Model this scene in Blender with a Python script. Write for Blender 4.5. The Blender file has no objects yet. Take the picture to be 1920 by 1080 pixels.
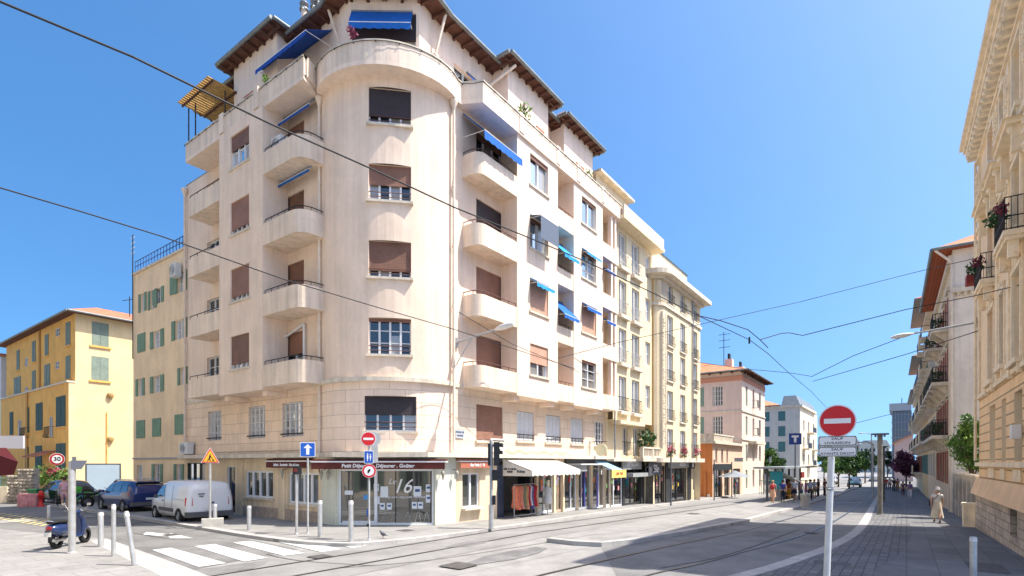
import bpy, bmesh, math, random
from mathutils import Vector, Matrix
S = bpy.context.scene
R = math.radians
rnd = random.Random(7)
# ---------------- camera ----------------
F_, HX, HY, H = 1018.0, 960.0, 868.0, 2.4        # focal length in photo pixels, principal column, horizon row, eye height
cd = bpy.data.cameras.new('camera'); cam = bpy.data.objects.new('camera', cd); S.collection.objects.link(cam)
cd.sensor_width = 36; cd.lens = F_ / 1920 * 36; cd.shift_y = (HY - 540) / 1920
cd.clip_end = 3000; cam.location = (0, 0, H); cam.rotation_euler = (R(90), 0, 0); S.camera = cam
# ---------------- light ----------------
SUN_EL, SUN_AZ = R(58.6), R(99)                   # azimuth clockwise from +Y
w = bpy.data.worlds.new('World'); S.world = w; w.use_nodes = True
nt = w.node_tree; nt.nodes.clear()
sky = nt.nodes.new('ShaderNodeTexSky'); sky.sky_type = 'NISHITA'; sky.sun_disc = False
sky.sun_elevation = SUN_EL; sky.sun_rotation = SUN_AZ; sky.air_density = 1.0; sky.dust_density = 2.2; sky.ozone_density = 4.0; sky.altitude = 0
bg = nt.nodes.new('ShaderNodeBackground'); bg.inputs[1].default_value = 0.108
tcw = nt.nodes.new('ShaderNodeTexCoord'); mpw = nt.nodes.new('ShaderNodeMapping'); mpw.inputs['Scale'].default_value = (1, 1, .8); mpw.inputs['Location'].default_value = (0, 0, .2)
nt.links.new(tcw.outputs['Generated'], mpw.inputs[0]); nt.links.new(mpw.outputs[0], sky.inputs['Vector'])   # lift the look-up so the horizon keeps its blue
hs = nt.nodes.new('ShaderNodeHueSaturation'); hs.inputs['Saturation'].default_value = 1.27; hs.inputs['Hue'].default_value = .496
wo = nt.nodes.new('ShaderNodeOutputWorld'); nt.links.new(sky.outputs[0], hs.inputs['Color']); nt.links.new(hs.outputs[0], bg.inputs[0]); nt.links.new(bg.outputs[0], wo.inputs[0])
sl = bpy.data.lights.new('sun', 'SUN'); sl.energy = 3.3; sl.angle = R(0.5); sl.color = (1, .94, .85)
so = bpy.data.objects.new('sun', sl); S.collection.objects.link(so); so.location = (20, -10, 60)
sd = Vector((math.sin(SUN_AZ) * math.cos(SUN_EL), math.cos(SUN_AZ) * math.cos(SUN_EL), math.sin(SUN_EL)))
so.rotation_euler = sd.to_track_quat('Z', 'Y').to_euler()
S.view_settings.view_transform = 'Standard'; S.view_settings.look = 'None'
S.view_settings.exposure = 1.36; S.view_settings.gamma = 1
# ---------------- materials ----------------
MATS = {}
def hexc(c):
    if isinstance(c, str):
        v = [int(c[i:i+2], 16) / 255 for i in (0, 2, 4)]
        return [x / 12.92 if x < .04 else ((x + .055) / 1.055) ** 2.4 for x in v]
    return list(c)
def mat(name, col, rough=.8, var=.0, scale=2.0, bump=0.0, bscale=30, metal=0, spec=.3, streak=0.0, stain=0.0, tint=None, alpha=None, emit=0, coat=0, brick=None, wave=None, rand=0):
    """plain procedural material: base colour with soft noise variation, rain streaks, stains, fine bump; optional brick / wave pattern"""
    if name in MATS: return MATS[name]
    m = bpy.data.materials.new(name); m.use_nodes = True; n = m.node_tree.nodes; L = m.node_tree.links
    b = n['Principled BSDF']; c = hexc(col)
    b.inputs['Roughness'].default_value = rough; b.inputs['Metallic'].default_value = metal
    b.inputs['Specular IOR Level'].default_value = spec; b.inputs['Coat Weight'].default_value = coat
    b.inputs['Base Color'].default_value = (*c, 1); m.diffuse_color = (*c, 1)
    out = None
    if var or streak or stain or brick or wave or bump or rand:
        tc = n.new('ShaderNodeTexCoord')
        geo = n.new('ShaderNodeNewGeometry')
        base = n.new('ShaderNodeRGB'); base.outputs[0].default_value = (*c, 1); out = base.outputs[0]
        pos = geo.outputs['Position'] if not brick or not brick.get('obj') else tc.outputs['Object']
        if rand:
            oi = n.new('ShaderNodeObjectInfo'); mr = n.new('ShaderNodeMapRange'); L.new(oi.outputs['Random'], mr.inputs[0])
            mr.inputs[3].default_value = 1 - rand; mr.inputs[4].default_value = 1 + rand
            mx = n.new('ShaderNodeMix'); mx.data_type = 'RGBA'; mx.blend_type = 'MULTIPLY'; mx.inputs[0].default_value = 1
            L.new(out, mx.inputs[6]); L.new(mr.outputs[0], mx.inputs[7]); out = mx.outputs[2]
        def noise(sc, det=5, rg=.55, vec=None):
            t = n.new('ShaderNodeTexNoise'); t.inputs['Scale'].default_value = sc; t.inputs['Detail'].default_value = det
            t.inputs['Roughness'].default_value = rg; L.new(vec or pos, t.inputs['Vector']); return t.outputs['Fac']
        def mul(fac, lo, hi, a=.35, z=.65):
            nonlocal out
            mr = n.new('ShaderNodeMapRange'); L.new(fac, mr.inputs[0]); mr.inputs[1].default_value = a; mr.inputs[2].default_value = z
            mr.inputs[3].default_value = lo; mr.inputs[4].default_value = hi
            mx = n.new('ShaderNodeMix'); mx.data_type = 'RGBA'; mx.blend_type = 'MULTIPLY'; mx.inputs[0].default_value = 1
            L.new(out, mx.inputs[6]); L.new(mr.outputs[0], mx.inputs[7]); out = mx.outputs[2]
        hgt = None
        if brick:
            # bricks laid in the plane given by brick['axes']: along = horizontal direction (x,y), up = z
            sep = n.new('ShaderNodeSeparateXYZ'); L.new(pos, sep.inputs[0])
            ax, ay = brick.get('u', (1, 0))
            m1 = n.new('ShaderNodeMath'); m1.operation = 'MULTIPLY'; L.new(sep.outputs[0], m1.inputs[0]); m1.inputs[1].default_value = ax
            m2 = n.new('ShaderNodeMath'); m2.operation = 'MULTIPLY_ADD'; L.new(sep.outputs[1], m2.inputs[0]); m2.inputs[1].default_value = ay; L.new(m1.outputs[0], m2.inputs[2])
            cb = n.new('ShaderNodeCombineXYZ'); L.new(m2.outputs[0], cb.inputs[0])
            if brick.get('flat'):
                m3 = n.new('ShaderNodeMath'); m3.operation = 'MULTIPLY'; L.new(sep.outputs[0], m3.inputs[0]); m3.inputs[1].default_value = -ay
                m4 = n.new('ShaderNodeMath'); m4.operation = 'MULTIPLY_ADD'; L.new(sep.outputs[1], m4.inputs[0]); m4.inputs[1].default_value = ax; L.new(m3.outputs[0], m4.inputs[2])
                L.new(m4.outputs[0], cb.inputs[1])
            else: L.new(sep.outputs[2], cb.inputs[1])
            bt = n.new('ShaderNodeTexBrick'); L.new(cb.outputs[0], bt.inputs['Vector'])
            bt.inputs['Scale'].default_value = 1; bt.inputs['Brick Width'].default_value = brick['w']; bt.inputs['Row Height'].default_value = brick['h']
            bt.inputs['Mortar Size'].default_value = brick.get('m', .012); bt.inputs['Mortar Smooth'].default_value = .3; bt.inputs['Bias'].default_value = 0
            bt.offset = brick.get('off', .5)
            v = brick.get('v', .1); mo = brick.get('mo', .6)
            bt.inputs['Color1'].default_value = (1 - v,) * 3 + (1,); bt.inputs['Color2'].default_value = (1 + v,) * 3 + (1,); bt.inputs['Mortar'].default_value = (mo, mo, mo, 1)
            mx = n.new('ShaderNodeMix'); mx.data_type = 'RGBA'; mx.blend_type = 'MULTIPLY'; mx.inputs[0].default_value = 1
            L.new(out, mx.inputs[6]); L.new(bt.outputs['Color'], mx.inputs[7]); out = mx.outputs[2]; hgt = bt.outputs['Fac']
        if wave:
            # louvres / slats / tiles: bands repeating every wave['p'] metres along z or along the direction (x,y)
            sep = n.new('ShaderNodeSeparateXYZ'); L.new(geo.outputs['Position'] if not wave.get('obj') else tc.outputs['Object'], sep.inputs[0])
            if wave.get('dir'):
                ax, ay = wave['dir']
                m1 = n.new('ShaderNodeMath'); m1.operation = 'MULTIPLY'; L.new(sep.outputs[0], m1.inputs[0]); m1.inputs[1].default_value = ax
                m2 = n.new('ShaderNodeMath'); m2.operation = 'MULTIPLY_ADD'; L.new(sep.outputs[1], m2.inputs[0]); m2.inputs[1].default_value = ay; L.new(m1.outputs[0], m2.inputs[2]); src = m2.outputs[0]
            else: src = sep.outputs[2]
            d = n.new('ShaderNodeMath'); d.operation = 'DIVIDE'; L.new(src, d.inputs[0]); d.inputs[1].default_value = wave['p']
            fr = n.new('ShaderNodeMath'); fr.operation = 'FRACT'; L.new(d.outputs[0], fr.inputs[0])
            mul(fr.outputs[0], wave.get('lo', .5), 1.05, 0, .45)
            hgt = fr.outputs[0]
        if var: mul(noise(scale), 1 - var, 1 + var)
        if var: mul(noise(scale * 7, 3), 1 - var * .4, 1 + var * .4)
        if stain: mul(noise(.55, 8, .7), 1 - stain, 1.0, .38, .55)
        if streak:
            mp = n.new('ShaderNodeMapping'); mp.inputs['Scale'].default_value = (3.2, 3.2, .22); L.new(geo.outputs['Position'], mp.inputs[0])
            mul(noise(1.0, 6, .65, mp.outputs[0]), 1 - streak, 1.02, .34, .58)
        L.new(out, b.inputs['Base Color'])
        if bump or hgt:
            bp = n.new('ShaderNodeBump'); bp.inputs['Strength'].default_value = bump or .3; bp.inputs['Distance'].default_value = .02
            if hgt:
                iv = n.new('ShaderNodeMath'); iv.operation = 'SUBTRACT'; iv.inputs[0].default_value = 1; L.new(hgt, iv.inputs[1])
                nz = noise(bscale, 3); ad = n.new('ShaderNodeMath'); ad.operation = 'MULTIPLY_ADD'; L.new(nz, ad.inputs[0]); ad.inputs[1].default_value = .3; L.new(iv.outputs[0], ad.inputs[2])
                L.new(ad.outputs[0], bp.inputs['Height'])
            else: L.new(noise(bscale, 4), bp.inputs['Height'])
            L.new(bp.outputs[0], b.inputs['Normal'])
    if emit:
        b.inputs['Emission Color'].default_value = (*c, 1); b.inputs['Emission Strength'].default_value = emit
    if alpha is not None: b.inputs['Alpha'].default_value = alpha
    MATS[name] = m
    return m
def glass(name, col, refl=.35, var=.5):
    """window pane: dark room behind plus mirror-like sky reflection, differing from pane to pane"""
    if name in MATS: return MATS[name]
    m = mat(name, col, .04, 0, spec=1.0, rand=var, bump=.02, bscale=1.2)
    m.node_tree.nodes['Principled BSDF'].inputs['IOR'].default_value = 1.45 + refl * 2.5
    return m
def clear(name, col=(.9, .95, .93), a=.28):
    """see-through pane"""
    if name in MATS: return MATS[name]
    m = bpy.data.materials.new(name); m.use_nodes = True; n = m.node_tree.nodes; L = m.node_tree.links; n.clear()
    t = n.new('ShaderNodeBsdfTransparent'); t.inputs[0].default_value = (*col, 1); g = n.new('ShaderNodeBsdfGlossy'); g.inputs['Roughness'].default_value = .03
    fr = n.new('ShaderNodeFresnel'); fr.inputs[0].default_value = 1.5; ad = n.new('ShaderNodeMath'); ad.inputs[1].default_value = a * .4; L.new(fr.outputs[0], ad.inputs[0])
    mx = n.new('ShaderNodeMixShader'); o = n.new('ShaderNodeOutputMaterial'); L.new(ad.outputs[0], mx.inputs[0]); L.new(t.outputs[0], mx.inputs[1]); L.new(g.outputs[0], mx.inputs[2]); L.new(mx.outputs[0], o.inputs[0])
    MATS[name] = m; return m
# ---------------- objects ----------------
ORG = {}
def props(o, label=None, cat=None, group=None, kind=None):
    if label: o['label'] = label
    if cat: o['category'] = cat
    if group: o['group'] = group
    if kind: o['kind'] = kind
    return o
def thing(name, label, cat, loc=(0, 0, 0), rz=0, group=None):
    o = bpy.data.objects.new(name, None); S.collection.objects.link(o); o.empty_display_size = .3
    o.location = loc; o.rotation_euler = (0, 0, rz); ORG[o.name] = Vector(loc) if rz == 0 else None
    return props(o, label, cat, group)
def dup(root, loc, rz=None, label=None, group=None, scale=None):
    r = root.copy(); S.collection.objects.link(r); r.location = loc
    if rz is not None: r.rotation_euler = (0, 0, rz)
    if label: r['label'] = label
    if group: r['group'] = group
    if scale: r.scale = (scale,) * 3 if not isinstance(scale, tuple) else scale
    for ch in list(root.children):
        c = ch.copy(); S.collection.objects.link(c); c.parent = r
        for g in ch.children:
            d = g.copy(); S.collection.objects.link(d); d.parent = c
    return r
class MB:
    def __init__(s): s.v = []; s.f = []; s.m = []; s.sm = []; s.mats = []
    def mi(s, m):
        if m not in s.mats: s.mats.append(m)
        return s.mats.index(m)
    def face(s, pts, m, sm=False):
        i = len(s.v); s.v += [tuple(p) for p in pts]; s.f.append(tuple(range(i, i + len(pts)))); s.m.append(s.mi(m)); s.sm.append(sm)
    def mesh(s, verts, faces, m, sm=False):
        i = len(s.v); s.v += [tuple(p) for p in verts]; k = s.mi(m)
        for f in faces: s.f.append(tuple(i + a for a in f)); s.m.append(k); s.sm.append(sm)
    def hexa(s, c, m):      # eight corners: bottom 0-3 then top 4-7
        s.mesh(c, [(3, 2, 1, 0), (4, 5, 6, 7), (0, 1, 5, 4), (1, 2, 6, 5), (2, 3, 7, 6), (3, 0, 4, 7)], m)
    def box(s, x0, x1, y0, y1, z0, z1, m, M=None):
        c = [Vector(p) for p in ((x0, y0, z0), (x1, y0, z0), (x1, y1, z0), (x0, y1, z0), (x0, y0, z1), (x1, y0, z1), (x1, y1, z1), (x0, y1, z1))]
        if M: c = [M @ p for p in c]
        s.hexa(c, m)
    def fbox(s, F, t0, t1, z0, z1, d0, d1, m):   # box on a facade: d0 (inner) to d1 (outer)
        s.hexa([F.P(t0, z0, d1), F.P(t1, z0, d1), F.P(t1, z0, d0), F.P(t0, z0, d0), F.P(t0, z1, d1), F.P(t1, z1, d1), F.P(t1, z1, d0), F.P(t0, z1, d0)], m)
    def tube(s, p0, p1, r, m, r1=None, n=8, caps=True, sm=True):
        p0 = Vector(p0); p1 = Vector(p1); ax = (p1 - p0)
        if ax.length < 1e-6: return
        ax.normalize(); a = ax.orthogonal().normalized(); b = ax.cross(a); r1 = r if r1 is None else r1
        ring = lambda p, r: [p + (a * math.cos(2 * math.pi * i / n) + b * math.sin(2 * math.pi * i / n)) * r for i in range(n)]
        vs = ring(p0, r) + ring(p1, r1)
        s.mesh(vs, [(i, (i + 1) % n, n + (i + 1) % n, n + i) for i in range(n)], m, sm)
        if caps: s.mesh(vs, [tuple(range(n))[::-1], tuple(range(n, 2 * n))], m)
    def path(s, pts, r, m, n=6):
        for a, b in zip(pts, pts[1:]): s.tube(a, b, r, m, n=n)
    def lathe(s, prof, c, m, n=16, ax='z', sm=True):   # prof: (radius, height)
        c = Vector(c); vs = []
        for r, h in prof:
            for i in range(n):
                a = 2 * math.pi * i / n; x, y = r * math.cos(a), r * math.sin(a)
                vs.append(c + (Vector((x, y, h)) if ax == 'z' else Vector((h, x, y)) if ax == 'x' else Vector((x, h, y))))
        fs = [(k * n + i, k * n + (i + 1) % n, (k + 1) * n + (i + 1) % n, (k + 1) * n + i) for k in range(len(prof) - 1) for i in range(n)]
        s.mesh(vs, fs, m, sm)
    def prism(s, pts, z0, z1, m, mtop=None, sides=True):       # pts 2D outline (x,y)
        n = len(pts); a = [(p[0], p[1], z0) for p in pts]; b = [(p[0], p[1], z1) for p in pts]
        s.face(a[::-1], m); s.face(b, mtop or m)
        if sides:
            for i in range(n): j = (i + 1) % n; s.face([a[i], a[j], b[j], b[i]], m)
    def loft(s, rings, m, sm=True, caps=True):
        n = len(rings[0]); vs = [p for r in rings for p in r]
        s.mesh(vs, [(k * n + i, k * n + (i + 1) % n, (k + 1) * n + (i + 1) % n, (k + 1) * n + i) for k in range(len(rings) - 1) for i in range(n)], m, sm)
        if caps: s.face(rings[0][::-1], m); s.face(rings[-1], m)
    def ball(s, c, r, m, n=10, sz=1, sx=1, sy=1):
        c = Vector(c); k = max(4, n // 2)
        rings = [[c + Vector((r * sx * math.sin(math.pi * j / k) * math.cos(2 * math.pi * i / n), r * sy * math.sin(math.pi * j / k) * math.sin(2 * math.pi * i / n), -r * sz * math.cos(math.pi * j / k))) for i in range(n)] for j in range(1, k)]
        s.loft(rings, m)
    def build(s, name, parent=None, label=None, cat=None, group=None, kind=None, loc=None):
        root = parent
        while root is not None and root.parent: root = root.parent
        org = Vector((0, 0, 0)) if root is None else (ORG.get(root.name) or Vector((0, 0, 0)))
        if parent is None and loc is not None: org = Vector(loc)
        me = bpy.data.meshes.new(name); me.from_pydata([(v[0] - org[0], v[1] - org[1], v[2] - org[2]) for v in s.v], [], s.f)
        for m in s.mats: me.materials.append(m)
        me.polygons.foreach_set('material_index', s.m); me.polygons.foreach_set('use_smooth', s.sm); me.update()
        o = bpy.data.objects.new(name, me); S.collection.objects.link(o)
        if parent: o.parent = parent
        elif loc is not None: o.location = loc; ORG[o.name] = Vector(loc)
        return props(o, label, cat, group, kind)
def weld(o, dist=1e-4, recalc=True):
    b = bmesh.new(); b.from_mesh(o.data); bmesh.ops.remove_doubles(b, verts=b.verts, dist=dist)
    if recalc: bmesh.ops.recalc_face_normals(b, faces=b.faces)
    b.to_mesh(o.data); b.free(); return o
def text_mesh(body, size, m, F=None, t=0, z=0, d=.01, align='CENTER', ext=.006, shear=0, sx=1, M=None, bold=0):
    """lettering as a mesh builder lying on a facade frame (or placed by matrix M: x right, y up, z out)"""
    c = bpy.data.curves.new('t', 'FONT'); c.body = body; c.size = size; c.align_x = align; c.extrude = ext; c.shear = shear; c.offset = bold; c.resolution_u = 3
    c.align_y = 'CENTER'
    o = bpy.data.objects.new('t', c); S.collection.objects.link(o)
    me = bpy.data.meshes.new_from_object(o.evaluated_get(bpy.context.evaluated_depsgraph_get()))
    mb = MB(); vs = []
    for v in me.vertices:
        x, y, zz = v.co; x *= sx
        vs.append(F.P(t + x, z + y, d + zz) if F else M @ Vector((x, y, zz)))
    mb.mesh(vs, [tuple(p.vertices) for p in me.polygons], m)
    bpy.data.objects.remove(o); bpy.data.curves.remove(c); bpy.data.meshes.remove(me)
    return mb
class Face:
    """a facade plane; t runs left to right seen from outside, z up, d outwards"""
    def __init__(s, O, u):
        u = Vector(u).normalized(); s.O = Vector(O); s.u = u; s.n = Vector((u.y, -u.x))
    def P(s, t, z, d=0): q = s.O + s.u * t + s.n * d; return Vector((q.x, q.y, z))
    def T(s, x, d=0):
        r = (x - HX) / F_; o = s.O + s.n * d
        return (r * o.y - o.x) / (s.u.x - r * s.u.y)
    def Z(s, x, y, d=0):
        p = s.P(s.T(x, d), 0, d); return H + (HY - y) * p.y / F_
    def off(s, d, t=0): q = s.O + s.n * d + s.u * t; return Face(q, s.u)
class Arc:
    """curved facade through A, bulging by sag towards the viewer, to B; t = arc length from A"""
    def __init__(s, A, B, sag):
        A = Vector(A); B = Vector(B); c = (B - A); h = c.length / 2; s.R = (h * h + sag * sag) / (2 * sag); mid = (A + B) / 2
        u = c.normalized(); n = Vector((u.y, -u.x)); s.C = mid - n * (s.R - sag); s.a0 = math.asin(h / s.R); s.n0 = n; s.u0 = u; s.len = 2 * s.a0 * s.R
    def dirn(s, t):
        a = t / s.R - s.a0; return s.n0 * math.cos(a) + s.u0 * math.sin(a)
    def P(s, t, z, d=0): q = s.C + s.dirn(t) * (s.R + d); return Vector((q.x, q.y, z))
    def T(s, x, d=0):
        lo, hi = 0, s.len
        for _ in range(40):
            m = (lo + hi) / 2; p = s.P(m, 0, d)
            if HX + F_ * p.x / p.y < x: lo = m
            else: hi = m
        return (lo + hi) / 2
    def chord(s, t0, t1, d=0):
        a = s.P(t0, 0, d); b = s.P(t1, 0, d); return Face((a.x, a.y), (b.x - a.x, b.y - a.y)), (b - a).length
def wall(mb, F, t0, t1, z0, z1, ops, m, d=0, rev=.2, mr=None, step=None, sm=False):
    """wall sheet with real openings and their reveals; ops = [(t0,t1,z0,z1)]"""
    ts = {t0, t1}; zs = {z0, z1}
    for o in ops: ts |= {o[0], o[1]}; zs |= {o[2], o[3]}
    if step:
        k = t0
        while k < t1: ts.add(k); k += step
    ts = sorted(t for t in ts if t0 <= t <= t1); zs = sorted(z for z in zs if z0 <= z <= z1)
    ts = [t for i, t in enumerate(ts) if i == 0 or t - ts[i-1] > 1e-4]; zs = [t for i, t in enumerate(zs) if i == 0 or t - zs[i-1] > 1e-4]
    for a, b in zip(ts, ts[1:]):
        for c, e in zip(zs, zs[1:]):
            mt, mz = (a + b) / 2, (c + e) / 2
            if any(o[0] < mt < o[1] and o[2] < mz < o[3] for o in ops): continue
            mb.face([F.P(a, c, d), F.P(b, c, d), F.P(b, e, d), F.P(a, e, d)], m, sm)
    mr = mr or m
    for o in ops:
        a, b, c, e = o[:4]; q = d - (o[4] if len(o) > 4 else rev)
        mb.face([F.P(a, c, d), F.P(a, e, d), F.P(a, e, q), F.P(a, c, q)], mr); mb.face([F.P(b, e, d), F.P(b, c, d), F.P(b, c, q), F.P(b, e, q)], mr)
        mb.face([F.P(a, e, d), F.P(b, e, d), F.P(b, e, q), F.P(a, e, q)], mr); mb.face([F.P(b, c, d), F.P(a, c, d), F.P(a, c, q), F.P(b, c, q)], mr)
# avenue direction and terrain: the avenue falls gently away from the junction
AV = Vector((.588, .809)); AN = Vector((.809, -.588))
def TZ(x, y):
    s = AV.x * x + AV.y * y - 16
    return -0.1 - 0.0215 * min(max(s, 0), 58)
def G(px, py, h=0):
    """point of the ground seen at photo pixel (px,py), h above the base sheet"""
    Y = 20.0
    for _ in range(40):
        X = (px - HX) / F_ * Y; Y += .6 * ((H - TZ(X, Y) - h) * F_ / (py - HY) - Y)
    return Vector(((px - HX) / F_ * Y, Y, TZ((px - HX) / F_ * Y, Y) + h))
def GP(x, y, h=0): return Vector((x, y, TZ(x, y) + h))
def drape(name, pts, h, m, kind='structure', thick=0, side=None, parent=None):
    """flat sheet following the terrain; with thick > 0 it gets real kerb sides"""
    b = bmesh.new(); vs = [b.verts.new((p[0], p[1], 0)) for p in pts]; b.faces.new(vs)
    for s0 in [16, 74]:
        g = b.verts[:] + b.edges[:] + b.faces[:]
        bmesh.ops.bisect_plane(b, geom=g, plane_co=(AV.x * s0, AV.y * s0, 0), plane_no=(AV.x, AV.y, 0))
    for v in b.verts: v.co.z = TZ(v.co.x, v.co.y) + h
    bmesh.ops.recalc_face_normals(b, faces=b.faces)
    for f in b.faces:
        if f.normal.z < 0: f.normal_flip()
    mats = [m]
    if thick:
        mats.append(side or m)
        for e in [e for e in b.edges if e.is_boundary]:
            a, c = e.verts; q = [b.verts.new(v.co - Vector((0, 0, thick))) for v in (a, c)]
            f = b.faces.new([a, c, q[1], q[0]]); f.material_index = 1
        bmesh.ops.recalc_face_normals(b, faces=b.faces)
    me = bpy.data.meshes.new(name); b.to_mesh(me); b.free()
    for k in mats: me.materials.append(k)
    o = bpy.data.objects.new(name, me); S.collection.objects.link(o)
    return props(o, kind=kind)
def strip(pts, w, side=0):
    """outline of a band of width w along a 2D polyline (side 0 centred, 1 left, -1 right)"""
    a, b = [], []
    for i, p in enumerate(pts):
        p = Vector(p[:2]); q = Vector(pts[max(i - 1, 0)][:2]); r = Vector(pts[min(i + 1, len(pts) - 1)][:2]); t = (r - q).normalized(); nn = Vector((-t.y, t.x))
        lo, hi = (-w / 2, w / 2) if side == 0 else (0, w) if side > 0 else (-w, 0)
        a.append(p + nn * lo); b.append(p + nn * hi)
    return a + b[::-1]
def smoothline(pts, k=6):
    out = []; P = [Vector(p[:2]) for p in pts]; P = [2 * P[0] - P[1]] + P + [2 * P[-1] - P[-2]]
    for i in range(1, len(P) - 2):
        for j in range(k):
            t = j / k; a, b, c, d = P[i-1:i+3]
            out.append(.5 * ((2 * b) + (c - a) * t + (2 * a - 5 * b + 4 * c - d) * t * t + (3 * b - a - 3 * c + d) * t ** 3))
    out.append(P[-2]); return out
# =============== GROUND ===============
M_ground = mat('ground_concrete', (.27, .26, .245), .85, .12, 1.2, .15, 60, stain=.12)
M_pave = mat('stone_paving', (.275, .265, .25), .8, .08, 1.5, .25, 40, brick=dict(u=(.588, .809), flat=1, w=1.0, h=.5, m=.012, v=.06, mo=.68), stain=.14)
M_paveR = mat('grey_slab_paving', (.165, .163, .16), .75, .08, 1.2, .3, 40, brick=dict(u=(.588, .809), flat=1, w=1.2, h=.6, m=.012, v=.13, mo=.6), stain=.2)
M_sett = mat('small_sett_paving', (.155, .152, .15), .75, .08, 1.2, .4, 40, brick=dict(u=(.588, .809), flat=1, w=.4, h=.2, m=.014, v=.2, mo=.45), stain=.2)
M_asph = mat('asphalt', (.185, .18, .172), .9, .12, .7, .35, 160, stain=.22)
M_tram = mat('tram_lane_concrete', (.24, .232, .22), .85, .08, .8, .2, 90, stain=.16)
M_tramd = mat('roadway_concrete', (.20, .196, .19), .85, .1, .8, .25, 120, stain=.2)
M_kerb = mat('pale_kerb_stone', (.42, .40, .375), .8, .08, 3, .2, 40, brick=dict(u=(.588, .809), flat=1, w=1.0, h=6, m=.012, v=.06, mo=.6), stain=.12)
M_white = mat('road_paint_white', (.60, .60, .58), .7, .08, 6, stain=.2)
M_yel = mat('road_paint_yellow', (.75, .6, .25), .7, .1, 6, stain=.3)
M_rail = mat('rail_steel', (.14, .13, .13), .35, metal=.8, var=.2)
M_groove = mat('rail_groove', (.03, .03, .03), .8)
M_rust = mat('cast_iron_cover', (.09, .085, .08), .7, .2, 9, .4, 60)

def grid_ground():
    mb = MB(); ss = [-1500, -60, 16, 74, 300, 1700]; qq = [-1500, -80, 0, 80, 1500]
    for a, b in zip(ss, ss[1:]):
        for c, d in zip(qq, qq[1:]):
            P = [AV * a + AN * c, AV * b + AN * c, AV * b + AN * d, AV * a + AN * d]
            mb.face([(p.x, p.y, TZ(p.x, p.y)) for p in P][::-1], M_ground)
    return mb.build('ground', kind='structure')
grid_ground()
g2 = lambda x, y, h=0: G(x, y, h)[:2]
P1 = Vector((-7.64, 21.6)); P0 = Vector((-2.36, 21.8))
FR = Face(P0, (.588, .809))                 # long avenue front, t = 0 at the corner
FL = Face(P1, (.809, -.588))                # side street front, t negative going away
AR = Arc(P1, P0, 1.35)
Pf = lambda F, t, d: tuple(F.P(t, 0, d)[:2])
# pavement round the corner building
kr = [g2(395, 992, .1), g2(470, 1004, .1), g2(560, 1015, .1), g2(640, 1019, .1), g2(700, 1017, .1), g2(820, 1005, .1), g2(960, 986, .1), g2(1160, 957, .1), g2(1330, 935, .1), g2(1440, 921, .1)]
kr = smoothline(kr, 4)
ext = Vector(kr[-1]) + AV * 90
kerb_line = [Pf(FL, -40, 3.3), Pf(FL, -9, 3.3)] + [tuple(p) for p in kr] + [tuple(ext)]
drape('pavement_corner', kerb_line + [Pf(FR, 120, -1), Pf(FR, 0, -1), Pf(FL, 0, -1), Pf(FL, -40, -1)], .1, M_pave, thick=.25, side=M_kerb)
drape('kerb_corner', strip(kerb_line, .3, 1), .104, M_kerb)
# side street surface
drape('side_street', [Pf(FL, -60, 3.4), Pf(FL, -2, 3.4), g2(560, 1030), g2(330, 1075), Pf(FL, 6, 14), Pf(FL, -60, 14)], .004, M_asph)
# tram lanes
r1 = [g2(300, 1090), g2(560, 1057), g2(820, 1013), g2(1098, 973), g2(1339, 944)]
r2 = [g2(440, 1110), g2(640, 1075), g2(820, 1038), g2(1098, 991), g2(1339, 954)]
r1 = [Vector(p) for p in r1]; r1 = [r1[2] - (r1[4] - r1[2]).normalized() * 24] + [r1[2] - (r1[4] - r1[2]).normalized() * 8, r1[2], r1[4]]
dd = (r1[3] - r1[2]).normalized(); nn = Vector((dd.y, -dd.x))
r1 = [r1[2] - dd * 40, r1[2], r1[2] + dd * 200]
r2 = [p + nn * 1.45 for p in r1]
drape('tram_lane', strip([r1[0] + nn * .72, r1[2] + nn * .72], 3.4), .008, M_tram)
for q, r in enumerate((r1, r2)):
    drape('rail_groove', strip([r[0] + nn * .05, r[2] + nn * .05], .06), .012, M_groove)
    drape('rail', strip([r[0], r[2]], .055), .016, M_rail)
ra = smoothline([g2(900, 1110), g2(1017, 1078), g2(1166, 1044), g2(1300, 1015), g2(1431, 986), g2(1553, 951), g2(1613, 931), g2(1640, 918)], 5)
rb = smoothline([g2(1080, 1120), g2(1219, 1078), g2(1330, 1053), g2(1431, 1025), g2(1511, 1001), g2(1575, 971), g2(1620, 940), g2(1643, 920)], 5)
wl = smoothline([g2(1180, 1125), g2(1373, 1080), g2(1484, 1047), g2(1559, 1019), g2(1606, 988), g2(1629, 953), g2(1645, 929), g2(1656, 912)], 5)
isl_low = [g2(1025, 1017), g2(1075, 1023), g2(1128, 1027), g2(1197, 1019), g2(1300, 1000), g2(1399, 981), g2(1450, 966), g2(1500, 953), g2(1545, 938), g2(1585, 924), g2(1612, 914)]
drape('avenue_roadway', isl_low[2:] + [tuple(p) for p in wl[::-1]], .006, M_tramd)
for r in (ra, rb):
    drape('rail_groove', strip([p + Vector((.04, 0)) for p in r], .07), .012, M_groove)
    drape('rail', strip(r, .055), .016, M_rail)
drape('kerb_avenue', strip(wl, .34, -1), .03, M_kerb, thick=.1)
wl2 = [Vector(p) for p in wl]
right_pave = [tuple(p) for p in wl2] + [tuple(wl2[-1] + AV * 60), tuple(wl2[-1] + AV * 60 + AN * 30), (40, 20), (24, -6), (2, -8)]
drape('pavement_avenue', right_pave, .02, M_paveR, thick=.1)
drape('sett_band', strip([p + (wl2[min(i+1, len(wl2)-1)] - wl2[max(i-1, 0)]).normalized().orthogonal() * -1.15 for i, p in enumerate(wl2)], 1.5), .026, M_sett)
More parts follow.
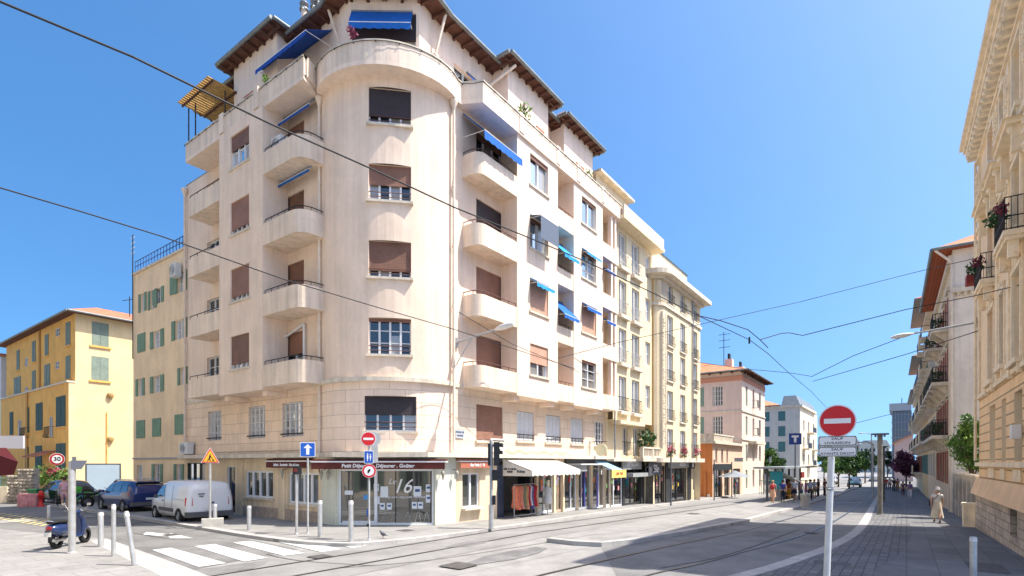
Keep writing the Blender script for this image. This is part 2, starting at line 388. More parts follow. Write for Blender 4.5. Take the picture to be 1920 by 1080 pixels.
# platform between the tracks
isl_up = [g2(1420, 941), g2(1380, 949), g2(1240, 974), g2(1120, 998)]
far = Vector(isl_low[-1]); isl = [tuple(p) for p in isl_low] + [tuple(far - AN * 2.2), tuple(Vector(isl_up[0]))] + [tuple(p) for p in isl_up[1:]]
isl = [tuple(G(*q, 0)[:2]) for q in [(1025, 1017), (1075, 1023), (1128, 1026)]] + isl_low[3:] + [tuple(far - AN * 2.0)] + isl_up
drape('platform', isl, .13, M_pave, thick=.2, side=M_kerb)
drape('platform_kerb', strip([tuple(p) for p in isl[:8]], .28, 1), .134, M_kerb)
# corner pavement lower left with its pale border
lp = [g2(0, 992, .06), g2(165, 1008, .06), g2(200, 1010, .06), g2(345, 1062, .06), g2(420, 1092, .06)]
drape('pavement_left', [lp[0], lp[1], lp[2], lp[3], lp[4], (-2, 3), (-30, 3), (-40, 18)], .06, M_pave, thick=.15, side=M_kerb)
drape('pavement_left_border', [lp[2], lp[3], lp[4], g2(340, 1100, .06), g2(292, 1075, .06), g2(168, 1014, .06)], .064, M_kerb)
# zebra crossing and arrow
for q in ([(285, 1032), (320, 1028), (425, 1057), (372, 1064)], [(365, 1025), (402, 1021), (502, 1047), (458, 1054)], [(437, 1018), (470, 1015), (572, 1038), (532, 1043)], [(500, 1012), (530, 1009), (640, 1030), (603, 1036)], [(560, 1008), (585, 1006), (690, 1024), (660, 1028)]):
    drape('zebra_stripe', [g2(*p) for p in q], .016, M_white)
drape('road_arrow', [g2(*p) for p in [(268, 1003), (275, 998), (318, 1003), (320, 1000), (362, 1010), (318, 1010), (318, 1007)]], .016, M_white)
for k in range(9):
    a = g2(-20 + k * 12, 964 + k * 1.8); b = g2(-2 + k * 12, 961 + k * 1.6)
    drape('yellow_mark', strip([a, b], .14), .016, M_yel)
    drape('yellow_mark', strip([g2(-20 + k * 12, 972 + k * 1.8), g2(-4 + k * 12, 969 + k * 1.7)], .14), .016, M_yel)
for x, y, w_, l_ in ((1560, 1058, .8, .5), (1520, 1000, .4, .4), (1850, 1066, .7, 1.6), (1690, 985, .6, .6), (1300, 968, .5, .8), (760, 1000, .5, .5), (860, 1062, .7, .7), (320, 1004, .5, .4), (600, 1045, .5, .5)):
    c = G(x, y, 0); u = AV * l_ / 2; v = AN * w_ / 2; p = Vector(c[:2])
    on = .145 if (x, y) == (1300, 968) else .108 if (x, y) == (760, 1000) else .03
    drape('drain_cover', [p - u - v, p + u - v, p + u + v, p - u + v], on, M_rust)
for y in (920, 943):
    drape('stop_line', strip([g2(1560 if y == 943 else 1590, y), g2(1626 if y == 943 else 1638, y)], .3), .018, M_white)

# repairs, tar seams and worn tracks
M_pat = mat('patched_asphalt', (.19, .186, .18), .9, .15, 2, .3, 140, stain=.25); M_pal = mat('pale_patch', (.30, .29, .275), .9, .12, 2, .2, 90, stain=.2); M_tar = mat('tar_seam', (.06, .058, .055), .7, .2, 4)
rp = random.Random(5)
for x, y, lx, ly, m in ((200, 985, 1.6, .8, M_pat), (420, 1068, 1.2, .5, M_pat), (60, 975, 2.2, .7, M_pal), (960, 1040, 1.8, .5, M_pat), (880, 1020, 1.0, .4, M_pat), (1440, 1000, 1.4, .6, M_pat)):
    c = Vector(G(x, y, 0)[:2]); pts = [c + AV * (lx * math.cos(a) * rp.uniform(.8, 1.1)) + AN * (ly * math.sin(a) * rp.uniform(.8, 1.1)) for a in [R(k * 45 + 22) for k in range(8)]] if m is M_pat else [c + AV * sx * lx + AN * sy * ly for sx, sy in ((-1, -1), (1, -1), (1, 1), (-1, 1))]
    drape('road_patch', [tuple(p) for p in pts], .014 if y != 1000 else .0145, m)
for pts in ([(250, 1000), (330, 1012), (420, 1010)], [(140, 968), (260, 978), (330, 990)], [(640, 1066), (800, 1052), (980, 1025), (1120, 1004)], [(1240, 1066), (1380, 1036), (1500, 992)], [(500, 1040), (560, 1052), (700, 1062)]):
    drape('tar_seam', strip(smoothline([g2(*p) for p in pts], 4), .035), .0175, M_tar)
# =============== BUILDING KIT ===============
M_pl = mat('cream_plaster', (.83, .66, .52), .85, .05, .9, .12, 50, streak=.10, stain=.04)
M_pl2 = mat('cream_plaster_smooth', (.84, .68, .55), .85, .05, .9, .1, 50, streak=.12)
M_ash = mat('ashlar_render', (.85, .65, .48), .85, .06, 1.3, .35, 50, brick=dict(u=(.809, -.588), w=1.15, h=.47, m=.012, v=.05, mo=.62), streak=.08)
M_ashR = mat('ashlar_render_avenue', (.76, .61, .47), .85, .05, 1.3, .35, 50, brick=dict(u=(.588, .809), w=1.15, h=.47, m=.012, v=.04, mo=.66), streak=.06)
M_ashC = mat('ashlar_render_curve', (.85, .67, .53), .85, .05, 1.3, .35, 50, brick=dict(u=(1, 0), w=1.15, h=.47, m=.012, v=.05, mo=.64), streak=.06)
M_trim = mat('pale_stone_trim', (.68, .60, .48), .85, .08, 2, .1, 40, streak=.22)
M_par = mat('weathered_parapet', (.82, .67, .53), .85, .06, 1.2, .12, 40, streak=.2, stain=.06)
M_wood = mat('dark_rafter_wood', (.10, .045, .03), .8, .25, 3)
M_woodd = mat('soffit_boards', (.11, .05, .035), .85, .2, 3)
M_zinc = mat('zinc_gutter', (.20, .22, .22), .5, .15, 3, metal=.3)
M_pipe = mat('painted_downpipe', (.74, .62, .50), .6, .08, 3)
M_fr = mat('white_window_frame', (.72, .72, .72), .5, .04, 5)
M_frg = mat('grey_window_frame', (.42, .44, .46), .5, .04, 5)
M_brn = mat('brown_roller_slats', (.245, .125, .085), .6, .12, 2, wave=dict(p=.055, lo=.65), rand=.22)
M_dkb = mat('charcoal_roller_slats', (.045, .035, .038), .55, .08, 2, wave=dict(p=.055, lo=.7))
M_tan = mat('tan_roller_slats', (.50, .29, .20), .6, .08, 2, wave=dict(p=.055, lo=.75))
M_lou = mat('white_louvre_slats', (.66, .68, .70), .6, .05, 2, wave=dict(p=.06, lo=.6))
M_gl = glass('window_glass', (.025, .03, .035), .06)
M_glb = glass('pale_window_glass', (.10, .13, .16), 1.0)
M_glc = glass('curtained_glass', (.28, .27, .25), .1)
M_gls = glass('shop_glass', (.045, .05, .047), .12, .2)
M_iron = mat('black_iron', (.02, .02, .022), .5)
M_irn2 = mat('brown_iron', (.12, .06, .05), .5)
M_blue = mat('blue_awning_cloth', (.012, .12, .42), .85, .1, 3)
M_blue2 = mat('navy_awning_cloth', (.012, .07, .33), .85, .1, 3)
M_tealc = mat('teal_awning_cloth', (.02, .28, .62), .85, .1, 3)
M_tile = mat('clay_roof_tiles', (.40, .16, .09), .85, .22, 2, wave=dict(p=.22, dir=(.809, -.588), lo=.55), bump=.4)
M_tile2 = mat('orange_roof_tiles', (.56, .24, .12), .85, .18, 2, wave=dict(p=.22, dir=(.588, .809), lo=.6), bump=.4)
M_pot = mat('terracotta', (.40, .14, .08), .8, .1, 4)
M_leaf = mat('leaf_green', (.07, .15, .03), .6, .3, 4, rand=.25)
M_leafd = mat('leaf_dark_green', (.035, .085, .025), .6, .3, 4, rand=.2)
M_leafl = mat('leaf_light_green', (.16, .26, .05), .6, .3, 4)
M_purple = mat('leaf_purple', (.10, .025, .055), .6, .35, 4)
M_pinkf = mat('flower_pink', (.55, .09, .16), .6, .2, 4)
M_bark = mat('bark', (.14, .10, .07), .9, .3, 6, .5, 30)
M_ac = mat('white_casing', (.66, .66, .64), .5, .05, 4)
M_dark = mat('dark_opening', (.012, .012, .014), .9)
M_grey = mat('grey_metal', (.28, .29, .30), .45, .1, 4, metal=.4)
M_black = mat('black_plastic', (.02, .02, .022), .45)
M_wpl = mat('white_paint', (.75, .75, .74), .45, .04, 5)

def leafball(mb, c, r, m, n=60, size=.12, sq=(1, 1, 1), seed=0):
    rr = random.Random(seed + int(abs(c[0]) * 31 + abs(c[1]) * 17)); c = Vector(c)
    for i in range(n):
        d = Vector((rr.gauss(0, 1), rr.gauss(0, 1), rr.gauss(0, 1))).normalized() * r * rr.uniform(.35, 1.0)
        p = c + Vector((d.x * sq[0], d.y * sq[1], d.z * sq[2])); a = Vector((rr.gauss(0, 1), rr.gauss(0, 1), rr.gauss(0, .6))).normalized(); b = a.orthogonal().normalized()
        b.rotate(Matrix.Rotation(rr.uniform(0, 6.28), 3, a)); s_ = size * rr.uniform(.6, 1.3); e = a.cross(b)
        mb.face([p - b * s_, p + e * s_ * .45, p + b * s_, p - e * s_ * .45], m)
def window(par, F, t0, t1, z0, z1, d=-.2, n=2, bars=1, fc=None, gl=None, shut=None, rail=None, sill=None, fw=.05, name='window', louv=None, curtain=False):
    """casement window standing in its opening; shut = (closed fraction, material) is the roller shutter"""
    fc = fc or M_fr; gl = gl or M_gl; mb = MB()
    for i in range(n):
        a, b = t0 + (t1 - t0) * i / n, t0 + (t1 - t0) * (i + 1) / n; zc = z0 + (z1 - z0) * rnd.choice((0, 0, .0, .55, 1)) if gl in (M_gl, M_glb) else z0
        if zc > z0: mb.face([F.P(a, z0, d), F.P(b, z0, d), F.P(b, zc, d), F.P(a, zc, d)], M_glc)
        if zc < z1: mb.face([F.P(a, zc, d), F.P(b, zc, d), F.P(b, z1, d), F.P(a, z1, d)], gl)
    mb.fbox(F, t0, t1, z0, z0 + fw, d + .004, d + .06, fc); mb.fbox(F, t0, t1, z1 - fw, z1, d + .004, d + .06, fc)
    W = (t1 - t0) / n
    for i in range(n + 1):
        w_ = fw if i in (0, n) else fw * 1.5; c = t0 + i * W
        a = max(t0, c - w_ / 2) if i else t0; b = min(t1, c + w_ / 2) if i < n else t1
        if i == 0: b = a + fw
        if i == n: a = b - fw
        mb.fbox(F, a, b, z0 + fw, z1 - fw, d + .002, d + .065, fc)
    for k in range(bars):
        zz = z0 + (z1 - z0) * (k + 1) / (bars + 1)
        for i in range(n): mb.fbox(F, t0 + i * W + fw, t0 + (i + 1) * W - fw, zz - fw * .3, zz + fw * .3, d + .003, d + .045, fc)
    w_ = mb.build(name, par)
    if shut:
        fr, m = shut; s_ = MB(); zs = z1 - (z1 - z0) * fr
        s_.fbox(F, t0 + .01, t1 - .01, zs, z1 - .002, d + .075, d + .10, m); s_.fbox(F, t0 + .01, t1 - .01, zs - .04, zs - .001, d + .072, d + .105, m)
        s_.build('roller_shutter', w_)
    if louv:
        s_ = MB(); k = 4
        for i in range(k):
            a = t0 + (t1 - t0) * i / k; s_.fbox(F, a + .01, a + (t1 - t0) / k - .01, z0 + .02, z1 - .02, d + .07, d + .10, louv)
        s_.build('louvred_shutter', w_)
    if rail: s_ = MB(); railing(s_, F, t0, t1, z0, rail, d); s_.build('railing', w_)
    if sill:
        s_ = MB(); s_.fbox(F, t0 - .08, t1 + .08, z0 - .09, z0 - .002, d + .1, .09 if sill is True else sill, M_trim); s_.build('sill', w_)
    return w_
def railing(mb, F, t0, t1, z, kind, d=-.1):
    if kind == 'low':
        mb.tube(F.P(t0, z + .34, -.03), F.P(t1, z + .34, -.03), .018, M_irn2, n=5); mb.tube(F.P(t0, z + .17, -.03), F.P(t1, z + .17, -.03), .014, M_irn2, n=5)
    elif kind == 'dark':
        mb.tube(F.P(t0, z + .3, .0), F.P(t1, z + .3, .0), .022, M_iron, n=5); mb.tube(F.P(t0, z + .15, .0), F.P(t1, z + .15, .0), .016, M_iron, n=5)
        for i in range(4): t = t0 + (t1 - t0) * (i + .5) / 4; mb.tube(F.P(t, z, .0), F.P(t, z + .3, .0), .012, M_iron, n=4)
    elif kind == 'grid':
        for i in range(7): t = t0 + (t1 - t0) * i / 6; mb.tube(F.P(t, z, -.03), F.P(t, z + 1.35, -.03), .012, M_fr, n=4)
        for k in range(5): mb.tube(F.P(t0, z + .1 + .3 * k, -.03), F.P(t1, z + .1 + .3 * k, -.03), .012, M_fr, n=4)
        mb.tube(F.P(t0 - .05, z + .12, .04), F.P(t1 + .05, z + .12, .04), .03, M_iron, n=5)
    elif kind[0] == 'bow':       # french balcony of bowed bars; kind = ('bow', height, material, depth)
        _, h, m, dp = kind; a, b = t0 - .1, t1 + .1; n = max(5, int((b - a) / .13))
        for q in (z + h, z + .06): mb.path([F.P(a, q, 0), F.P(a, q, dp), F.P(b, q, dp), F.P(b, q, 0)], .018, m, 5)
        for i in range(n + 1):
            t = a + (b - a) * i / n; mb.path([F.P(t, z + h, dp), F.P(t, z + h * .35, dp + .02), F.P(t, z + .18, dp + .1), F.P(t, z + .06, dp)], .010, m, 4)
def ribbon(mb, outer, inner, z0, z1, m, closed=False, mu=None):
    n = len(outer)
    for i in range(n if closed else n - 1):
        j = (i + 1) % n; a, b, c, e = outer[i], outer[j], inner[j], inner[i]
        lo = lambda p: (p[0], p[1], z0)
        hi = lambda p: (p[0], p[1], z1)
        mb.face([lo(a), lo(b), hi(b), hi(a)], m); mb.face([hi(a), hi(b), hi(c), hi(e)], m); mb.face([lo(b), lo(a), lo(e), lo(c)], mu or m); mb.face([lo(c), lo(e), hi(e), hi(c)], m)
    if not closed:
        for i in (0, -1): a, e = outer[i], inner[i]; mb.face([(a[0], a[1], z0), (a[0], a[1], z1), (e[0], e[1], z1), (e[0], e[1], z0)], m)
def outline_balcony(F, t0, t1, d, r, left=True, right=False, off=0, k=6):
    p = []; d_ = d - off; a, b = (t0 + off if left is not None else t0), (t1 - off if right else t1)
    if left: p += [F.P(a, 0, .0)] + [F.P(a + r - r * math.cos(i / k * math.pi / 2), 0, d_ - r + r * math.sin(i / k * math.pi / 2)) for i in range(k + 1)]
    else: p += [F.P(a, 0, d_)]
    if right: p += [F.P(b - r + r * math.sin(i / k * math.pi / 2), 0, d_ - r + r * math.cos(i / k * math.pi / 2)) for i in range(k + 1)] + [F.P(b, 0, 0)]
    else: p += [F.P(b, 0, d_)]
    return [(q.x, q.y) for q in p]
def balcony(par, F, t0, t1, d, z0, z1, r=.55, left=True, right=False, m=None, railm=None, railh=.16):
    m = m or M_par; mb = MB(); o = outline_balcony(F, t0, t1, d, r, left, right); i_ = outline_balcony(F, t0, t1, d, r - .12, left, right, .12)
    ribbon(mb, o, i_, z0 + .14, z1, m); full = list(o)
    if not left: full = [tuple(F.P(t0, 0, 0)[:2])] + full
    if not right: full = full + [tuple(F.P(t1, 0, 0)[:2])]
    mb.prism(full, z0, z0 + .138, m)
    b = mb.build('balcony', par)
    if railm:
        s_ = MB(); c = outline_balcony(F, t0, t1, d, r, left, right, .06); pts = [Vector((p[0], p[1], z1 + railh)) for p in c]
        s_.path(pts, .02, railm, 5)
        for k in range(0, len(pts), 2): s_.tube(pts[k] - Vector((0, 0, railh)), pts[k], .014, railm, n=5)
        L = len(pts)
        a, e = (pts[-2], pts[-1]) if left else (pts[0], pts[1])
        for k in range(1, 4): q = a.lerp(e, k / 4); s_.tube(q - Vector((0, 0, railh)), q, .014, railm, n=5)
        s_.build('handrail', b)
    return b
def awning(par, F, t0, t1, z, d0, drop, out, m, val=.16, arms=True, wavy=True):
    """fabric awning: sloping cloth from (z,d0) out to (z-drop, d0+out) with a valance"""
    mb = MB(); n = max(4, int((t1 - t0) / .12)); z1, d1 = z - drop, d0 + out
    mb.mesh([F.P(t0, z, d0), F.P(t1, z, d0), F.P(t1, z1, d1), F.P(t0, z1, d1), F.P(t0, z + .02, d0), F.P(t1, z + .02, d0), F.P(t1, z1 + .02, d1), F.P(t0, z1 + .02, d1)],
            [(3, 2, 1, 0), (4, 5, 6, 7), (0, 1, 5, 4), (1, 2, 6, 5), (2, 3, 7, 6), (3, 0, 4, 7)], m)
    for i in range(n):
        a, b = t0 + (t1 - t0) * i / n, t0 + (t1 - t0) * (i + 1) / n; w1 = .03 * math.sin(i * 2.1) if wavy else 0; w2 = .03 * math.sin((i + 1) * 2.1) if wavy else 0
        mb.face([F.P(a, z1 - .001, d1 + .012), F.P(b, z1 - .001, d1 + .012), F.P(b, z1 - val - w2, d1 + .02), F.P(a, z1 - val - w1, d1 + .02)], m)
    mb.tube(F.P(t0, z1, d1), F.P(t1, z1, d1), .022, M_fr, n=6); mb.tube(F.P(t0, z + .05, d0), F.P(t1, z + .05, d0), .035, M_grey, n=6)
    if arms:
        for t in (t0 + .03, t1 - .03): mb.tube(F.P(t, z - drop * .9, d0), F.P(t, z1, d1), .014, M_fr, n=5)
    return mb.build('awning', par)
def eave(par, name, pts, z, over, wallm, tile, rafter=.55, top=.9, wallz=None, gut=True):
    """roof over a polygon (clockwise or not): boarded soffit, rafters, gutter and low tiled hip; pts = eave outline"""
    c = sum((Vector(p) for p in pts), Vector((0, 0))) / len(pts); mb = MB(); n = len(pts)
    mb.prism(pts, z, z + .06, M_woodd)
    top_ = [Vector(p).lerp(c, .55) for p in pts]
    for i in range(n):
        j = (i + 1) % n; a, b = Vector(pts[i]), Vector(pts[j])
        mb.face([(a.x, a.y, z + .10), (b.x, b.y, z + .10), (top_[j].x, top_[j].y, z + top), (top_[i].x, top_[i].y, z + top)], tile)
    mb.face([(p.x, p.y, z + top) for p in top_], tile)
    r = mb.build(name, par); rf = MB(); g = MB()
    A = sum(pts[i][0] * pts[(i+1) % n][1] - pts[(i+1) % n][0] * pts[i][1] for i in range(n))
    for i in range(n):
        j = (i + 1) % n; a, b = Vector(pts[i]), Vector(pts[j]); u = (b - a); L = u.length; u.normalize(); nin = Vector((-u.y, u.x)) * (1 if A > 0 else -1)
        k = int(L / rafter)
        for q in range(k):
            p = a + u * (q + .5) * L / k; o = p + nin * (over + .1); s1 = u * .05
            rf.hexa([(p.x - s1.x, p.y - s1.y, z - .13), (p.x + s1.x, p.y + s1.y, z - .13), (o.x + s1.x, o.y + s1.y, z - .16), (o.x - s1.x, o.y - s1.y, z - .16), (p.x - s1.x, p.y - s1.y, z - .002), (p.x + s1.x, p.y + s1.y, z - .002), (o.x + s1.x, o.y + s1.y, z - .002), (o.x - s1.x, o.y - s1.y, z - .002)], M_wood)
        q = -nin * .06
        g.tube((a.x + q.x, a.y + q.y, z + .04), (b.x + q.x, b.y + q.y, z + .04), .085, M_zinc, n=8)
    rf.build('rafters', r)
    if gut: g.build('gutter', r)
    return r
# =============== CORNER APARTMENT BUILDING ===============
LT, RT = -11.7, 13.55
B = thing('apartment_building', 'large cream rounded corner apartment building with blue awnings and brown roller shutters', 'building', (-5, 24, 0))
ZT = [4.92, 7.85, 10.75, 13.63, 16.5]
zb = lambda k: 5.48 + 2.87 * k
z_pb, z_pt = 16.85, 17.75
dL, dR, dA = 1.13, .9, .75
W = MB(); G0 = MB()
tl = lambda x, d=0: FL.T(x, d)
tr = lambda x, d=0: FR.T(x, d)
# upper walls: curve
wa, wb = AR.T(691), AR.T(771); wa1, wb1 = AR.T(683), AR.T(781)
ops = [(wa, wb, ZT[k] - 1.37, ZT[k]) for k in range(1, 5)]
wall(W, AR, 0, AR.len, 5.6, z_pb + .05, ops, M_pl, step=.3, sm=False)
wall(W, AR, 0, AR.len, 2.6, 5.6, [(wa1, wb1, 3.6, 4.92)], M_ashC, step=.3, mr=M_pl)
# upper walls: avenue front
dr0, dr1 = tr(893), tr(942)
lw = [(tr(1049.5), tr(1068)), (tr(1135), tr(1150))]
ops = [(dr0, dr1, zb(k) + .2, ZT[k + 1]) for k in range(4)] + [(a, b, zb(k) + .2, zb(k) + 2.2) for k in range(4) for a, b in lw]
wall(W, FR, 0, RT, 5.3, z_pb + .05, ops, M_pl)
f1r = [(tr(893), tr(943)), (tr(969), tr(1002)), (tr(1023), tr(1052)), (tr(1070), tr(1094)), (tr(1115), tr(1135))]
f1z = [(3.35, 4.9)] + [(3.45, 4.85)] * 3 + [(3.4, 4.85)]
wall(W, FR, 0, RT, 2.6, 5.3, [(a, b, c, e) for (a, b), (c, e) in zip(f1r, f1z)], M_ashR, mr=M_pl)
# side street front
dl0, dl1 = tl(533), tl(570)
l2 = (tl(388), tl(411))
ops = [(dl0, dl1, zb(k) + .2, ZT[k + 1]) for k in range(4)] + [(l2[0], l2[1], zb(k) + .2, zb(k) + 2.15) for k in range(4)]
wall(W, FL, LT, 0, 5.3, z_pb + .05, ops, M_pl)
f1l = [(tl(390), tl(415)), (tl(466), tl(497)), (tl(529), tl(568))]
wall(W, FL, LT, 0, 2.6, 5.3, [(a, b, 3.5, 4.95) for a, b in f1l], M_ash, mr=M_pl)
# projecting bays
def bay(F, t0, t1, d, op, zs0=5.38):
    ops = [(op[0], op[1], ZT[k] - 1.42, ZT[k]) for k in range(1, 5)]
    wall(W, F, t0, t1, zs0, z_pb + .05, ops, M_pl, d=d)
    for t in (t0, t1): W.face([F.P(t, zs0, 0), F.P(t, zs0, d), F.P(t, z_pb, d), F.P(t, z_pb, 0)], M_pl)
    W.face([F.P(t0, zs0, 0), F.P(t1, zs0, 0), F.P(t1, zs0, d), F.P(t0, zs0, d)], M_pl)
    W.fbox(F, t0 + .03, t0 + .4, zs0 - .22, zs0 - .01, .01, d * .8, M_pl); W.fbox(F, t1 - .4, t1 - .03, zs0 - .22, zs0 - .01, .01, d * .8, M_pl)
bR = [(tr(970, dR), tr(1046, dR)), (tr(1076, dR), tr(1130, dR))]; oR = [(tr(994, dR), tr(1028, dR)), (tr(1091, dR), tr(1118, dR))]
for b_, o_ in zip(bR, oR): bay(FR, *b_, dR, o_)
bL = (tl(411, dL), tl(492, dL)); oL = (tl(432, dL), tl(467, dL)); bay(FL, *bL, dL, oL)
LT2 = tl(352, dL)
# end walls and back
gf = [FL.P(LT, 0, 0), FL.P(1.1, 0, 0), FR.P(-1.1, 0, 0), FR.P(RT, 0, 0), FR.P(RT, 0, -11), FL.P(LT, 0, -11)]
for a, b in ((3, 4), (4, 5), (5, 0)):
    W.face([(gf[a].x, gf[a].y, -1.5), (gf[b].x, gf[b].y, -1.5), (gf[b].x, gf[b].y, 17), (gf[a].x, gf[a].y, 17)], M_pl2)
W.face([(p.x, p.y, 16.95) for p in [FL.P(LT, 0, 0)] + [AR.P(AR.len * i / 8, 0, 0) for i in range(9)] + [FR.P(RT, 0, 0), FR.P(RT, 0, -11), FL.P(LT, 0, -11)]], M_trim)
W.build('wall', B)
# string course at the second floor and the shop ledge
def band(name, z0, z1, dl, da, dr, m, dead=False, par=B):
    mb = MB(); f = lambda dl, da, dr: [tuple(FL.P(LT, 0, dl)[:2]), tuple(FL.P(0, 0, dl)[:2])] + [tuple(AR.P(AR.len * i / 14, 0, da)[:2]) for i in range(15)] + [tuple(FR.P(0, 0, dr)[:2]), tuple(FR.P(RT, 0, dr)[:2])]
    ribbon(mb, f(dl, da, dr), f(-.05, -.05, -.05), z0, z1, m); return mb.build(name, par)
band('string_course', 5.46, 5.62, .05, .16, .05, M_trim)
led = MB(); FC = Face(FL.P(1.1, 0, 0)[:2], (FR.P(-1.1, 0, 0) - FL.P(1.1, 0, 0))[:2]); CL = (FR.P(-1.1, 0, 0) - FL.P(1.1, 0, 0)).length
lo_ = [FL.P(LT, 0, .42), FL.P(1.5, 0, .42), FC.P(.1, 0, .82), FC.P(CL - .1, 0, .82), FR.P(-1.5, 0, .42), FR.P(RT, 0, .42)]
li_ = [FL.P(LT, 0, -.05), FL.P(1.1, 0, -.05), FC.P(0, 0, -.05), FC.P(CL, 0, -.05), FR.P(-1.1, 0, -.05), FR.P(RT, 0, -.05)]
ribbon(led, [tuple(p[:2]) for p in lo_], [tuple(p[:2]) for p in li_], 2.62, 2.80, M_trim); led.build('shop_ledge', B)
# windows on the curve
cf, cl = AR.chord(wa, wb, 0)
for k, sh in zip(range(1, 5), (None, (.78, M_brn), (.52, M_brn), (.74, M_dkb))):
    window(B, cf, .0, cl, ZT[k] - 1.37, ZT[k], -.16, n=4, bars=1 if k > 1 else 2, shut=sh or (.06, M_brn), rail='low', sill=.16)
cf1, cl1 = AR.chord(wa1, wb1, 0); window(B, cf1, 0, cl1, 3.6, 4.92, -.16, n=4, bars=1, shut=(.5, M_dkb), rail='low', sill=.14)
for k, sh in zip(range(1, 5), ((.57, M_tan), (.98, M_tan), None, None)):
    window(B, FR, *oR[0], ZT[k] - 1.42, ZT[k], dR - .16, n=2, bars=0, gl=M_glb, shut=sh or (.1, M_brn), rail=None, sill=dR + .07)
for k, sh in zip(range(1, 5), (None, (.98, M_tan), None, None)):
    window(B, FR, *oR[1], ZT[k] - 1.42, ZT[k], dR - .16, n=2, bars=2 if k in (1, 3) else 0, gl=M_glb if k > 1 else M_gl, shut=sh or (.06, M_brn), sill=dR + .07)
for k, sh in zip(range(1, 5), ((.82, M_brn), (.82, M_brn), (.80, M_brn), (.42, M_brn))):
    window(B, FL, *oL, ZT[k] - 1.42, ZT[k], dL - .16, n=3 if k == 4 else 4, bars=1, gl=M_glb, shut=sh, rail=None, sill=dL + .06)
for k, sh in zip(range(4), ((.985, M_brn), (.985, M_brn), (.98, M_dkb), (.12, M_brn))):
    window(B, FR, dr0, dr1, zb(k) + .2, ZT[k + 1], -.17, n=3, bars=1, shut=sh, name='window')
for k, sh in zip(range(4), ((.4, M_brn), (.55, M_brn), (.35, M_brn), (.2, M_brn))):
    window(B, FL, dl0, dl1, zb(k) + .2, ZT[k + 1], -.17, n=2, bars=1, shut=sh)
    window(B, FL, l2[0], l2[1], zb(k) + .2, zb(k) + 2.15, -.17, n=2, bars=3, fc=M_fr)
    for a, b in lw: window(B, FR, a, b, zb(k) + .2, zb(k) + 2.2, -.17, n=2, bars=1, shut=(.3 + .1 * k, M_brn))
window(B, FR, *f1r[0], *f1z[0], -.16, n=3, shut=(.93, M_brn), sill=.1)
for i in (1, 2, 3): window(B, FR, *f1r[i], *f1z[i], -.18, n=4, bars=1, fc=M_iron, louv=M_lou, sill=.1, rail='dark')
window(B, FR, *f1r[4], *f1z[4], -.18, n=4, bars=3, sill=.1)
for a, b in f1l: window(B, FL, a, b, 3.5, 4.95, -.2, n=4, bars=3, gl=M_glb, rail='grid')
# balconies
for k in range(4):
    balcony(B, FR, .55, bR[0][0] - .003, dR - .02, zb(k), zb(k) + .88, .42, True, False, railm=M_irn2)
    balcony(B, FL, bL[1] + .003, tl(590, .5) , dL - .02, zb(k), zb(k) + .88, .6, False, True, railm=M_iron)
    balcony(B, FR, bR[0][1] + .003, bR[1][0] - .003, dR - .02, zb(k), zb(k) + .82, .1, False, False, railm=M_irn2)
    balcony(B, FR, bR[1][1] + .003, RT, dR - .02, zb(k), zb(k) + .82, .1, False, False)
    balcony(B, FL, LT2, bL[0] - .003, dL - .02, zb(k), zb(k) + .86, .1, False, False, railm=M_iron)
# columns in the last loggia
for k in range(4):
    for t in (RT - .75, RT - .25): cm = MB(); cm.fbox(FR, t - .11, t + .11, zb(k) + .82, zb(k) + 2.86, dR - .3, dR - .08, M_pl2); cm.build('loggia_pier', B)
# roof terrace slab, parapet and pillars
TP = lambda o: [tuple(FL.P(LT2 - .35, 0, dL - .05 - o)[:2]), tuple(FL.P(.55, 0, dL - .05 - o)[:2])] + \
    [tuple(AR.P(AR.len * i / 18 + (.12 if i == 0 else 0), 0, (.12 + .58 * max(0, math.sin(math.pi * i / 18.5)) ** .7) - o)[:2]) for i in range(19)] + [tuple(FR.P(.25, 0, .22 - o)[:2]), tuple(FR.P(.66, 0, dR + .1 - o)[:2]), tuple(FR.P(RT + .35, 0, dR + .1 - o)[:2])]
tb = MB(); sl_ = TP(0) + [tuple(FR.P(RT + .35, 0, -.6)[:2]), tuple(FR.P(0, 0, -.6)[:2]), tuple(FL.P(0, 0, -.6)[:2]), tuple(FL.P(LT2 - .35, 0, -.6)[:2])]; tb.prism(sl_, z_pb, z_pb + .16, M_pl2); ribbon(tb, TP(0), TP(.14), z_pb + .162, z_pt - .06, M_par); ribbon(tb, TP(-.03), TP(.17), z_pt - .058, z_pt, M_trim)
tp = tb.build('terrace_parapet', B)
for F, t, d in ((FL, tl(415, dL), dL), (FL, tl(480, dL), dL), (AR, AR.T(622, .35), .36), (AR, AR.T(838, .3), .36), (FR, tr(975, dR), dR + .1), (FR, tr(1044, dR), dR + .1), (FR, tr(1082, dR), dR + .1), (FR, tr(1128, dR), dR + .1)):
    pm = MB(); pm.fbox(F, t - .17, t + .17, z_pb + .1, z_pt + .06, d - .2, d + .035, M_par); pm.build('parapet_pillar', B)
# light string along the parapet
lm = MB(); pp = TP(-.05); pts = []
for a, b in zip(pp[:24], pp[1:24]):
    a, b = Vector(a), Vector(b); n = max(1, int((b - a).length / .35))
    for i in range(n): p = a.lerp(b, i / n); pts.append(Vector((p.x, p.y, z_pt - .08 - .05 * (i % 2))))
lm.path(pts, .010, M_iron, 4)
for p in pts[::2]: lm.ball(p - Vector((0, 0, .03)), .03, M_iron, 6)
lm.build('light_string', B)
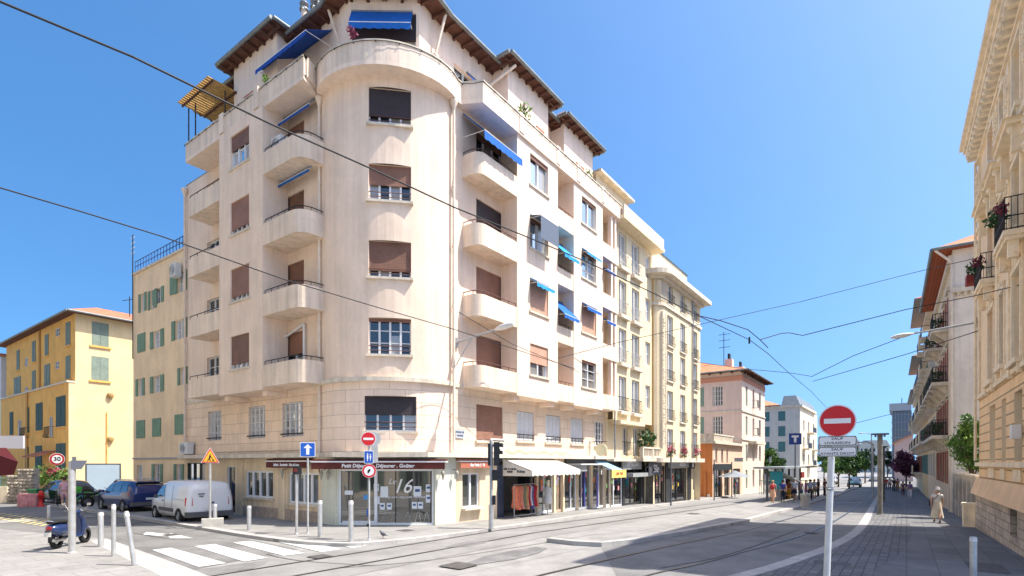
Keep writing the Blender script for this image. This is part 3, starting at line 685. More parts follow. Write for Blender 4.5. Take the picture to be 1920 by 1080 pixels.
# attic storey
AT = MB(); za = 20.65
am = [FL.P(LT + 1.4, 0, -.7), FL.P(-.25, 0, -.7)] + [AR.P(AR.len * f, 0, -.62) for f in (.2, .78)] + [FR.P(.25, 0, -1.0), FR.P(RT - 1.5, 0, -1.0), FR.P(RT - 1.5, 0, -9), FL.P(LT + 1.4, 0, -9)]
af = Face(am[2][:2], (am[3] - am[2])[:2]); al = (am[3] - am[2]).length
for i in range(len(am)):
    a, b = am[i], am[(i + 1) % len(am)]; F = Face(a[:2], (b - a)[:2]); L = (b - a).length
    ops = [(.1, L - .12, 18.4, 20.1)] if i == 2 else [(.9 + 2.6 * q, 2.3 + 2.6 * q, 17.2, 19.6) for q in range(int(L / 2.9))] if i in (0, 4) else []
    wall(AT, F, 0, L, 16.9, za, ops, M_pl2)
AT.build('attic_wall', B)
window(B, af, .1, al - .12, 18.4, 20.1, -.15, n=3, bars=0, shut=(.6, M_dkb))
for i in (0, 4):
    a, b = am[i], am[i + 1]; F = Face(a[:2], (b - a)[:2]); L = (b - a).length
    for q in range(int(L / 2.9)): window(B, F, .9 + 2.6 * q, 2.3 + 2.6 * q, 17.2, 19.6, -.16, n=2, bars=1)
em = [FL.P(LT + .7, 0, -.12), FL.P(-.1, 0, -.12)] + [AR.P(AR.len * f, 0, .1) for f in (.2, .5, .8)] + [FR.P(.25, 0, -.37), FR.P(RT - .9, 0, -.37), FR.P(RT - .9, 0, -9.6), FL.P(LT + .7, 0, -9.6)]
eave(B, 'roof', [tuple(p[:2]) for p in em], za, .85, None, M_tile, top=1.6)
def block(F, x0, x1, dg, dw, back, zt=za):
    t0, t1 = F.T(x0, dg), F.T(x1, dg); mb = MB(); o = .5
    wall(mb, F, t0 + o, t1 - o, 16.95, zt + .06, [], M_pl2, d=dw)
    for t in (t0 + o, t1 - o): mb.face([F.P(t, 16.95, dw), F.P(t, 16.95, back), F.P(t, zt + .06, back), F.P(t, zt + .06, dw)], M_pl2)
    mb.build('attic_wall', B)
    eave(B, 'roof', [tuple(F.P(a, 0, b)[:2]) for a, b in ((t0, dg), (t1, dg), (t1, back - .5), (t0, back - .5))], zt + .065, .8, None, M_tile, top=1.1)
    return t0 + o, t1 - o
b2 = block(FR, 957, 1053, .43, -.07, -2.4); b3 = block(FR, 1064, 1133, .33, -.17, -2.4); b1 = block(FL, 408, 511, .68, .18, -2.4)
# roof terrace planters, awnings, pergola
for F, x0, x1, d in ((FL, 462, 488, dL - .35), (FR, 1003, 1017, dR - .2), (FR, 1078, 1092, dR - .2)):
    a, b = F.T(x0, d), F.T(x1, d); pl = MB(); pl.fbox(F, a, b, 17.8, 18.1, d - .1, d + .12, M_pot); pl.build('planter_box', B)
for p_, r_, m_, n_, s_, q_ in ((FR.P(tr(988, dR), 18.25, dR - .2), .38, M_leafl, 90, .1, (1, 1, 1.3)), (FL.P(tl(487, dL), 18.2, dL - .3), .2, M_leafl, 40, .08, (1, 1, 1)), (FR.P(tr(1108, dR), 18.1, dR - .2), .3, M_leafl, 50, .1, (1, 1, 1)), (AR.P(AR.T(668), 18.4, .3), .22, mat('wine_leaf', (.16, .03, .06)), 40, .1, (1, 1, 1.4))):
    lf = MB(); leafball(lf, p_, r_, m_, n_, s_, q_); lf.build('terrace_plant', B)
awning(B, af, .1, al - .25, 20.1, .02, .72, .42, M_blue, .26)
Fb = FL.off(-.7); awning(B, Fb, tl(525, -.6), tl(628, -.8), 20.1, .03, .75, 1.2, M_blue2, .2)
Fb = FR.off(-1.0); awning(B, Fb, tr(868, -1.2), tr(893, -1.2), 19.6, .03, .7, .55, M_blue2, .2)
pg = MB()
for i in range(16):
    t = LT2 - .3 + i * .19; pg.fbox(FL, t, t + .13, 19.52, 19.56, -1.2, 1.45, mat('bamboo', (.45, .27, .09), .8, .2, 4))
for d in (-1.0, .2, 1.2): pg.fbox(FL, LT2 - .35, LT2 + 2.75, 19.44, 19.515, d, d + .06, M_wood)
for t, d in ((LT2 - .2, 1.0), (LT2 + .5, 1.0), (LT2 + 2.5, .6)): pg.tube(FL.P(t, 17.0, d), FL.P(t, 19.45, d), .03, M_iron, n=6)
pg.build('pergola', B)
wl_ = MB(); wl_.mesh([FR.P(tr(984, dR), 17.75, dR + .02), FR.P(tr(990, dR), 17.75, dR - .5), FR.P(tr(990, dR), 18.6, dR - .5), FR.P(tr(984, dR), 18.6, dR + .02)], [(0, 1, 2, 3)], clear('green_glass', (.6, .85, .75), 1)); wl_.build('glass_screen', B)
# fabric awnings of the fronts: side street ones are rolled in, avenue ones hang out
for k, o in ((3, .32), (2, .3)):
    awning(B, FL, tl(517, .3), tl(586, .3), 16.75 if k == 3 else 14.2, .22, .25, .22, M_blue2 if k == 3 else M_blue, .14, arms=False, wavy=False)
awning(B, FR, .5, bR[0][0] - .05, 16.6, .1, 1.0, 1.1, M_blue, .34)
bt = bR[0][1] + .05, bR[1][0] - .05
for k in (2, 1): awning(B, FR, *bt, ZT[k + 1] + .02 - .1 * (k == 1), .25, 1.0, 1.0, M_blue if k == 1 else M_tealc, .18)
awning(B, FR, *oR[0], 13.63, dR + .02, .12, .55, mat('grey_awning_cloth', (.12, .15, .20), .8), 1.0, wavy=False)
awning(B, FR, *oR[0], 10.75, dR + .02, .2, .35, M_tealc, .18)
awning(B, FR, *oR[1], 13.63 - 2.88 + .05 + 0, dR + .02, .2, .3, M_blue, .18)
awning(B, FR, *oR[1], 13.66, dR + .02, .18, .3, M_tealc, .14)
for k in (1, 2): awning(B, FR, bR[1][1] + .05, RT - .9, zb(k) + 2.4, dR * .5, .35, .7, M_blue2, .16)
# downpipes with hopper heads
def downpipe(F, t, d, z0, z1, par=B, r=.055, m=M_pipe, hop=True):
    mb = MB(); mb.tube(F.P(t, z0, d), F.P(t, z1, d), r, m, n=8)
    if hop: p = F.P(t, z1, d); mb.lathe([(r, -.02), (r * 1.6, .12), (r * 3, .3), (r * 3, .38)], p, m, 10)
    for i in range(int((z1 - z0) / 2.4)): mb.tube(F.P(t, z0 + 1 + i * 2.4, d - .02), F.P(t, z0 + 1.06 + i * 2.4, d - .02), r * 1.35, m, n=8)
    return mb.build('downpipe', par)
downpipe(FL, .12, .12, 2.8, 16.45); downpipe(FR, -.12, .14, 2.8, 16.45); downpipe(FL, LT + .15, .12, 2.8, 16.3)
ap = am[1]; dp = MB(); dp.path([AR.P(AR.len * .02, 17.0, -.7), AR.P(AR.len * .02, 19.5, -.7), AR.P(AR.len * .0, 20.6, -.35)], .06, M_pipe, 8); dp.build('downpipe', B)
dp = MB(); dp.path([AR.P(AR.len * .95, 17.0, -.75), AR.P(AR.len * .95, 18.9, -.75), AR.P(AR.len * 1.0, 20.6, -.4)], .06, M_pipe, 8); dp.lathe([(.05, 0), (.14, .15), (.14, .25)], AR.P(AR.len * .95, 18.7, -.75), M_pipe, 10); dp.build('downpipe', B)
dp = MB(); dp.path([FR.P(b2[0] - .9, 19.2, -1.2), FR.P(b2[0] + .1, 20.55, .3)], .07, M_pipe, 8); dp.build('downpipe', B)
# white waste pipe round the side-street balcony door, AC units
wp = MB(); wp.path([FL.P(dl0 - 1.1, 7.6, .25), FL.P(dl0 - .3, 7.55, .1), FL.P(dl1 + .15, 8.05, .1), FL.P(dl1 + .15, 6.4, .1)], .05, M_wpl, 8); wp.build('white_pipe', B)
def acunit(par, F, t, z, d, w_=.8, h=.6, face=1):
    mb = MB(); mb.fbox(F, t, t + w_, z, z + h, d, d + .3, M_ac); c = F.P(t + w_ * .4, z + h / 2, d + .3)
    for i in range(5):
        r = h * .4 * (i + 1) / 5
        pts = [F.P(t + w_ * .4 + r * math.cos(a * .5236), z + h / 2 + r * math.sin(a * .5236), d + .31) for a in range(13)]; mb.path(pts, .006, M_grey, 4)
    return mb.build('air_conditioner', par)
acunit(B, FL, bL[1] + .15, zb(3) + .95, .55, .7, .55); acunit(B, FL, LT + .2, 2.85, .1, .9, .6)
# chimneys
for i, (x, h) in enumerate(((-.2, 1.1), (.6, .8), (.95, .8))):
    ch = MB(); p = FL.P(b1[1] + .35 + x, za + .6, -1.0); ch.tube(p, p + Vector((0, 0, h)), .13, M_trim, n=10); ch.lathe([(.2, 0), (.2, .06), (.1, .1), (.1, .2), (.2, .24), (.18, .32)], p + Vector((0, 0, h)), M_zinc, 10); ch.build('chimney', B)
# ---- ground floor ----
M_gfl = mat('ground_floor_render', (.76, .61, .42), .85, .06, 1.3, .12, 40, streak=.2)
M_gfg = mat('pale_green_render', (.64, .655, .55), .85, .05, 1.3, .1, 40, streak=.12)
GF = MB()
lops = [(tl(465), tl(512), .95, 2.02), (tl(541), tl(596), .78, 2.02), (tl(438.5), tl(441.5), .1, 2.2)]
lops = [(tl(460), tl(512), .85, 2.05), (tl(541), tl(597), .72, 2.0), (tl(425), tl(441), -.02, 2.25), (LT + .1, tl(385), -.02, 2.4)]
wall(GF, FL, LT, 1.1, -.3, 2.64, lops, M_gfl)
wall(GF, FC, 0, CL, -.3, 2.64, [(.06, CL - .02, 0.02, 2.16)], M_gfg, rev=.12)
rops = [(tr(867), tr(899), .55, 1.98), (tr(932), tr(1006), -.5, 2.5), (tr(1010), tr(1039), -.5, 2.25), (tr(1043), tr(1056), -.6, 2.2), (tr(1059), tr(1083), -.6, 2.3), (tr(1085), tr(1109), -.6, 2.3), (tr(1112), tr(1146), -.7, 2.3)]
wall(GF, FR, -1.1, RT, -1.0, 2.64, rops, M_gfl, rev=.13)
GF.fbox(FR, -1.08, .1, -.1, 2.6, .0, .05, M_gfg); GF.fbox(FL, .15, 1.08, -.1, 2.6, .0, .05, M_gfg)
for t0, t1 in ((tl(446), tl(457)), (tl(524), tl(536))): GF.fbox(FL, t0, t1, -.1, 2.6, 0, .06, M_gfl)
GF.fbox(FL, tl(446), tl(600), -.1, .45, 0.0, .05, mat('stone_plinth', (.42, .33, .26), .8, .2, 5, .3, 30))
GF.build('ground_floor_wall', B)
fr = mat('white_joinery', (.78, .79, .80), .4)
window(B, FL, lops[0][0], lops[0][1], lops[0][2], lops[0][3], -.12, n=4, bars=0, fc=fr, gl=M_gls, fw=.08, name='shop_window', sill=.08)
window(B, FL, lops[1][0], lops[1][1], lops[1][2], lops[1][3], -.12, n=4, bars=0, fc=fr, gl=M_gls, fw=.08, name='shop_window', sill=.08)
window(B, FL, lops[2][0], lops[2][1], lops[2][2], lops[2][3], -.12, n=1, bars=0, fc=fr, name='door')
window(B, FL, lops[3][0], lops[3][1], lops[3][2], lops[3][3], -.12, n=3, bars=0, fc=M_iron, gl=M_glb, name='shop_window')
cw = window(B, FC, .06, CL - .02, .02, 2.16, -.1, n=1, bars=0, fc=fr, gl=M_gls, fw=.07, name='shop_window')
mb = MB(); dx = .06 + (CL - .08) * .40; mb.fbox(FC, dx - .09, dx + .02, .09, 2.09, -.095, -.02, fr); mb.fbox(FC, .2, dx - .09, .09, .16, -.09, -.03, fr)
mb.fbox(FC, dx + (CL - dx) * .32, dx + (CL - dx) * .32 + .02, .09, 2.09, -.095, -.06, M_iron); mb.fbox(FC, CL - .14, CL - .1, .09, 2.09, -.095, -.03, M_dark); mb.build('door_frame', cw)
# notices and lettering on the glass
nt_ = MB(); M_pap = mat('paper_notice', (.72, .75, .78), .7); M_ink = mat('blue_ink', (.05, .10, .25), .7)
for (x, y, a, b, ink) in ((.38, 1.25, .16, .08, 0), (1.48, 1.45, .10, .14, 1), (1.50, .95, .11, .14, 0), (1.8, 1.28, .15, .21, 0), (1.72, .72, .1, .13, 1), (2.0, .72, .1, .13, 1), (3.0, .76, .1, .13, 1), (3.24, .76, .1, .13, 1), (3.12, 1.3, .15, .2, 1), (3.56, 1.42, .1, .15, 1), (3.56, 1.02, .1, .15, 1)):
    x = .06 + x / 3.75 * (CL - .1)
    nt_.fbox(FC, x - a, x + a, y - b, y + b, -.085, -.08, M_pap)
    if ink: nt_.fbox(FC, x - a * .6, x + a * .6, y - b * .1, y + b * .45, -.079, -.076, M_ink)
nt_.fbox(FC, 1.12, 1.24, .35, .62, -.085, -.08, mat('blue_sticker', (.03, .12, .5))); nt_.fbox(FC, 1.0, 1.2, .98, 1.16, -.079, -.075, mat('sky_sticker', (.1, .3, .6)))
nt_.build('notices', cw)
M_let = mat('white_lettering', (.85, .85, .84), .6)
text_mesh('16', .78, M_let, FC, CL * .665, 1.48, -.075, shear=.35, sx=.95).build('lettering', cw)
text_mesh('Le', .3, M_let, FC, CL * .565, 1.68, -.075, shear=.35).build('lettering', cw)
text_mesh('PETIT DÉJEUNER • DÉJEUNER • GOÛTER', .105, M_let, FC, CL * .66, 1.07, -.075, sx=1.0).build('lettering', cw)
# chairs and tables behind the glass, shown as thin pale leg outlines on the pane
lg = MB()
for x in (1.5, 1.85, 2.2, 2.75, 3.15, 3.5):
    a = .06 + x / 3.75 * (CL - .1); lg.path([FC.P(a - .12, .12, -.08), FC.P(a - .02, .5, -.08), FC.P(a + .02, .5, -.08), FC.P(a + .10, .12, -.08)], .008, mat('pale_chair_leg', (.55, .56, .54)), 4)
lg.build('chair_legs', cw)
M_brnc = mat('brown_awning_cloth', (.11, .028, .022), .85, .08, 3)
def foldawn(F, t0, t1, z, d, txt, size=.17, par=B, m=M_brnc, tx=None):
    mb = MB(); mb.fbox(F, t0, t1, z, z + .05, 0.02, d, M_wpl); mb.fbox(F, t0 + .02, t1 - .02, z + .052, z + .12, .02, d * .8, m); mb.fbox(F, t0 + .03, t1 - .03, z - .25, z - .002, d - .03, d - .01, m)
    a = mb.build('awning', par); text_mesh(txt, size, M_let, F, tx or (t0 + t1) / 2, z - .13, d - .0, shear=.15, bold=.004).build('lettering', a); return a
foldawn(FC, -.75, CL + .55, 2.42, .75, 'Petit Déjeuner . Déjeuner . Goûter', .19)
foldawn(FC, -.6, -.58, 2.3, .3, ' ', .01)
foldawn(FL, tl(510), tl(590), 2.45, .3, 'Salade . Sandwich . Plat du Jour', .15)
foldawn(FR, .1, tr(915), 2.44, .3, 'Bar Petit L’ 16', .16, m=mat('salmon_awning_cloth', (.42, .14, .09), .85))
window(B, FR, rops[0][0], rops[0][1], rops[0][2], rops[0][3], -.12, n=2, bars=0, fc=fr, gl=M_gls, fw=.06, name='shop_window', sill=.25)
# wall lamps by the shop
for F, t in ((FC, -.35), (FL, .5), (FC, CL + .35), (FR, -.1), (FL, -2.2)):
    mb = MB(); d0 = .09 if F is not FC else -.2; mb.path([F.P(t, 2.15, d0), F.P(t, 2.1, d0 + .2)], .015, M_irn2, 5); p = F.P(t, 1.9, d0 + .2); mb.lathe([(.02, -.16), (.07, .06), (.085, .12), (.02, .2)], p, mat('lantern_glass', (.35, .33, .28), .2), 8); mb.build('wall_lamp', B)
# street name plate
mb = MB(); mb.fbox(FR, .1, .62, 3.4, 3.75, .02, .04, mat('enamel_plate', (.45, .47, .48), .4)); sp = mb.build('street_name_plate', B)
text_mesh('AVENUE DES', .09, M_ink, FR, .36, 3.65, .045).build('lettering', sp); text_mesh('PALMIERS', .09, M_ink, FR, .36, 3.51, .045).build('lettering', sp)
for t in (-3.2, -1.3, -6.4, 1.8): 
    pass
cb = MB(); cb.path([FR.P(3.2 + i * .3, 2.95 + .06 * math.sin(i * 1.7), .04) for i in range(20)], .012, M_grey, 4); cb.path([FL.P(-9 + i * .5, 2.92 + .02 * math.sin(i * 2.7), .03) for i in range(18)], .012, M_grey, 4); cb.build('cables', B)
# =============== OTHER BUILDINGS, AVENUE LEFT SIDE ===============
M_cr = mat('cream_yellow_plaster', (.74, .615, .41), .85, .05, 1, .1, 40, streak=.1)
M_cr2 = mat('ochre_plaster_shaded_side', (.68, .42, .17), .85, .05, 1, .1, 40, streak=.08)  # shading of the near side and corner painted in as deeper ochre
M_shd = mat('shop_dark_fascia', (.035, .037, .04), .5, .1, 3)
M_shg = mat('shop_grey_fascia', (.33, .34, .34), .5, .08, 3)
M_goods = [mat('goods_%s' % n, c, .8) for n, c in (('red', (.5, .05, .04)), ('yellow', (.6, .42, .06)), ('teal', (.04, .3, .26)), ('white', (.7, .7, .68)), ('blue', (.05, .1, .4)), ('orange', (.65, .2, .08)), ('green', (.12, .25, .08)), ('pink', (.6, .25, .28)))]
def goods(par, F, t0, t1, z0, z1, d, n, seed, name='display'):
    """window dressing: small shelves of boxes, bottles and cards behind the shop glass"""
    r = random.Random(seed); mb = MB(); rows = 4
    for k in range(rows):
        zz = z0 + (z1 - z0) * k / rows
        mb.fbox(F, t0, t1, zz - .03, zz, d - .3, d, M_fr)
        t = t0 + .03
        while t < t1 - .12:
            w_ = r.uniform(.06, .2); h = r.uniform(.1, (z1 - z0) / rows * .8); mb.fbox(F, t, t + w_, zz + .002, zz + h, d - .25, d - r.uniform(.02, .1), r.choice(M_goods)); t += w_ + r.uniform(.02, .12)
    return mb.build(name, par, kind=None)
def shopfront(par, F, t0, t1, z0, z1, d, frame, seed, door=.5, fw=.06, signs=6, shelf=True):
    mb = MB(); W_ = t1 - t0; c = clear('clear_shop_glass', (.80, .84, .82), .9)
    mb.face([F.P(t0, z0 - .02, d), F.P(t1, z0 - .02, d), F.P(t1, z1, d), F.P(t0, z1, d)], c)
    for a, b in ((t0, t0 + fw), (t0 + W_ * door - fw / 2, t0 + W_ * door + fw / 2), (t1 - fw, t1)): mb.fbox(F, a, b, z0, z1, d - .03, d + .04, frame)
    mb.fbox(F, t0 + fw, t1 - fw, z1 - fw, z1 - .002, d - .028, d + .038, frame); mb.fbox(F, t0 + fw, t1 - fw, z0, z0 + .12, d - .028, d + .038, frame)
    s_ = mb.build('shopfront', par); q = MB()
    q.face([F.P(t0 - .3, z0 - .1, d - 2.6), F.P(t1 + .3, z0 - .1, d - 2.6), F.P(t1 + .3, z1 + .3, d - 2.6), F.P(t0 - .3, z1 + .3, d - 2.6)], mat('shop_interior', (.20, .18, .15), .9, .35, .8))
    for t in (t0 - .02, t1 + .02): q.face([F.P(t, z0 - .1, d - .05), F.P(t, z0 - .1, d - 2.6), F.P(t, z1 + .3, d - 2.6), F.P(t, z1 + .3, d - .05)], mat('shop_interior', (.20, .18, .15)))
    q.face([F.P(t0 - .1, z0 + .0, d - .05), F.P(t1 + .1, z0 + .0, d - .05), F.P(t1 + .1, z0 + .0, d - 2.6), F.P(t0 - .1, z0 + .0, d - 2.6)], mat('shop_floor', (.3, .28, .25)))
    q.build('shop_interior', s_)
    if shelf:
        goods(s_, F, t0 + .1, t0 + W_ * door - .1, z0 + .25, z1 - .35, d - .35, 8, seed); goods(s_, F, t0 + W_ * door + .1, t1 - .1, z0 + .15, z1 - .3, d - 1.5, 8, seed + 9)
    r = random.Random(seed); st = MB()
    for i in range(signs):
        t = r.uniform(t0 + .15, t1 - .35); z = r.uniform(z0 + .9, z1 - .5); st.fbox(F, t, t + .2, z, z + .28, d + .008, d + .014, r.choice(M_goods))
    if signs: st.build('window_cards', s_)
    return s_
def fascia(par, F, t0, t1, z0, z1, d0, d1, m, txt=None, size=.25, tm=None, shear=0, name='shop_sign', bold=0):
    mb = MB(); mb.fbox(F, t0, t1, z0, z1, d0, d1, m); s_ = mb.build(name, par)
    if txt: text_mesh(txt, size, tm or M_let, F, (t0 + t1) / 2, (z0 + z1) / 2, d1 + .01, shear=shear, bold=bold).build('lettering', s_)
    return s_
# shops under the corner building, avenue side
zf = lambda t: TZ(*FR.P(t, 0, 0)[:2]) + .1
bx = MB(); a, b = rops[1][:2]; z0 = zf(a)
bx.fbox(FR, a, b, z0 - .3, z0 + .005, -3.2, .0, mat('shop_floor', (.3, .28, .25)))
bx.fbox(FR, a, b, z0, 2.5, -3.3, -3.2, mat('shop_back_wall', (.50, .46, .40), .8, .1, 2)); bx.fbox(FR, a - .05, a - .001, z0, 2.5, -3.2, -.26, M_shd); bx.fbox(FR, b + .001, b + .05, z0, 2.5, -3.2, -.26, mat('shop_back_wall', (.50, .46, .40)))
bx.fbox(FR, a, a + .62, z0, 2.3, -1.2, -.1, mat('slate_blue_panel', (.055, .07, .11), .5)); bx.fbox(FR, b - .45, b - .32, z0, 2.3, -.8, -.1, M_shd)
bx.build('shop_recess', B)
shopfront(B, FR, rops[2][0], rops[2][1], zf(rops[2][0]) , 2.25, -.15, fr, 3, .45)
shopfront(B, FR, rops[3][0] + .0, rops[3][1], zf(rops[3][0]), 2.2, -.15, mat('sand_frame', (.55, .42, .30)), 4, .5, shelf=False)
shopfront(B, FR, rops[4][0], rops[4][1], zf(rops[4][0]), 2.3, -.15, fr, 5, .6)
shopfront(B, FR, rops[5][0], rops[5][1], zf(rops[5][0]), 2.3, -.15, M_frg, 6, .35, signs=4)
shopfront(B, FR, rops[6][0], rops[6][1], zf(rops[6][0]), 2.3, -.15, fr, 7, .4, signs=3)
pp_ = MB(); pp_.fbox(FR, 2.35, 3.35, 2.86, 3.48, .05, .07, mat('pale_banner', (.66, .63, .57), .8)); ps = pp_.build('shop_banner', B)
text_mesh('CORDONNERIE', .13, M_shd, FR, 2.85, 3.36, .08).build('lettering', ps); text_mesh('PRÊT À PORTER', .115, M_shd, FR, 2.85, 3.15, .08, bold=.004).build('lettering', ps); text_mesh('FEMME', .115, M_shd, FR, 2.85, 2.98, .08, bold=.004).build('lettering', ps)
M_crm = mat('cream_awning_cloth', (.72, .68, .60), .8, .05, 3)
aw = awning(B, FR, tr(940), 7.5, 2.58, .08, .52, 1.55, M_crm, .22, arms=True, wavy=True)
sv = MB(); t_ = tr(940) - .02; sv.face([FR.P(t_, 2.56, .1), FR.P(t_, 2.04, 1.62), FR.P(t_, 1.82, 1.62), FR.P(t_, 1.82, .1)], M_crm); sv.face([FR.P(t_ + .015, 2.56, .1), FR.P(t_ + .015, 2.04, 1.62), FR.P(t_ + .015, 1.82, 1.62), FR.P(t_ + .015, 1.82, .1)], M_crm); sv.build('side_valance', aw)
M_s = Matrix(((FR.n.x * -1, 0, -FR.u.x, 0), (FR.n.y * -1, 0, -FR.u.y, 0), (0, 1, 0, 0), (0, 0, 0, 1)))
for txt, zz, dd_, s_ in (('PRÊT À PORTER', 2.12, .5, .10), ('FEMME', 2.0, .5, .10), ('Robes', 2.02, 1.1, .17)):
    p = FR.P(t_ - .015, zz, dd_); Mx = Matrix.Translation(p) @ Matrix(((FR.n.x, 0, -FR.u.x, 0), (FR.n.y, 0, -FR.u.y, 0), (0, 1, 0, 0), (0, 0, 0, 1)))
    text_mesh(txt, s_, M_shd, M=Mx, bold=.002, sx=1).build('lettering', aw)
# next shops: grey box awning, light blue awning, hanging round sign
fascia(B, FR, tr(1058), tr(1150), 2.38, 2.6, .02, .1, M_shd)
mb = MB(); mb.fbox(FR, tr(1063), tr(1078, .0), 1.95, 2.34, .1, .75, M_shg); mb.build('box_sign', B)
fascia(B, FR, tr(1062), tr(1108), 2.3, 2.36, .02, .9, M_wpl, name='awning_case')
awning(B, FR, tr(1112), RT - .2, 2.46, .1, .45, 1.1, mat('light_blue_awning_cloth', (.24, .45, .62), .8), .12, arms=True, wavy=False)
fascia(B, FR, FR.T(1147, 1.3), FR.T(1174, 1.3), 1.55, 2.0, 1.28, 1.31, mat('yellow_banner', (.70, .55, .16), .8), 'CAFÉ  THÉ', .2, M_goods[0], name='banner')
fascia(B, FR, tr(1085), tr(1087.5), zf(9.5) + .2, 2.0, .3, .34, mat('navy_banner', (.04, .05, .2), .7), name='banner'); fascia(B, FR, tr(1109.5), tr(1112), zf(10.7) + .1, 1.8, .3, .34, mat('violet_banner', (.16, .14, .42), .7), name='banner')
mb = MB(); c = FR.P(RT - 2.0, 3.15, .75); rng = []
for j in range(2): rng.append([c + FR.u.to_3d() * (.03 * (2 * j - 1)) + FR.n.to_3d() * (.36 * math.cos(i * math.pi / 10)) + Vector((0, 0, .36 * math.sin(i * math.pi / 10))) for i in range(20)])
mb.loft(rng, mat('pale_yellow_disc', (.70, .66, .45), .5)); mb.tube(FR.P(RT - 2, 3.6, .0), FR.P(RT - 2, 3.6, 1.1), .02, M_iron, n=5); mb.tube(FR.P(RT - 2, 2.85, .05), FR.P(RT - 2, 3.6, .05), .02, M_iron, n=5)
mb.tube(FR.P(RT - 2, 3.51, .75), FR.P(RT - 2, 3.6, .75), .012, M_iron, n=5); mb.build('hanging_sign', B)
# ---- building next along the avenue: E ----
def px_ops(F, cols, rows, d=0):
    """openings from photo columns (x0,x1) and rows (ytop,ybottom) read at the first column"""
    xr = cols[0][0]; zz = [(F.Z(xr, b, d), F.Z(xr, a, d)) for a, b in rows]
    return [(F.T(x0, d), F.T(x1, d), z0, z1) for z0, z1 in zz for x0, x1 in cols]
E = thing('apartment_building', 'narrow cream building with french balconies, directly right of the corner building', 'building', (11, 37, 0))
eT = FR.T(1222, .5); fT0 = eT; fT1 = FR.T(1313, 1.05); ed, fd = .5, 1.05
Em = MB(); ezs = [(5.6 + 2.95 * k, 5.6 + 2.95 * k + 2.15) for k in range(4)]
ec = [(1160, 1174.5), (1184.5, 1199)]; eo = [(FR.T(a, ed), FR.T(b, ed), c, d) for c, d in ezs for a, b in ec] + [(FR.T(1210, ed), FR.T(1219, ed), c + .5, d - .1) for c, d in ezs]
wall(Em, FR, RT + .01, eT, 5.0, 17.3, eo, M_cr, d=ed); g1 = [(FR.T(1168, 0), FR.T(1177, 0), 2.85, 4.7), (FR.T(1187, 0), FR.T(1198, 0), 2.85, 4.7), (FR.T(1207.5, 0), FR.T(1213, 0), 3.2, 4.3)]
wall(Em, FR, RT + .01, eT, 2.5, 5.0, g1, M_cr, d=0); Em.face([FR.P(RT, 5.0, 0), FR.P(eT, 5.0, 0), FR.P(eT, 5.0, ed), FR.P(RT, 5.0, ed)], M_cr)
Em.fbox(FR, RT + .01, eT + .5, 16.9, 17.1, -1, ed + .75, M_cr); Em.fbox(FR, RT + .4, FR.T(1200, ed), 4.78, 4.99, .3, ed + .35, M_cr)
for t in (RT + .01, eT): Em.face([FR.P(t, -2, ed if t > 20 else 0), FR.P(t, -2, -12), FR.P(t, 17.2, -12), FR.P(t, 17.2, ed)], M_cr)
Em.face([FR.P(RT, -2, -12), FR.P(eT, -2, -12), FR.P(eT, 17.2, -12), FR.P(RT, 17.2, -12)], M_cr)
wall(Em, FR, RT + .2, eT - 1.2, 17.1, 20.2, [(RT + .6, RT + 2.2, 18.0, 19.7), (RT + 2.7, eT - 1.8, 18.0, 19.7)], M_cr, d=-.7)
Em.fbox(FR, RT + .1, eT - 1.0, 20.2, 20.35, -9, -.3, M_trim); Em.face([FR.P(eT - 1.2, 17, -.7), FR.P(eT - 1.2, 17, -9), FR.P(eT - 1.2, 20.2, -9), FR.P(eT - 1.2, 20.2, -.7)], M_cr)
Em.build('wall', E)
mb = MB(); mb.fbox(FR, RT + .1, eT + .4, 17.101, 17.75, ed + .6, ed + .72, M_trim); mb.build('parapet', E)
for i, o in enumerate(eo):
    window(E, FR, *o, ed - .18, n=2, bars=1 if i >= 8 else 0, gl=M_glb, rail=('bow', .85, M_iron if i < 2 else M_frg, ed + .12) if i < 8 else None, fw=.07)
for o in eo[:8]: sb = MB(); sb.fbox(FR, o[0] - .15, o[1] + .15, o[2] - .22, o[2] - .02, ed + .003, ed + .26, M_trim); sb.build('balcony_slab', E)
window(E, FR, RT + .6, RT + 2.2, 18.0, 19.7, -.85, n=2, bars=0, gl=M_glb); window(E, FR, RT + 2.7, eT - 1.8, 18.0, 19.7, -.85, n=3, bars=0, gl=M_glb)
for o in g1: window(E, FR, *o, -.18, n=2, bars=0, gl=M_gl, rail=('bow', .9, M_iron, .2) if o[3] > 4.5 else None)
downpipe(FR, RT + .12, ed + .1, 2.7, 16.8, E, .05, M_grey, False)
Eg = MB(); zE = zf(16)
eg = [(FR.T(1172, 0), FR.T(1202, 0), -1, 2.1), (FR.T(1208, 0), FR.T(1231, 0), -1, 2.1), (RT + .15, FR.T(1168, 0), -1, 2.1)]
wall(Eg, FR, RT + .01, eT + .6, -1.6, 2.5, eg, M_shd, d=0, rev=.15); Eg.fbox(FR, RT + .1, eT + .5, 2.5, 2.66, -.1, .55, M_trim); Eg.build('ground_floor_wall', E)
shopfront(E, FR, *eg[0][:2], zE, 2.1, -.12, M_shd, 21, .4); shopfront(E, FR, *eg[1][:2], zE - .05, 2.1, -.12, M_shd, 22, .6, shelf=True)
shopfront(E, FR, *eg[2][:2], zE, 2.1, -.12, fr, 23, .5)
fascia(E, FR, FR.T(1168, .3), FR.T(1203, .3), 1.98, 2.66, .2, .3, M_shg, 'OPTICIEN', .42, M_fr, bold=.01)
mb = MB(); mb.prism([tuple(FR.P(t, 0, d)[:2]) for t, d in ((FR.T(1168, 0), .02), (FR.T(1203, 0), .02), (FR.T(1203, 0), .7), (FR.T(1168, 0), .7))], 1.5, 1.75, M_shg); mb.build('awning', E)
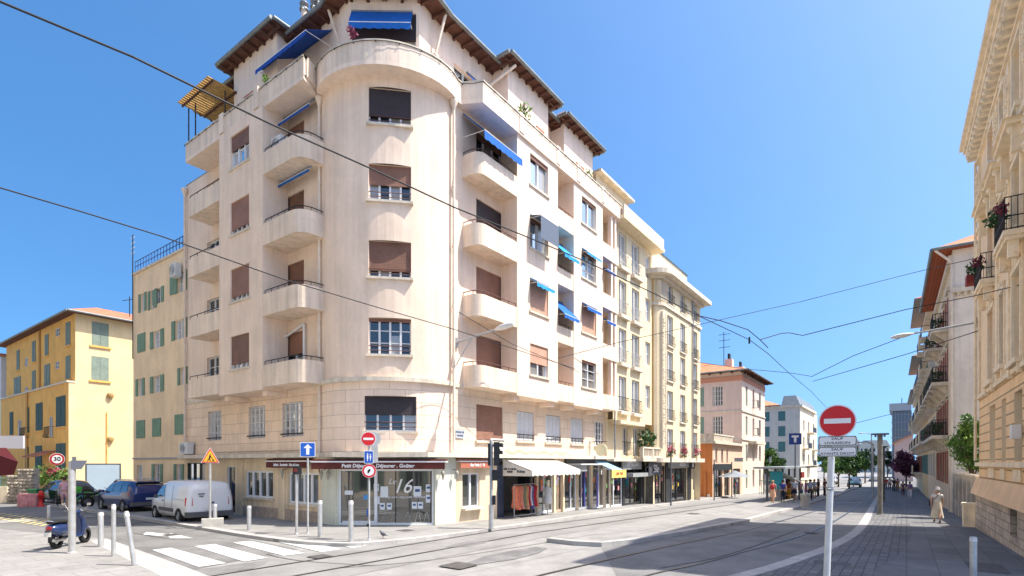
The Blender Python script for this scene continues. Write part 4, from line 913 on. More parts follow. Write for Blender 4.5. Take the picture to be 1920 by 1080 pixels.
mb = MB(); c = FR.P(FR.T(1204), 1.95, .5)
mb.loft([[c + FR.u.to_3d() * j + FR.n.to_3d() * (.36 * math.cos(i * math.pi / 10)) + Vector((0, 0, .36 * math.sin(i * math.pi / 10))) for i in range(20)] for j in (-.04, .04)], M_shd)
mb.loft([[c + FR.u.to_3d() * j + FR.n.to_3d() * (.26 * math.cos(i * math.pi / 10)) + Vector((0, 0, .26 * math.sin(i * math.pi / 10))) for i in range(20)] for j in (-.05, .05)], M_fr)
mb.loft([[c + FR.u.to_3d() * j + FR.n.to_3d() * (.2 * math.cos(i * math.pi / 10)) + Vector((0, 0, .2 * math.sin(i * math.pi / 10))) for i in range(20)] for j in (-.06, .06)], M_shd)
mb.tube(FR.P(FR.T(1204), 1.95, .0), c, .03, M_iron); mb.build('round_sign', E)
# balustrade terrace with a shrub on the first floor
mb = MB(); t0, t1 = FR.T(1205, .9), FR.T(1240, .9)
mb.fbox(FR, t0, t1, 2.5, 2.7, 0, .95, M_trim); mb.fbox(FR, t0, t1, 3.35, 3.45, .75, .97, M_trim); mb.fbox(FR, t0, t1, 2.701, 2.85, .78, .93, M_trim)
for i in range(12):
    t = t0 + (t1 - t0) * (i + .5) / 12; mb.tube(FR.P(t, 2.85, .86), FR.P(t, 3.35, .86), .06, M_trim, n=6)
for t in (t0, (t0 + t1) / 2, t1): mb.fbox(FR, t - .1, t + .1, 2.702, 3.349, .76, .96, M_trim)
mb.build('balustrade', E)
mb = MB(); leafball(mb, FR.P(FR.T(1215, .6), 4.0, .5), .75, M_leafd, 260, .13); mb.build('potted_shrub', E)
# ---- building F ----
Fb_ = thing('apartment_building', 'yellow building with rounded relief pilaster and heavy cornice, third from the street corner', 'building', (16, 43, 0))
Fm = MB(); fz = [(FR.Z(1252, b, fd), FR.Z(1252, a, fd)) for a, b in ((520, 570), (590, 648), (658, 714), (732, 788), (804, 850))]
fcols = [(1251, 1262), (1275.5, 1285), (1299, 1307.5)]
fo = [(FR.T(a, fd), FR.T(b, fd), c, d) for c, d in fz for a, b in fcols]
r_ = .9
wall(Fm, FR, fT0 + r_, fT1, 2.7, 15.6, fo, M_cr, d=fd)
Fm2 = MB(); ca = [FR.P(fT0, 0, fd - r_)] + [FR.P(fT0 + r_ - r_ * math.cos(i * math.pi / 12), 0, fd - r_ + r_ * math.sin(i * math.pi / 12)) for i in range(1, 7)]
ca = [FR.P(fT0, 0, -.5)] + ca
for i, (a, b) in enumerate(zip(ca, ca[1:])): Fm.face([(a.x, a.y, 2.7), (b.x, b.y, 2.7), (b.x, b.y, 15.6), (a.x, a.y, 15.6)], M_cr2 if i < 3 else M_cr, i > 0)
for a, b in (((fT1, fd), (fT1, -12)), ((fT1, -12), (fT0, -12))): p, q = FR.P(a[0], 0, a[1]), FR.P(b[0], 0, b[1]); Fm.face([(p.x, p.y, -2), (q.x, q.y, -2), (q.x, q.y, 15.8), (p.x, p.y, 15.8)], M_cr)
Fm.face([FR.P(fT0, 15.6, -12), FR.P(fT1, 15.6, -12), FR.P(fT1, 15.6, fd), FR.P(fT0, 15.6, fd)], M_trim)
Fm.build('wall', Fb_)
mb = MB()
def cornF(z0, z1, o, r):
    pts = [tuple(FR.P(fT0 - o, 0, -.4)[:2])] + [tuple(FR.P(fT0 - o + r - r * math.cos(i * math.pi / 12), 0, fd + o - r + r * math.sin(i * math.pi / 12))[:2]) for i in range(7)] + [tuple(FR.P(fT1 + o * .8, 0, fd + o)[:2]), tuple(FR.P(fT1 + o * .8, 0, -3)[:2]), tuple(FR.P(fT0, 0, -3)[:2])]
    mb.prism(pts, z0, z1, M_trim)
cornF(15.3, 15.62, .75, 1.4); cornF(15.1, 15.298, .25, 1.1); cornF(13.3, 13.5, .12, 1.0); cornF(2.45, 2.75, .3, .6)
mb.build('cornice', Fb_)
mb = MB(); mb.fbox(FR, fT0 + .8, fT1 - .6, 15.63, 17.75, -5, fd - .9, M_cr); mb.fbox(FR, fT0 + .7, fT1 - .5, 17.752, 17.85, -5.1, fd - .8, mat('blue_coping', (.08, .22, .42), .5)); mb.build('attic_wall', Fb_)
for i, o in enumerate(fo):
    window(Fb_, FR, *o, fd - .18, n=2, bars=0, gl=M_glb, rail=('bow', .75, M_iron, fd + .1), sill=fd + .12, fw=.07)
fascia(Fb_, FR, FR.T(1217, .75), FR.T(1241, .75), 1.55, 2.42, .7, .75, mat('anthracite_panel', (.09, .09, .10), .5), 'Elle', .75, M_let, .3)
# relief pilaster
mb = MB(); rr = random.Random(3)
for z in range(46):
    zz = 3.6 + z * .2
    for q in range(3): mb.ball(FR.P(fT0 + .62 + q * .2 + rr.uniform(-.05, .05), zz + rr.uniform(-.05, .05), fd - .03 - .05 * (q == 0)), rr.uniform(.05, .1), M_trim, 6, 1.2)
for t in (fT0 + .5, fT0 + 1.18): mb.fbox(FR, t, t + .06, 3.4, 12.9, fd - .1, fd + .05, M_trim)
for i in range(9): mb.fbox(FR, fT0 + .2 + i * .16, fT0 + .26 + i * .16, 13.6, 15.0, fd - .35 if i < 3 else fd - .1, fd + .04, M_trim)
mb.build('relief_pilaster', Fb_)
downpipe(FR, FR.T(1297, fd), fd + .1, 2.8, 15.2, Fb_, .06, M_grey, False)
Fg = MB(); zF = zf(24); fg = [(FR.T(1258, .6), FR.T(1288, .6), -1.4, 2.0), (FR.T(1299, .6), FR.T(1307, .6), .2, 1.9), (fT0 + .25, FR.T(1247, .6), -1.4, 2.2)]
wall(Fg, FR, fT0, fT1, -1.6, 2.5, fg, M_cr, d=.6, rev=.15); Fg.fbox(FR, fg[0][0] - .5, fg[0][1] + .4, -1, 2.44, .6, .66, M_shd) if False else None
Fg.build('ground_floor_wall', Fb_)
shopfront(Fb_, FR, fg[0][0], fg[0][1], zF, 2.0, .48, M_shd, 31, .4); shopfront(Fb_, FR, fg[1][0], fg[1][1], .2, 1.9, .48, M_frg, 32, .5, signs=0, shelf=False)
shopfront(Fb_, FR, fg[2][0], fg[2][1], zF, 2.2, .48, M_shd, 33, .5)
fascia(Fb_, FR, FR.T(1256, .8), FR.T(1296, .8), 2.05, 2.46, .62, .9, M_shg, 'MAISON', .34, M_fr, bold=.01)
for x0, x1 in ((1247, 1256), (1289, 1295)): fascia(Fb_, FR, FR.T(x0, .62), FR.T(x1, .62), zF, 2.44, .603, .68, M_shd, name='shop_pilaster')
mb = MB(); c = FR.P(FR.T(1303, 1.2), 2.2, 1.0)
for dx in (-.3, .3): mb.loft([[c + FR.n.to_3d() * j + FR.u.to_3d() * (dx + .3 * math.cos(i * math.pi / 8)) + Vector((0, 0, .28 * math.sin(i * math.pi / 8))) for i in range(16)] for j in (-.03, .03)], M_shd)
mb.tube(FR.P(FR.T(1303, 1.2), 2.2, .6), c, .03, M_iron); sg = mb.build('round_sign', Fb_); text_mesh('80', .42, M_let, FR, FR.T(1303, 1.2), 2.2, 1.05, bold=.01).build('lettering', sg)
for x in (1256, 1281, 1303): mb = MB(); leafball(mb, FR.P(FR.T(x, 1.2), 3.3, 1.25), .38, M_pinkf, 70, .09); leafball(mb, FR.P(FR.T(x, 1.2), 3.1, 1.25), .4, M_leafd, 80, .09); mb.build('window_flowers', Fb_)
# ---- orange annexe and pink building ----
oT0 = FR.T(1338, 0) - 3.6
ZO = -1.6
M_or = mat('orange_plaster', (.66, .24, .075), .85, .06, 1, .1, 40, streak=.1); M_pk = mat('pale_pink_plaster', (.72, .54, .45), .85, .05, 1, .1, 40, streak=.08); M_pkf = mat('cream_pink_plaster', (.74, .60, .50), .85, .05, 1, .1, 40, streak=.08)
O_ = thing('shop_building', 'low orange building with white roof balustrade beside the pink house', 'building', (20, 50, -1))
qT = FR.T(1336, .2); SO = Face(FR.P(qT, 0, -12)[:2], FR.n)          # near side wall, seen from the camera
wt = lambda F, x, d=0: F.T(x, d)
m_ = MB(); so = [(SO.T(1352), SO.T(1356), 1.8, 3.9)] if False else []
wall(m_, SO, 0, 12.2, ZO, 4.2, [], M_or); qT2 = FR.T(1392, .2)
fo_ = [(FR.T(1340, .2), FR.T(1354, .2), -1.2, 1.9), (FR.T(1358, .2), FR.T(1368, .2), -1.2, 1.9), (FR.T(1341, .2), FR.T(1345, .2), 2.4, 3.8), (FR.T(1352, .2), FR.T(1356, .2), 2.4, 3.8), (FR.T(1362, .2), FR.T(1365, .2), 2.4, 3.8), (FR.T(1374, .2), FR.T(1388, .2), -1.2, 1.8)]
wall(m_, FR, qT, qT2, ZO, 4.2, fo_, mat('peach_plaster', (.72, .50, .36), .85, .05), d=.2, rev=.3)
m_.fbox(FR, qT - .3, qT2, 4.2, 4.45, -12, .55, M_trim); m_.build('wall', O_)
mb = MB()
for i in range(26):
    t = qT - .2 + (FR.T(1375, .4) - qT) * i / 26; mb.fbox(FR, t, t + .16, 4.452, 5.0, .28, .4, M_trim)
for i in range(12): mb.fbox(FR, qT - .25, qT - .12, 4.452, 5.0, .3 - .4 * i - .2, .3 - .4 * i, M_trim)
mb.fbox(FR, qT - .3, FR.T(1375, .4), 5.001, 5.12, .2, .45, M_trim); mb.fbox(FR, qT - .3, qT - .08, 5.001, 5.119, -8, .19, M_trim); mb.build('balustrade', O_)
for i, o in enumerate(fo_):
    if i in (0, 1, 5): shopfront(O_, FR, o[0], o[1], o[2], o[3], .0, M_shd, 41 + i, .5)
    else: window(O_, FR, *o, .0, n=2, bars=0)
fascia(O_, FR, FR.T(1339, .3), FR.T(1369, .3), 1.7, 2.3, .22, .4, M_shd)
mb = MB(); mb.tube(SO.P(SO.T(1322), -1, .1), SO.P(SO.T(1322), 1.6, .1), .12, M_or, n=8); mb.fbox(SO, SO.T(1327), SO.T(1331), -1.2, -.5, .02, .25, M_trim); mb.build('pipe_box', O_)
# pink building
PK = thing('apartment_building', 'pale pink apartment house with red tiled hip roof and rooftop antennas', 'building', (28, 60, -1))
pT = FR.T(1391, 0); SP = Face(FR.P(pT, 0, -20)[:2], FR.n); pT2 = FR.T(1434, 0); zt_ = 12.55
m_ = MB(); rows = [(-.5, 1.6), (2.6, 4.5), (5.6, 7.7), (8.9, 11.1)]
po = [(SP.T(1336), SP.T(1355), a, b) for a, b in rows[1:]] + [(SP.T(1312), SP.T(1320), a, b) for a, b in rows[1:]]
wall(m_, SP, 0, 20, -2, zt_, po, M_pk)
pf = [(FR.T(a), FR.T(b), c, d) for c, d in rows for a, b in ((1398, 1401.5), (1411, 1414.5), (1423, 1426.5))]
wall(m_, FR, pT, pT2, -2, zt_, pf, M_pkf)
m_.face([FR.P(pT2, -2, 0), FR.P(pT2, -2, -20), FR.P(pT2, zt_, -20), FR.P(pT2, zt_, 0)], M_pkf); m_.build('wall', PK)
for o in po[:3]: window(PK, SP, *o, -.2, n=4, bars=3, fc=M_fr, gl=M_gl)
for o in po[3:]: window(PK, SP, *o, -.2, n=2, bars=0, louv=mat('green_louvre', (.24, .36, .28), .7))
for i, o in enumerate(pf): window(PK, FR, *o, -.2, n=2, bars=0, gl=M_gl, louv=None if i % 3 else mat('green_louvre', (.24, .36, .28), .7))
mb = MB(); mb.fbox(SP, 0, 20.1, zt_ - 1.0, zt_ - .45, .004, .07, mat('salmon_frieze', (.60, .27, .17), .8)); mb.fbox(FR, pT - .1, pT2, zt_ - 1.0, zt_ - .45, .004, .07, mat('salmon_frieze', (.60, .27, .17)))
for z in (4.95, 8.1): mb.fbox(SP, 0, 20.05, z, z + .15, .004, .1, M_trim); mb.fbox(FR, pT - .1, pT2, z, z + .15, .004, .1, M_trim)
mb.fbox(FR, pT + 3, pT + 8, 4.6, 4.9, .1, .9, M_trim); mb.build('string_courses', PK)
for z in (5.6, 8.9): mb = MB(); railing(mb, FR, pf[1][0], pf[1][1], z, ('bow', .9, M_iron, .5)); mb.build('railing', PK)
eave(PK, 'roof', [tuple(FR.P(a, 0, b)[:2]) for a, b in ((pT - .8, .8), (pT2 + .8, .8), (pT2 + .8, -21), (pT - .8, -21))], zt_, .8, None, M_tile2, rafter=1.2, top=1.9)
for dt, h in ((2.2, 1.5), (7.5, 1.3)):
    mb = MB(); mb.fbox(FR, pT + dt, pT + dt + .9, zt_ + .5, zt_ + 1 + h * .6, -2.4, -1.6, M_pk)
    for q in (.2, .6): mb.tube(FR.P(pT + dt + q, zt_ + 1 + h * .6, -2), FR.P(pT + dt + q, zt_ + 1.5 + h * .7, -2), .13, M_shd, n=8)
    mb.build('chimney', PK)
mb = MB(); mb.tube(FR.P(pT + 2.6, zt_ + 1, -2.6), FR.P(pT + 2.6, zt_ + 5.2, -2.6), .04, M_iron)
for z in (3.4, 4.2, 4.9): mb.tube(FR.P(pT + 2.6, zt_ + z, -3.2), FR.P(pT + 2.6, zt_ + z, -1.9), .03, M_iron, n=5)
mb.build('antenna', PK)
# ---- pale building with teal windows ----
HB = thing('apartment_building', 'pale grey building with teal shutters, orange roof and dark mansard, behind the tram stop', 'building', (48, 91, -1.3))
hT = FR.T(1500, 0); SH = Face(FR.P(hT, 0, -22)[:2], FR.n); hT2 = FR.T(1532, 0); M_hb = mat('pale_grey_plaster', (.60, .57, .50), .85, .05, 1, streak=.08); M_tl = mat('teal_louvre', (.08, .20, .20), .7, wave=dict(p=.3, lo=.7))
ho = [(SH.T(a), SH.T(b), SH.Z(1466, y1), SH.Z(1466, y0)) for y0, y1 in ((771, 789), (799, 818), (828, 847), (859, 874)) for a, b in ((1434, 1443), (1459, 1472.5))]
m_ = MB(); zh = SH.Z(1490, 763); wall(m_, SH, 0, 22, -2, zh, ho, M_hb); hf = [(FR.T(a), FR.T(b), c, d) for c, d in ((2, 4), (5, 7), (8, 10)) for a, b in ((1506, 1508.5), (1515, 1517.5), (1524, 1526.5))]
wall(m_, FR, hT, hT2, -2, zh, hf, mat('cream_front', (.72, .62, .45), .8)); m_.build('wall', HB)
for i, o in enumerate(ho): window(HB, SH, *o, -.15, n=2, bars=0, fc=M_tl, louv=M_tl if i < 6 else None, fw=.12)
for i, o in enumerate(hf):
    window(HB, FR, *o, -.15, n=2, bars=0)
    if i % 2: mb = MB(); mb.fbox(FR, o[0] - 1, o[1] + 1, o[2] - .3, o[2] - .05, .01, 1.1, M_trim); mb.fbox(FR, o[0] - 1, o[1] + 1, o[2] - .04, o[2] + .9, 1.0, 1.08, M_iron); mb.build('balcony', HB)
mb = MB(); mb.fbox(SH, 0, 22.4, zh - .02, zh + .35, -18, .3, M_trim); mb.build('cornice', HB)
eave(HB, 'roof', [tuple(FR.P(a, 0, b)[:2]) for a, b in ((hT - .5, -3), (hT2, -3), (hT2, -23), (hT - .5, -23))], zh + .36, .3, None, M_tile2, rafter=3, top=2.4, gut=False)
mb = MB(); mb.hexa([FR.P(hT, zh + .4, 0), FR.P(hT2, zh + .4, 0), FR.P(hT2, zh + .4, -2.9), FR.P(hT, zh + .4, -2.9), FR.P(hT + 1, zh + 2.1, -.8), FR.P(hT2, zh + 2.1, -.8), FR.P(hT2, zh + 2.1, -2.7), FR.P(hT + 1, zh + 2.1, -2.7)], M_zinc); mb.build('mansard', HB)
# ---- far apartment blocks closing the avenue ----
def farblock(name, label, x0, x1, ytop, Y, m, floors, cols, base=-1.6, roof=None, depth=14):
    X0, X1 = (x0 - HX) / F_ * Y, (x1 - HX) / F_ * Y; z1 = H + (HY - ytop) * Y / F_; F = Face((X0, Y), AN); L = F.T(x1)
    t = thing(name, label, 'building', ((X0 + X1) / 2, Y, base), 0, None); fh = (z1 - base) / floors; mb = MB()
    cw_ = L / cols; op = [(i * cw_ + cw_ * .3, i * cw_ + cw_ * .7, base + k * fh + fh * .3, base + k * fh + fh * .85) for i in range(cols) for k in range(floors)]
    wall(mb, F, 0, L, base, z1, op, m, rev=.3); mb.face([F.P(0, base, 0), F.P(0, base, -depth), F.P(0, z1, -depth), F.P(0, z1, 0)], m); mb.face([F.P(L, base, 0), F.P(L, base, -depth), F.P(L, z1, -depth), F.P(L, z1, 0)], m); mb.face([F.P(0, z1, 0), F.P(L, z1, 0), F.P(L, z1, -depth), F.P(0, z1, -depth)], m)
    mb.build('wall', t)
    for o in op:
        q = MB(); q.fbox(F, o[0], o[1], o[2], o[3], -.3, -.25, M_gl); q.fbox(F, o[0], o[1], o[2] - .1, o[2] + .02, -.24, .15, M_trim); q.build('window', t)
    q = MB()
    if roof: q.hexa([F.P(-.4, z1 + .01, .4), F.P(L + .4, z1 + .01, .4), F.P(L + .4, z1 + .01, -depth), F.P(-.4, z1 + .01, -depth), F.P(1, z1 + 2.8, -1.5), F.P(L - 1, z1 + 2.8, -1.5), F.P(L - 1, z1 + 2.8, -depth + 2), F.P(1, z1 + 2.8, -depth + 2)], roof); q.build('roof', t)
    return t
M_fb = mat('far_cream_wall', (.56, .52, .46), .85, .05)
farblock('apartment_building', 'distant pale block with grey roof closing the avenue, left part above the trees', 1540, 1612, 836, 235, M_fb, 4, 8, roof=M_zinc)
farblock('apartment_building', 'distant white block with rows of small windows closing the avenue, right of centre', 1612, 1668, 839, 215, mat('far_white_wall', (.64, .63, .60), .85), 4, 7, roof=M_zinc)
farblock('apartment_building', 'low distant cream block behind the pole at the end of the avenue', 1662, 1690, 850, 180, M_fb, 3, 3)
# modern glass block and pink house on the right
def modern():
    Y = 135; x = lambda px: (px - HX) / F_ * Y; z = lambda py: H + (HY - py) * Y / F_; F = Face((x(1673), Y), AN); L = F.T(1709)
    t = thing('office_building', 'modern dark glass block with flat overhanging roof beyond the balconied houses', 'building', (x(1690), Y, -1.4)); mb = MB()
    mb.fbox(F, 0, L, -1.5, z(772), -14, -.05, mat('dark_glass_wall', (.13, .16, .19), .15, spec=.8)); mb.build('wall', t); mb = MB()
    for i in range(7): mb.fbox(F, i * L / 6 - .06, i * L / 6 + .06, -1.5, z(772), -.049, .1, M_grey)
    for i in range(8): mb.fbox(F, -.3, L + .3, 1 + i * 1.9, 1.15 + i * 1.9, -.048, .18, M_grey)
    mb.build('mullions', t); mb = MB(); mb.fbox(F, -.6, L, z(771), z(757), -15, .6, mat('pale_grey_slab', (.40, .41, .42), .7)); mb.build('roof', t)
    mb = MB(); mb.tube(F.P(L * .5, z(757), -3), F.P(L * .5, z(745), -3), .08, M_iron); mb.build('antenna', t)
modern()
def pinkhouse():
    Y = 112; x = lambda px: (px - HX) / F_ * Y; z = lambda py: H + (HY - py) * Y / F_; F = Face((x(1677), Y), AN); L = F.T(1712)
    t = thing('house', 'small pale pink house with sloping tile roof behind the purple tree', 'house', (x(1690), Y, -1.4)); mb = MB(); mw = mat('faded_pink_plaster', (.62, .43, .37), .85, .06)
    mb.fbox(F, 0, L, -1.6, z(832), -8, 0, mw); mb.face([F.P(0, z(832), 0), F.P(L, z(832), 0), F.P(L, z(816), 0)], mw); mb.build('wall', t)
    mb = MB(); mb.hexa([F.P(-.4, z(833) , .4), F.P(L, z(817), .4), F.P(L, z(817), -8.4), F.P(-.4, z(833), -8.4), F.P(-.4, z(831), .4), F.P(L, z(814), .4), F.P(L, z(814), -8.4), F.P(-.4, z(831), -8.4)], M_tile2); mb.build('roof', t)
pinkhouse()
# =============== RIGHT SIDE OF THE AVENUE ===============
RU = Vector((.574, .819)); O1 = G(1836, 990, .02); RF = Face(O1[:2], -RU)      # t = 0 at the far end, growing towards the viewer
M_l1 = mat('warm_cream_stucco', (.88, .68, .44), .85, .05, 1.2, .12, 40, streak=.07)
M_l1g = mat('rusticated_stucco', (.88, .62, .35), .85, .05, 1.2, .5, 40, brick=dict(u=(.574, .819), w=60, h=.36, m=.03, v=.02, mo=.45), streak=.07)
M_l1t = mat('stucco_ornament', (.88, .74, .53), .85, .1, 3, .15, 30, streak=.1)
M_stone = mat('grey_stone_blocks', (.52, .45, .37), .9, .14, 3, .7, 18, brick=dict(u=(.574, .819), w=.55, h=.27, m=.02, v=.14, mo=.6), stain=.25)
L1 = thing('apartment_building', 'ornate cream stucco building with carved cornice and stone base at the right edge', 'building', (18, 20, -.3))
NE = 13.9
m1 = MB(); cA = [(1.95 + 5.0 * k, 3.25 + 5.0 * k) for k in range(3)]; cB = [(4.55 + 5.0 * k, 5.35 + 5.0 * k) for k in range(2)]
tA = RF.T(1855.5), RF.T(1866); tB = RF.T(1878), RF.T(1886); tC = RF.T(1902), RF.T(1916.5)
per = tC[0] - tA[0]; colsW = [tA, (tA[0] + per, tA[0] + per + 1.25)]; colsN = [tB]
gz = (2.45, 4.55); u1 = (5.45, 8.1); u2 = (9.2, 11.35); u3 = (12.75, 14.9)
ops1 = [(a, b, *gz) for a, b in colsW + colsN]
M_base = mat('flared_plinth', (.86, .60, .36), .85, .05, 1.2, .1, 40, stain=.1)
wall(m1, RF, 0, NE, 1.75, 5.2, ops1, M_l1g, rev=.28, mr=M_l1)
opsU = [(a, b, c, d) for c, d in (u1, u2, u3) for a, b in colsW] + [(a, b, c + (.2 if c < 6 else .4), d) for c, d in (u1, u2, u3) for a, b in colsN]
wall(m1, RF, 0, NE, 5.2, 16.4, opsU, M_l1, rev=.28)
for t in (0, NE): m1.face([RF.P(t, -2, 0), RF.P(t, -2, -12), RF.P(t, 16.4, -12), RF.P(t, 16.4, 0)], M_l1)
m1.face([RF.P(0, -2, -12), RF.P(NE, -2, -12), RF.P(NE, 16.4, -12), RF.P(0, 16.4, -12)], M_l1); m1.face([RF.P(0, 16.4, 0), RF.P(NE, 16.4, 0), RF.P(NE, 16.4, -12), RF.P(0, 16.4, -12)], M_zinc)
m1.build('wall', L1)
m1 = MB(); bo = (RF.T(1904), RF.T(1918), .2, 1.05); wall(m1, RF, -.06, NE, -1.5, 1.4, [bo], M_stone, d=.12, rev=.25)
m1.face([RF.P(-.06, -1.5, .12), RF.P(-.06, -1.5, -.2), RF.P(-.06, 1.4, -.2), RF.P(-.06, 1.4, .12)], M_stone); m1.fbox(RF, bo[0], bo[1], bo[2], bo[3], -.12, -.1, M_dark); m1.build('stone_base', L1)
m1 = MB()
m1.hexa([RF.P(-.22, 1.1, .28), RF.P(NE, 1.1, .28), RF.P(NE, 1.1, 0), RF.P(-.22, 1.1, 0), RF.P(-.06, 1.78, .1), RF.P(NE, 1.78, .1), RF.P(NE, 1.78, 0), RF.P(-.06, 1.78, 0)], M_base); m1.build('flared_plinth', L1)
m1 = MB(); m1.fbox(RF, -.08, NE, 2.26, 2.42, .004, .14, M_l1t)
m1.fbox(RF, -.08, NE, 5.1, 5.25, .004, .1, M_l1t); m1.fbox(RF, -.08, NE, 12.2, 12.4, .004, .12, M_l1t); m1.build('string_courses', L1)
for c, d in ((0, 0),):
    for a, b in colsW + colsN:
        q = MB(); q.fbox(RF, a, b, 1.85, 2.2, .003, .05, M_l1t); q.build('sill_panel', L1)
for o in ops1: window(L1, RF, *o, -.26, n=1 if o[1] - o[0] < 1 else 2, bars=2, fc=M_frg, gl=M_glb)
for i, o in enumerate(opsU):
    wd = window(L1, RF, *o, -.26, n=1 if o[1] - o[0] < 1 else 2, bars=2, fc=M_frg, gl=M_glb, shut=(.3 + .1 * (i % 3), M_tan) if i % 2 == 0 and i < 6 else None)
    q = MB(); a, b, c, d = o; f = .16
    for x0, x1 in ((a - f, a - .001), (b + .001, b + f)): q.fbox(RF, x0, x1, c, d, .003, .07, M_l1t)
    q.fbox(RF, a - f, b + f, d + .001, d + f, .003, .09, M_l1t); q.fbox(RF, a - f - .1, b + f + .1, c - .16, c - .002, .004, .2, M_l1t)
    for x0 in (a - f, b): q.fbox(RF, x0, x0 + f, c - .45, c - .162, .004, .14, M_l1t)
    if 8 < c < 10:   # hood with carved shell between brackets
        q.fbox(RF, a - .5, b + .5, d + .65, d + .8, .004, .42, M_l1t); mid = (a + b) / 2
        q.hexa([RF.P(a - .6, d + .801, .5), RF.P(b + .6, d + .801, .5), RF.P(b + .6, d + .801, .0), RF.P(a - .6, d + .801, .0), RF.P(mid - .5, d + 1.1, .45), RF.P(mid + .5, d + 1.1, .45), RF.P(mid + .5, d + 1.1, 0), RF.P(mid - .5, d + 1.1, 0)], M_l1t)
        rr = random.Random(i)
        for k in range(40): q.ball(RF.P(mid + rr.uniform(-.6, .6), d + .45 + rr.uniform(-.22, .22), .05), rr.uniform(.05, .12), M_l1t, 6)
        for x0 in (a - .38, b + .2): q.fbox(RF, x0, x0 + .18, d - .1, d + .74, .005, .28, M_l1t); q.ball(RF.P(x0 + .09, d + .55, .25), .13, M_l1t, 8)
    elif i % 2 == 0 or c < 6:
        rr = random.Random(i + 50); mid = (a + b) / 2
        for k in range(14): q.ball(RF.P(mid + rr.uniform(-.35, .35), d + .25 + rr.uniform(-.1, .12), .05), rr.uniform(.04, .1), M_l1t, 6)
    q.build('surround', wd)
# pilaster strips
for t in (.35, (tA[1] + tB[0]) / 2, (tB[1] + tC[0]) / 2, tC[1] + 1.0, NE - .5):
    q = MB(); q.fbox(RF, t - .22, t + .22, 5.26, 12.19, .002, .07, M_l1t); q.fbox(RF, t - .26, t + .26, 12.401, 15.0, .002, .08, M_l1t)
    rr = random.Random(int(t * 10))
    for k in range(26): q.ball(RF.P(t + rr.uniform(-.16, .16), 14.1 + rr.uniform(-.7, .6), .09), rr.uniform(.04, .09), M_l1t, 6)
    for k in range(16): q.ball(RF.P(t + rr.uniform(-.14, .14), 11.5 + rr.uniform(-.6, .5), .08), rr.uniform(.04, .09), M_l1t, 6)
    q.build('pilaster', L1)
q = MB()
for i, (z0, z1, o) in enumerate(((15.2, 15.35, .12), (15.8, 16.0, .42), (16.001, 16.2, .5), (16.201, 16.42, .62))): q.hexa([RF.P(-o, z0, o), RF.P(NE + .3, z0, o), RF.P(NE + .3, z0, -1), RF.P(-o, z0, -1), RF.P(-o, z1, o), RF.P(NE + .3, z1, o), RF.P(NE + .3, z1, -1), RF.P(-o, z1, -1)], M_l1t)
q.build('cornice', L1); q = MB(); k = 0; t = .1
while t < NE:
    q.fbox(RF, t, t + .18, 15.36, 15.79, .004, .36 if k % 4 else .4, M_l1t); q.ball(RF.P(t + .09, 15.5, .36), .1, M_l1t, 8); q.ball(RF.P(t + .32, 15.66, .12), .09, M_l1t, 6); t += .46; k += 1
mo = q.build('modillions', L1); mo['kind'] = 'stuff'
for (a, b) in colsW:
    q = MB(); q.fbox(RF, a - .35, b + .35, 8.9, 9.05, .003, .46, M_l1t); q.fbox(RF, a - .3, b + .3, 8.78, 8.899, .003, .4, M_l1t); s_ = q.build('balcony', L1)
    for t in (a - .2, b + .02): q = MB(); q.fbox(RF, t, t + .18, 8.3, 8.779, .1, .33, M_l1t); q.ball(RF.P(t + .09, 8.4, .22), .14, M_l1t, 8); q.build('bracket', s_)
    q = MB(); c = [(a - .3, 0), (a - .3, .42), (b + .3, .42), (b + .3, 0)]
    for z in (9.1, 10.0, 9.45): q.path([RF.P(t, z, d) for t, d in c], .018, M_iron, 5)
    for (ta, da), (tb_, db) in zip(c, c[1:]):
        n = int(max(abs(tb_ - ta), abs(db - da)) / .11)
        for i in range(n + 1): t, d = ta + (tb_ - ta) * i / n, da + (db - da) * i / n; q.tube(RF.P(t, 9.06, d), RF.P(t, 10.0, d), .010, M_iron, n=4, caps=False)
    q.build('railing', s_)
    q = MB(); leafball(q, RF.P((a + b) / 2 - .4, 9.9, .45), .3, M_leafd, 110, .09); leafball(q, RF.P(b, 9.8, .45), .22, mat('wine_leaf', (.16, .03, .06)), 60, .08); q.build('plants', s_)
q = MB(); a = colsW[0][0]; q.fbox(RF, a - .9, a - .36, 9.5, 9.85, .3, .65, mat('dark_red_box', (.3, .05, .04), .7)); q.build('planter', L1)
mb = MB(); mb.fbox(RF, RF.T(1915), RF.T(1919), 3.1, 3.5, .05, .25, M_wpl); mb.build('letter_plate', L1)
# stays with half-open louvres on the upper floors are left; downpipe at the far end
downpipe(RF, .12, .14, 2.5, 15.3, L1, .05, M_l1t, False)
# ---- garden wall with fence between the two buildings ----
gl_ = 12.2
GW = thing('garden_wall', 'grey garden wall with pale pillars and railing under the round tree, right pavement', 'wall', tuple(RF.P(-gl_ / 2, -.6, 0)))
mb = MB(); mb.fbox(RF, -gl_, -.3, -1.6, .25, -.3, 0.02, mat('grey_render', (.36, .32, .28), .9, .15, 2, .2, stain=.2)); mb.build('low_wall', GW)
for k in range(7):
    mb = MB(); t = -gl_ + .4 + k * 1.9; mb.fbox(RF, t - .16, t + .16, -1.5, 1.75, -.28, .06, mat('pale_pillar', (.46, .42, .36), .9, .12, 2)); mb.fbox(RF, t - .2, t + .2, 1.751, 1.85, -.3, .1, M_trim); mb.build('pillar', GW)
mb = MB(); mb.fbox(RF, -gl_, -.3, .25, 1.55, -.16, -.12, mat('brown_panel_fence', (.20, .17, .15), .8, .15, 3, wave=dict(p=.12, dir=(.574, .819)))); mb.build('fence_panel', GW)
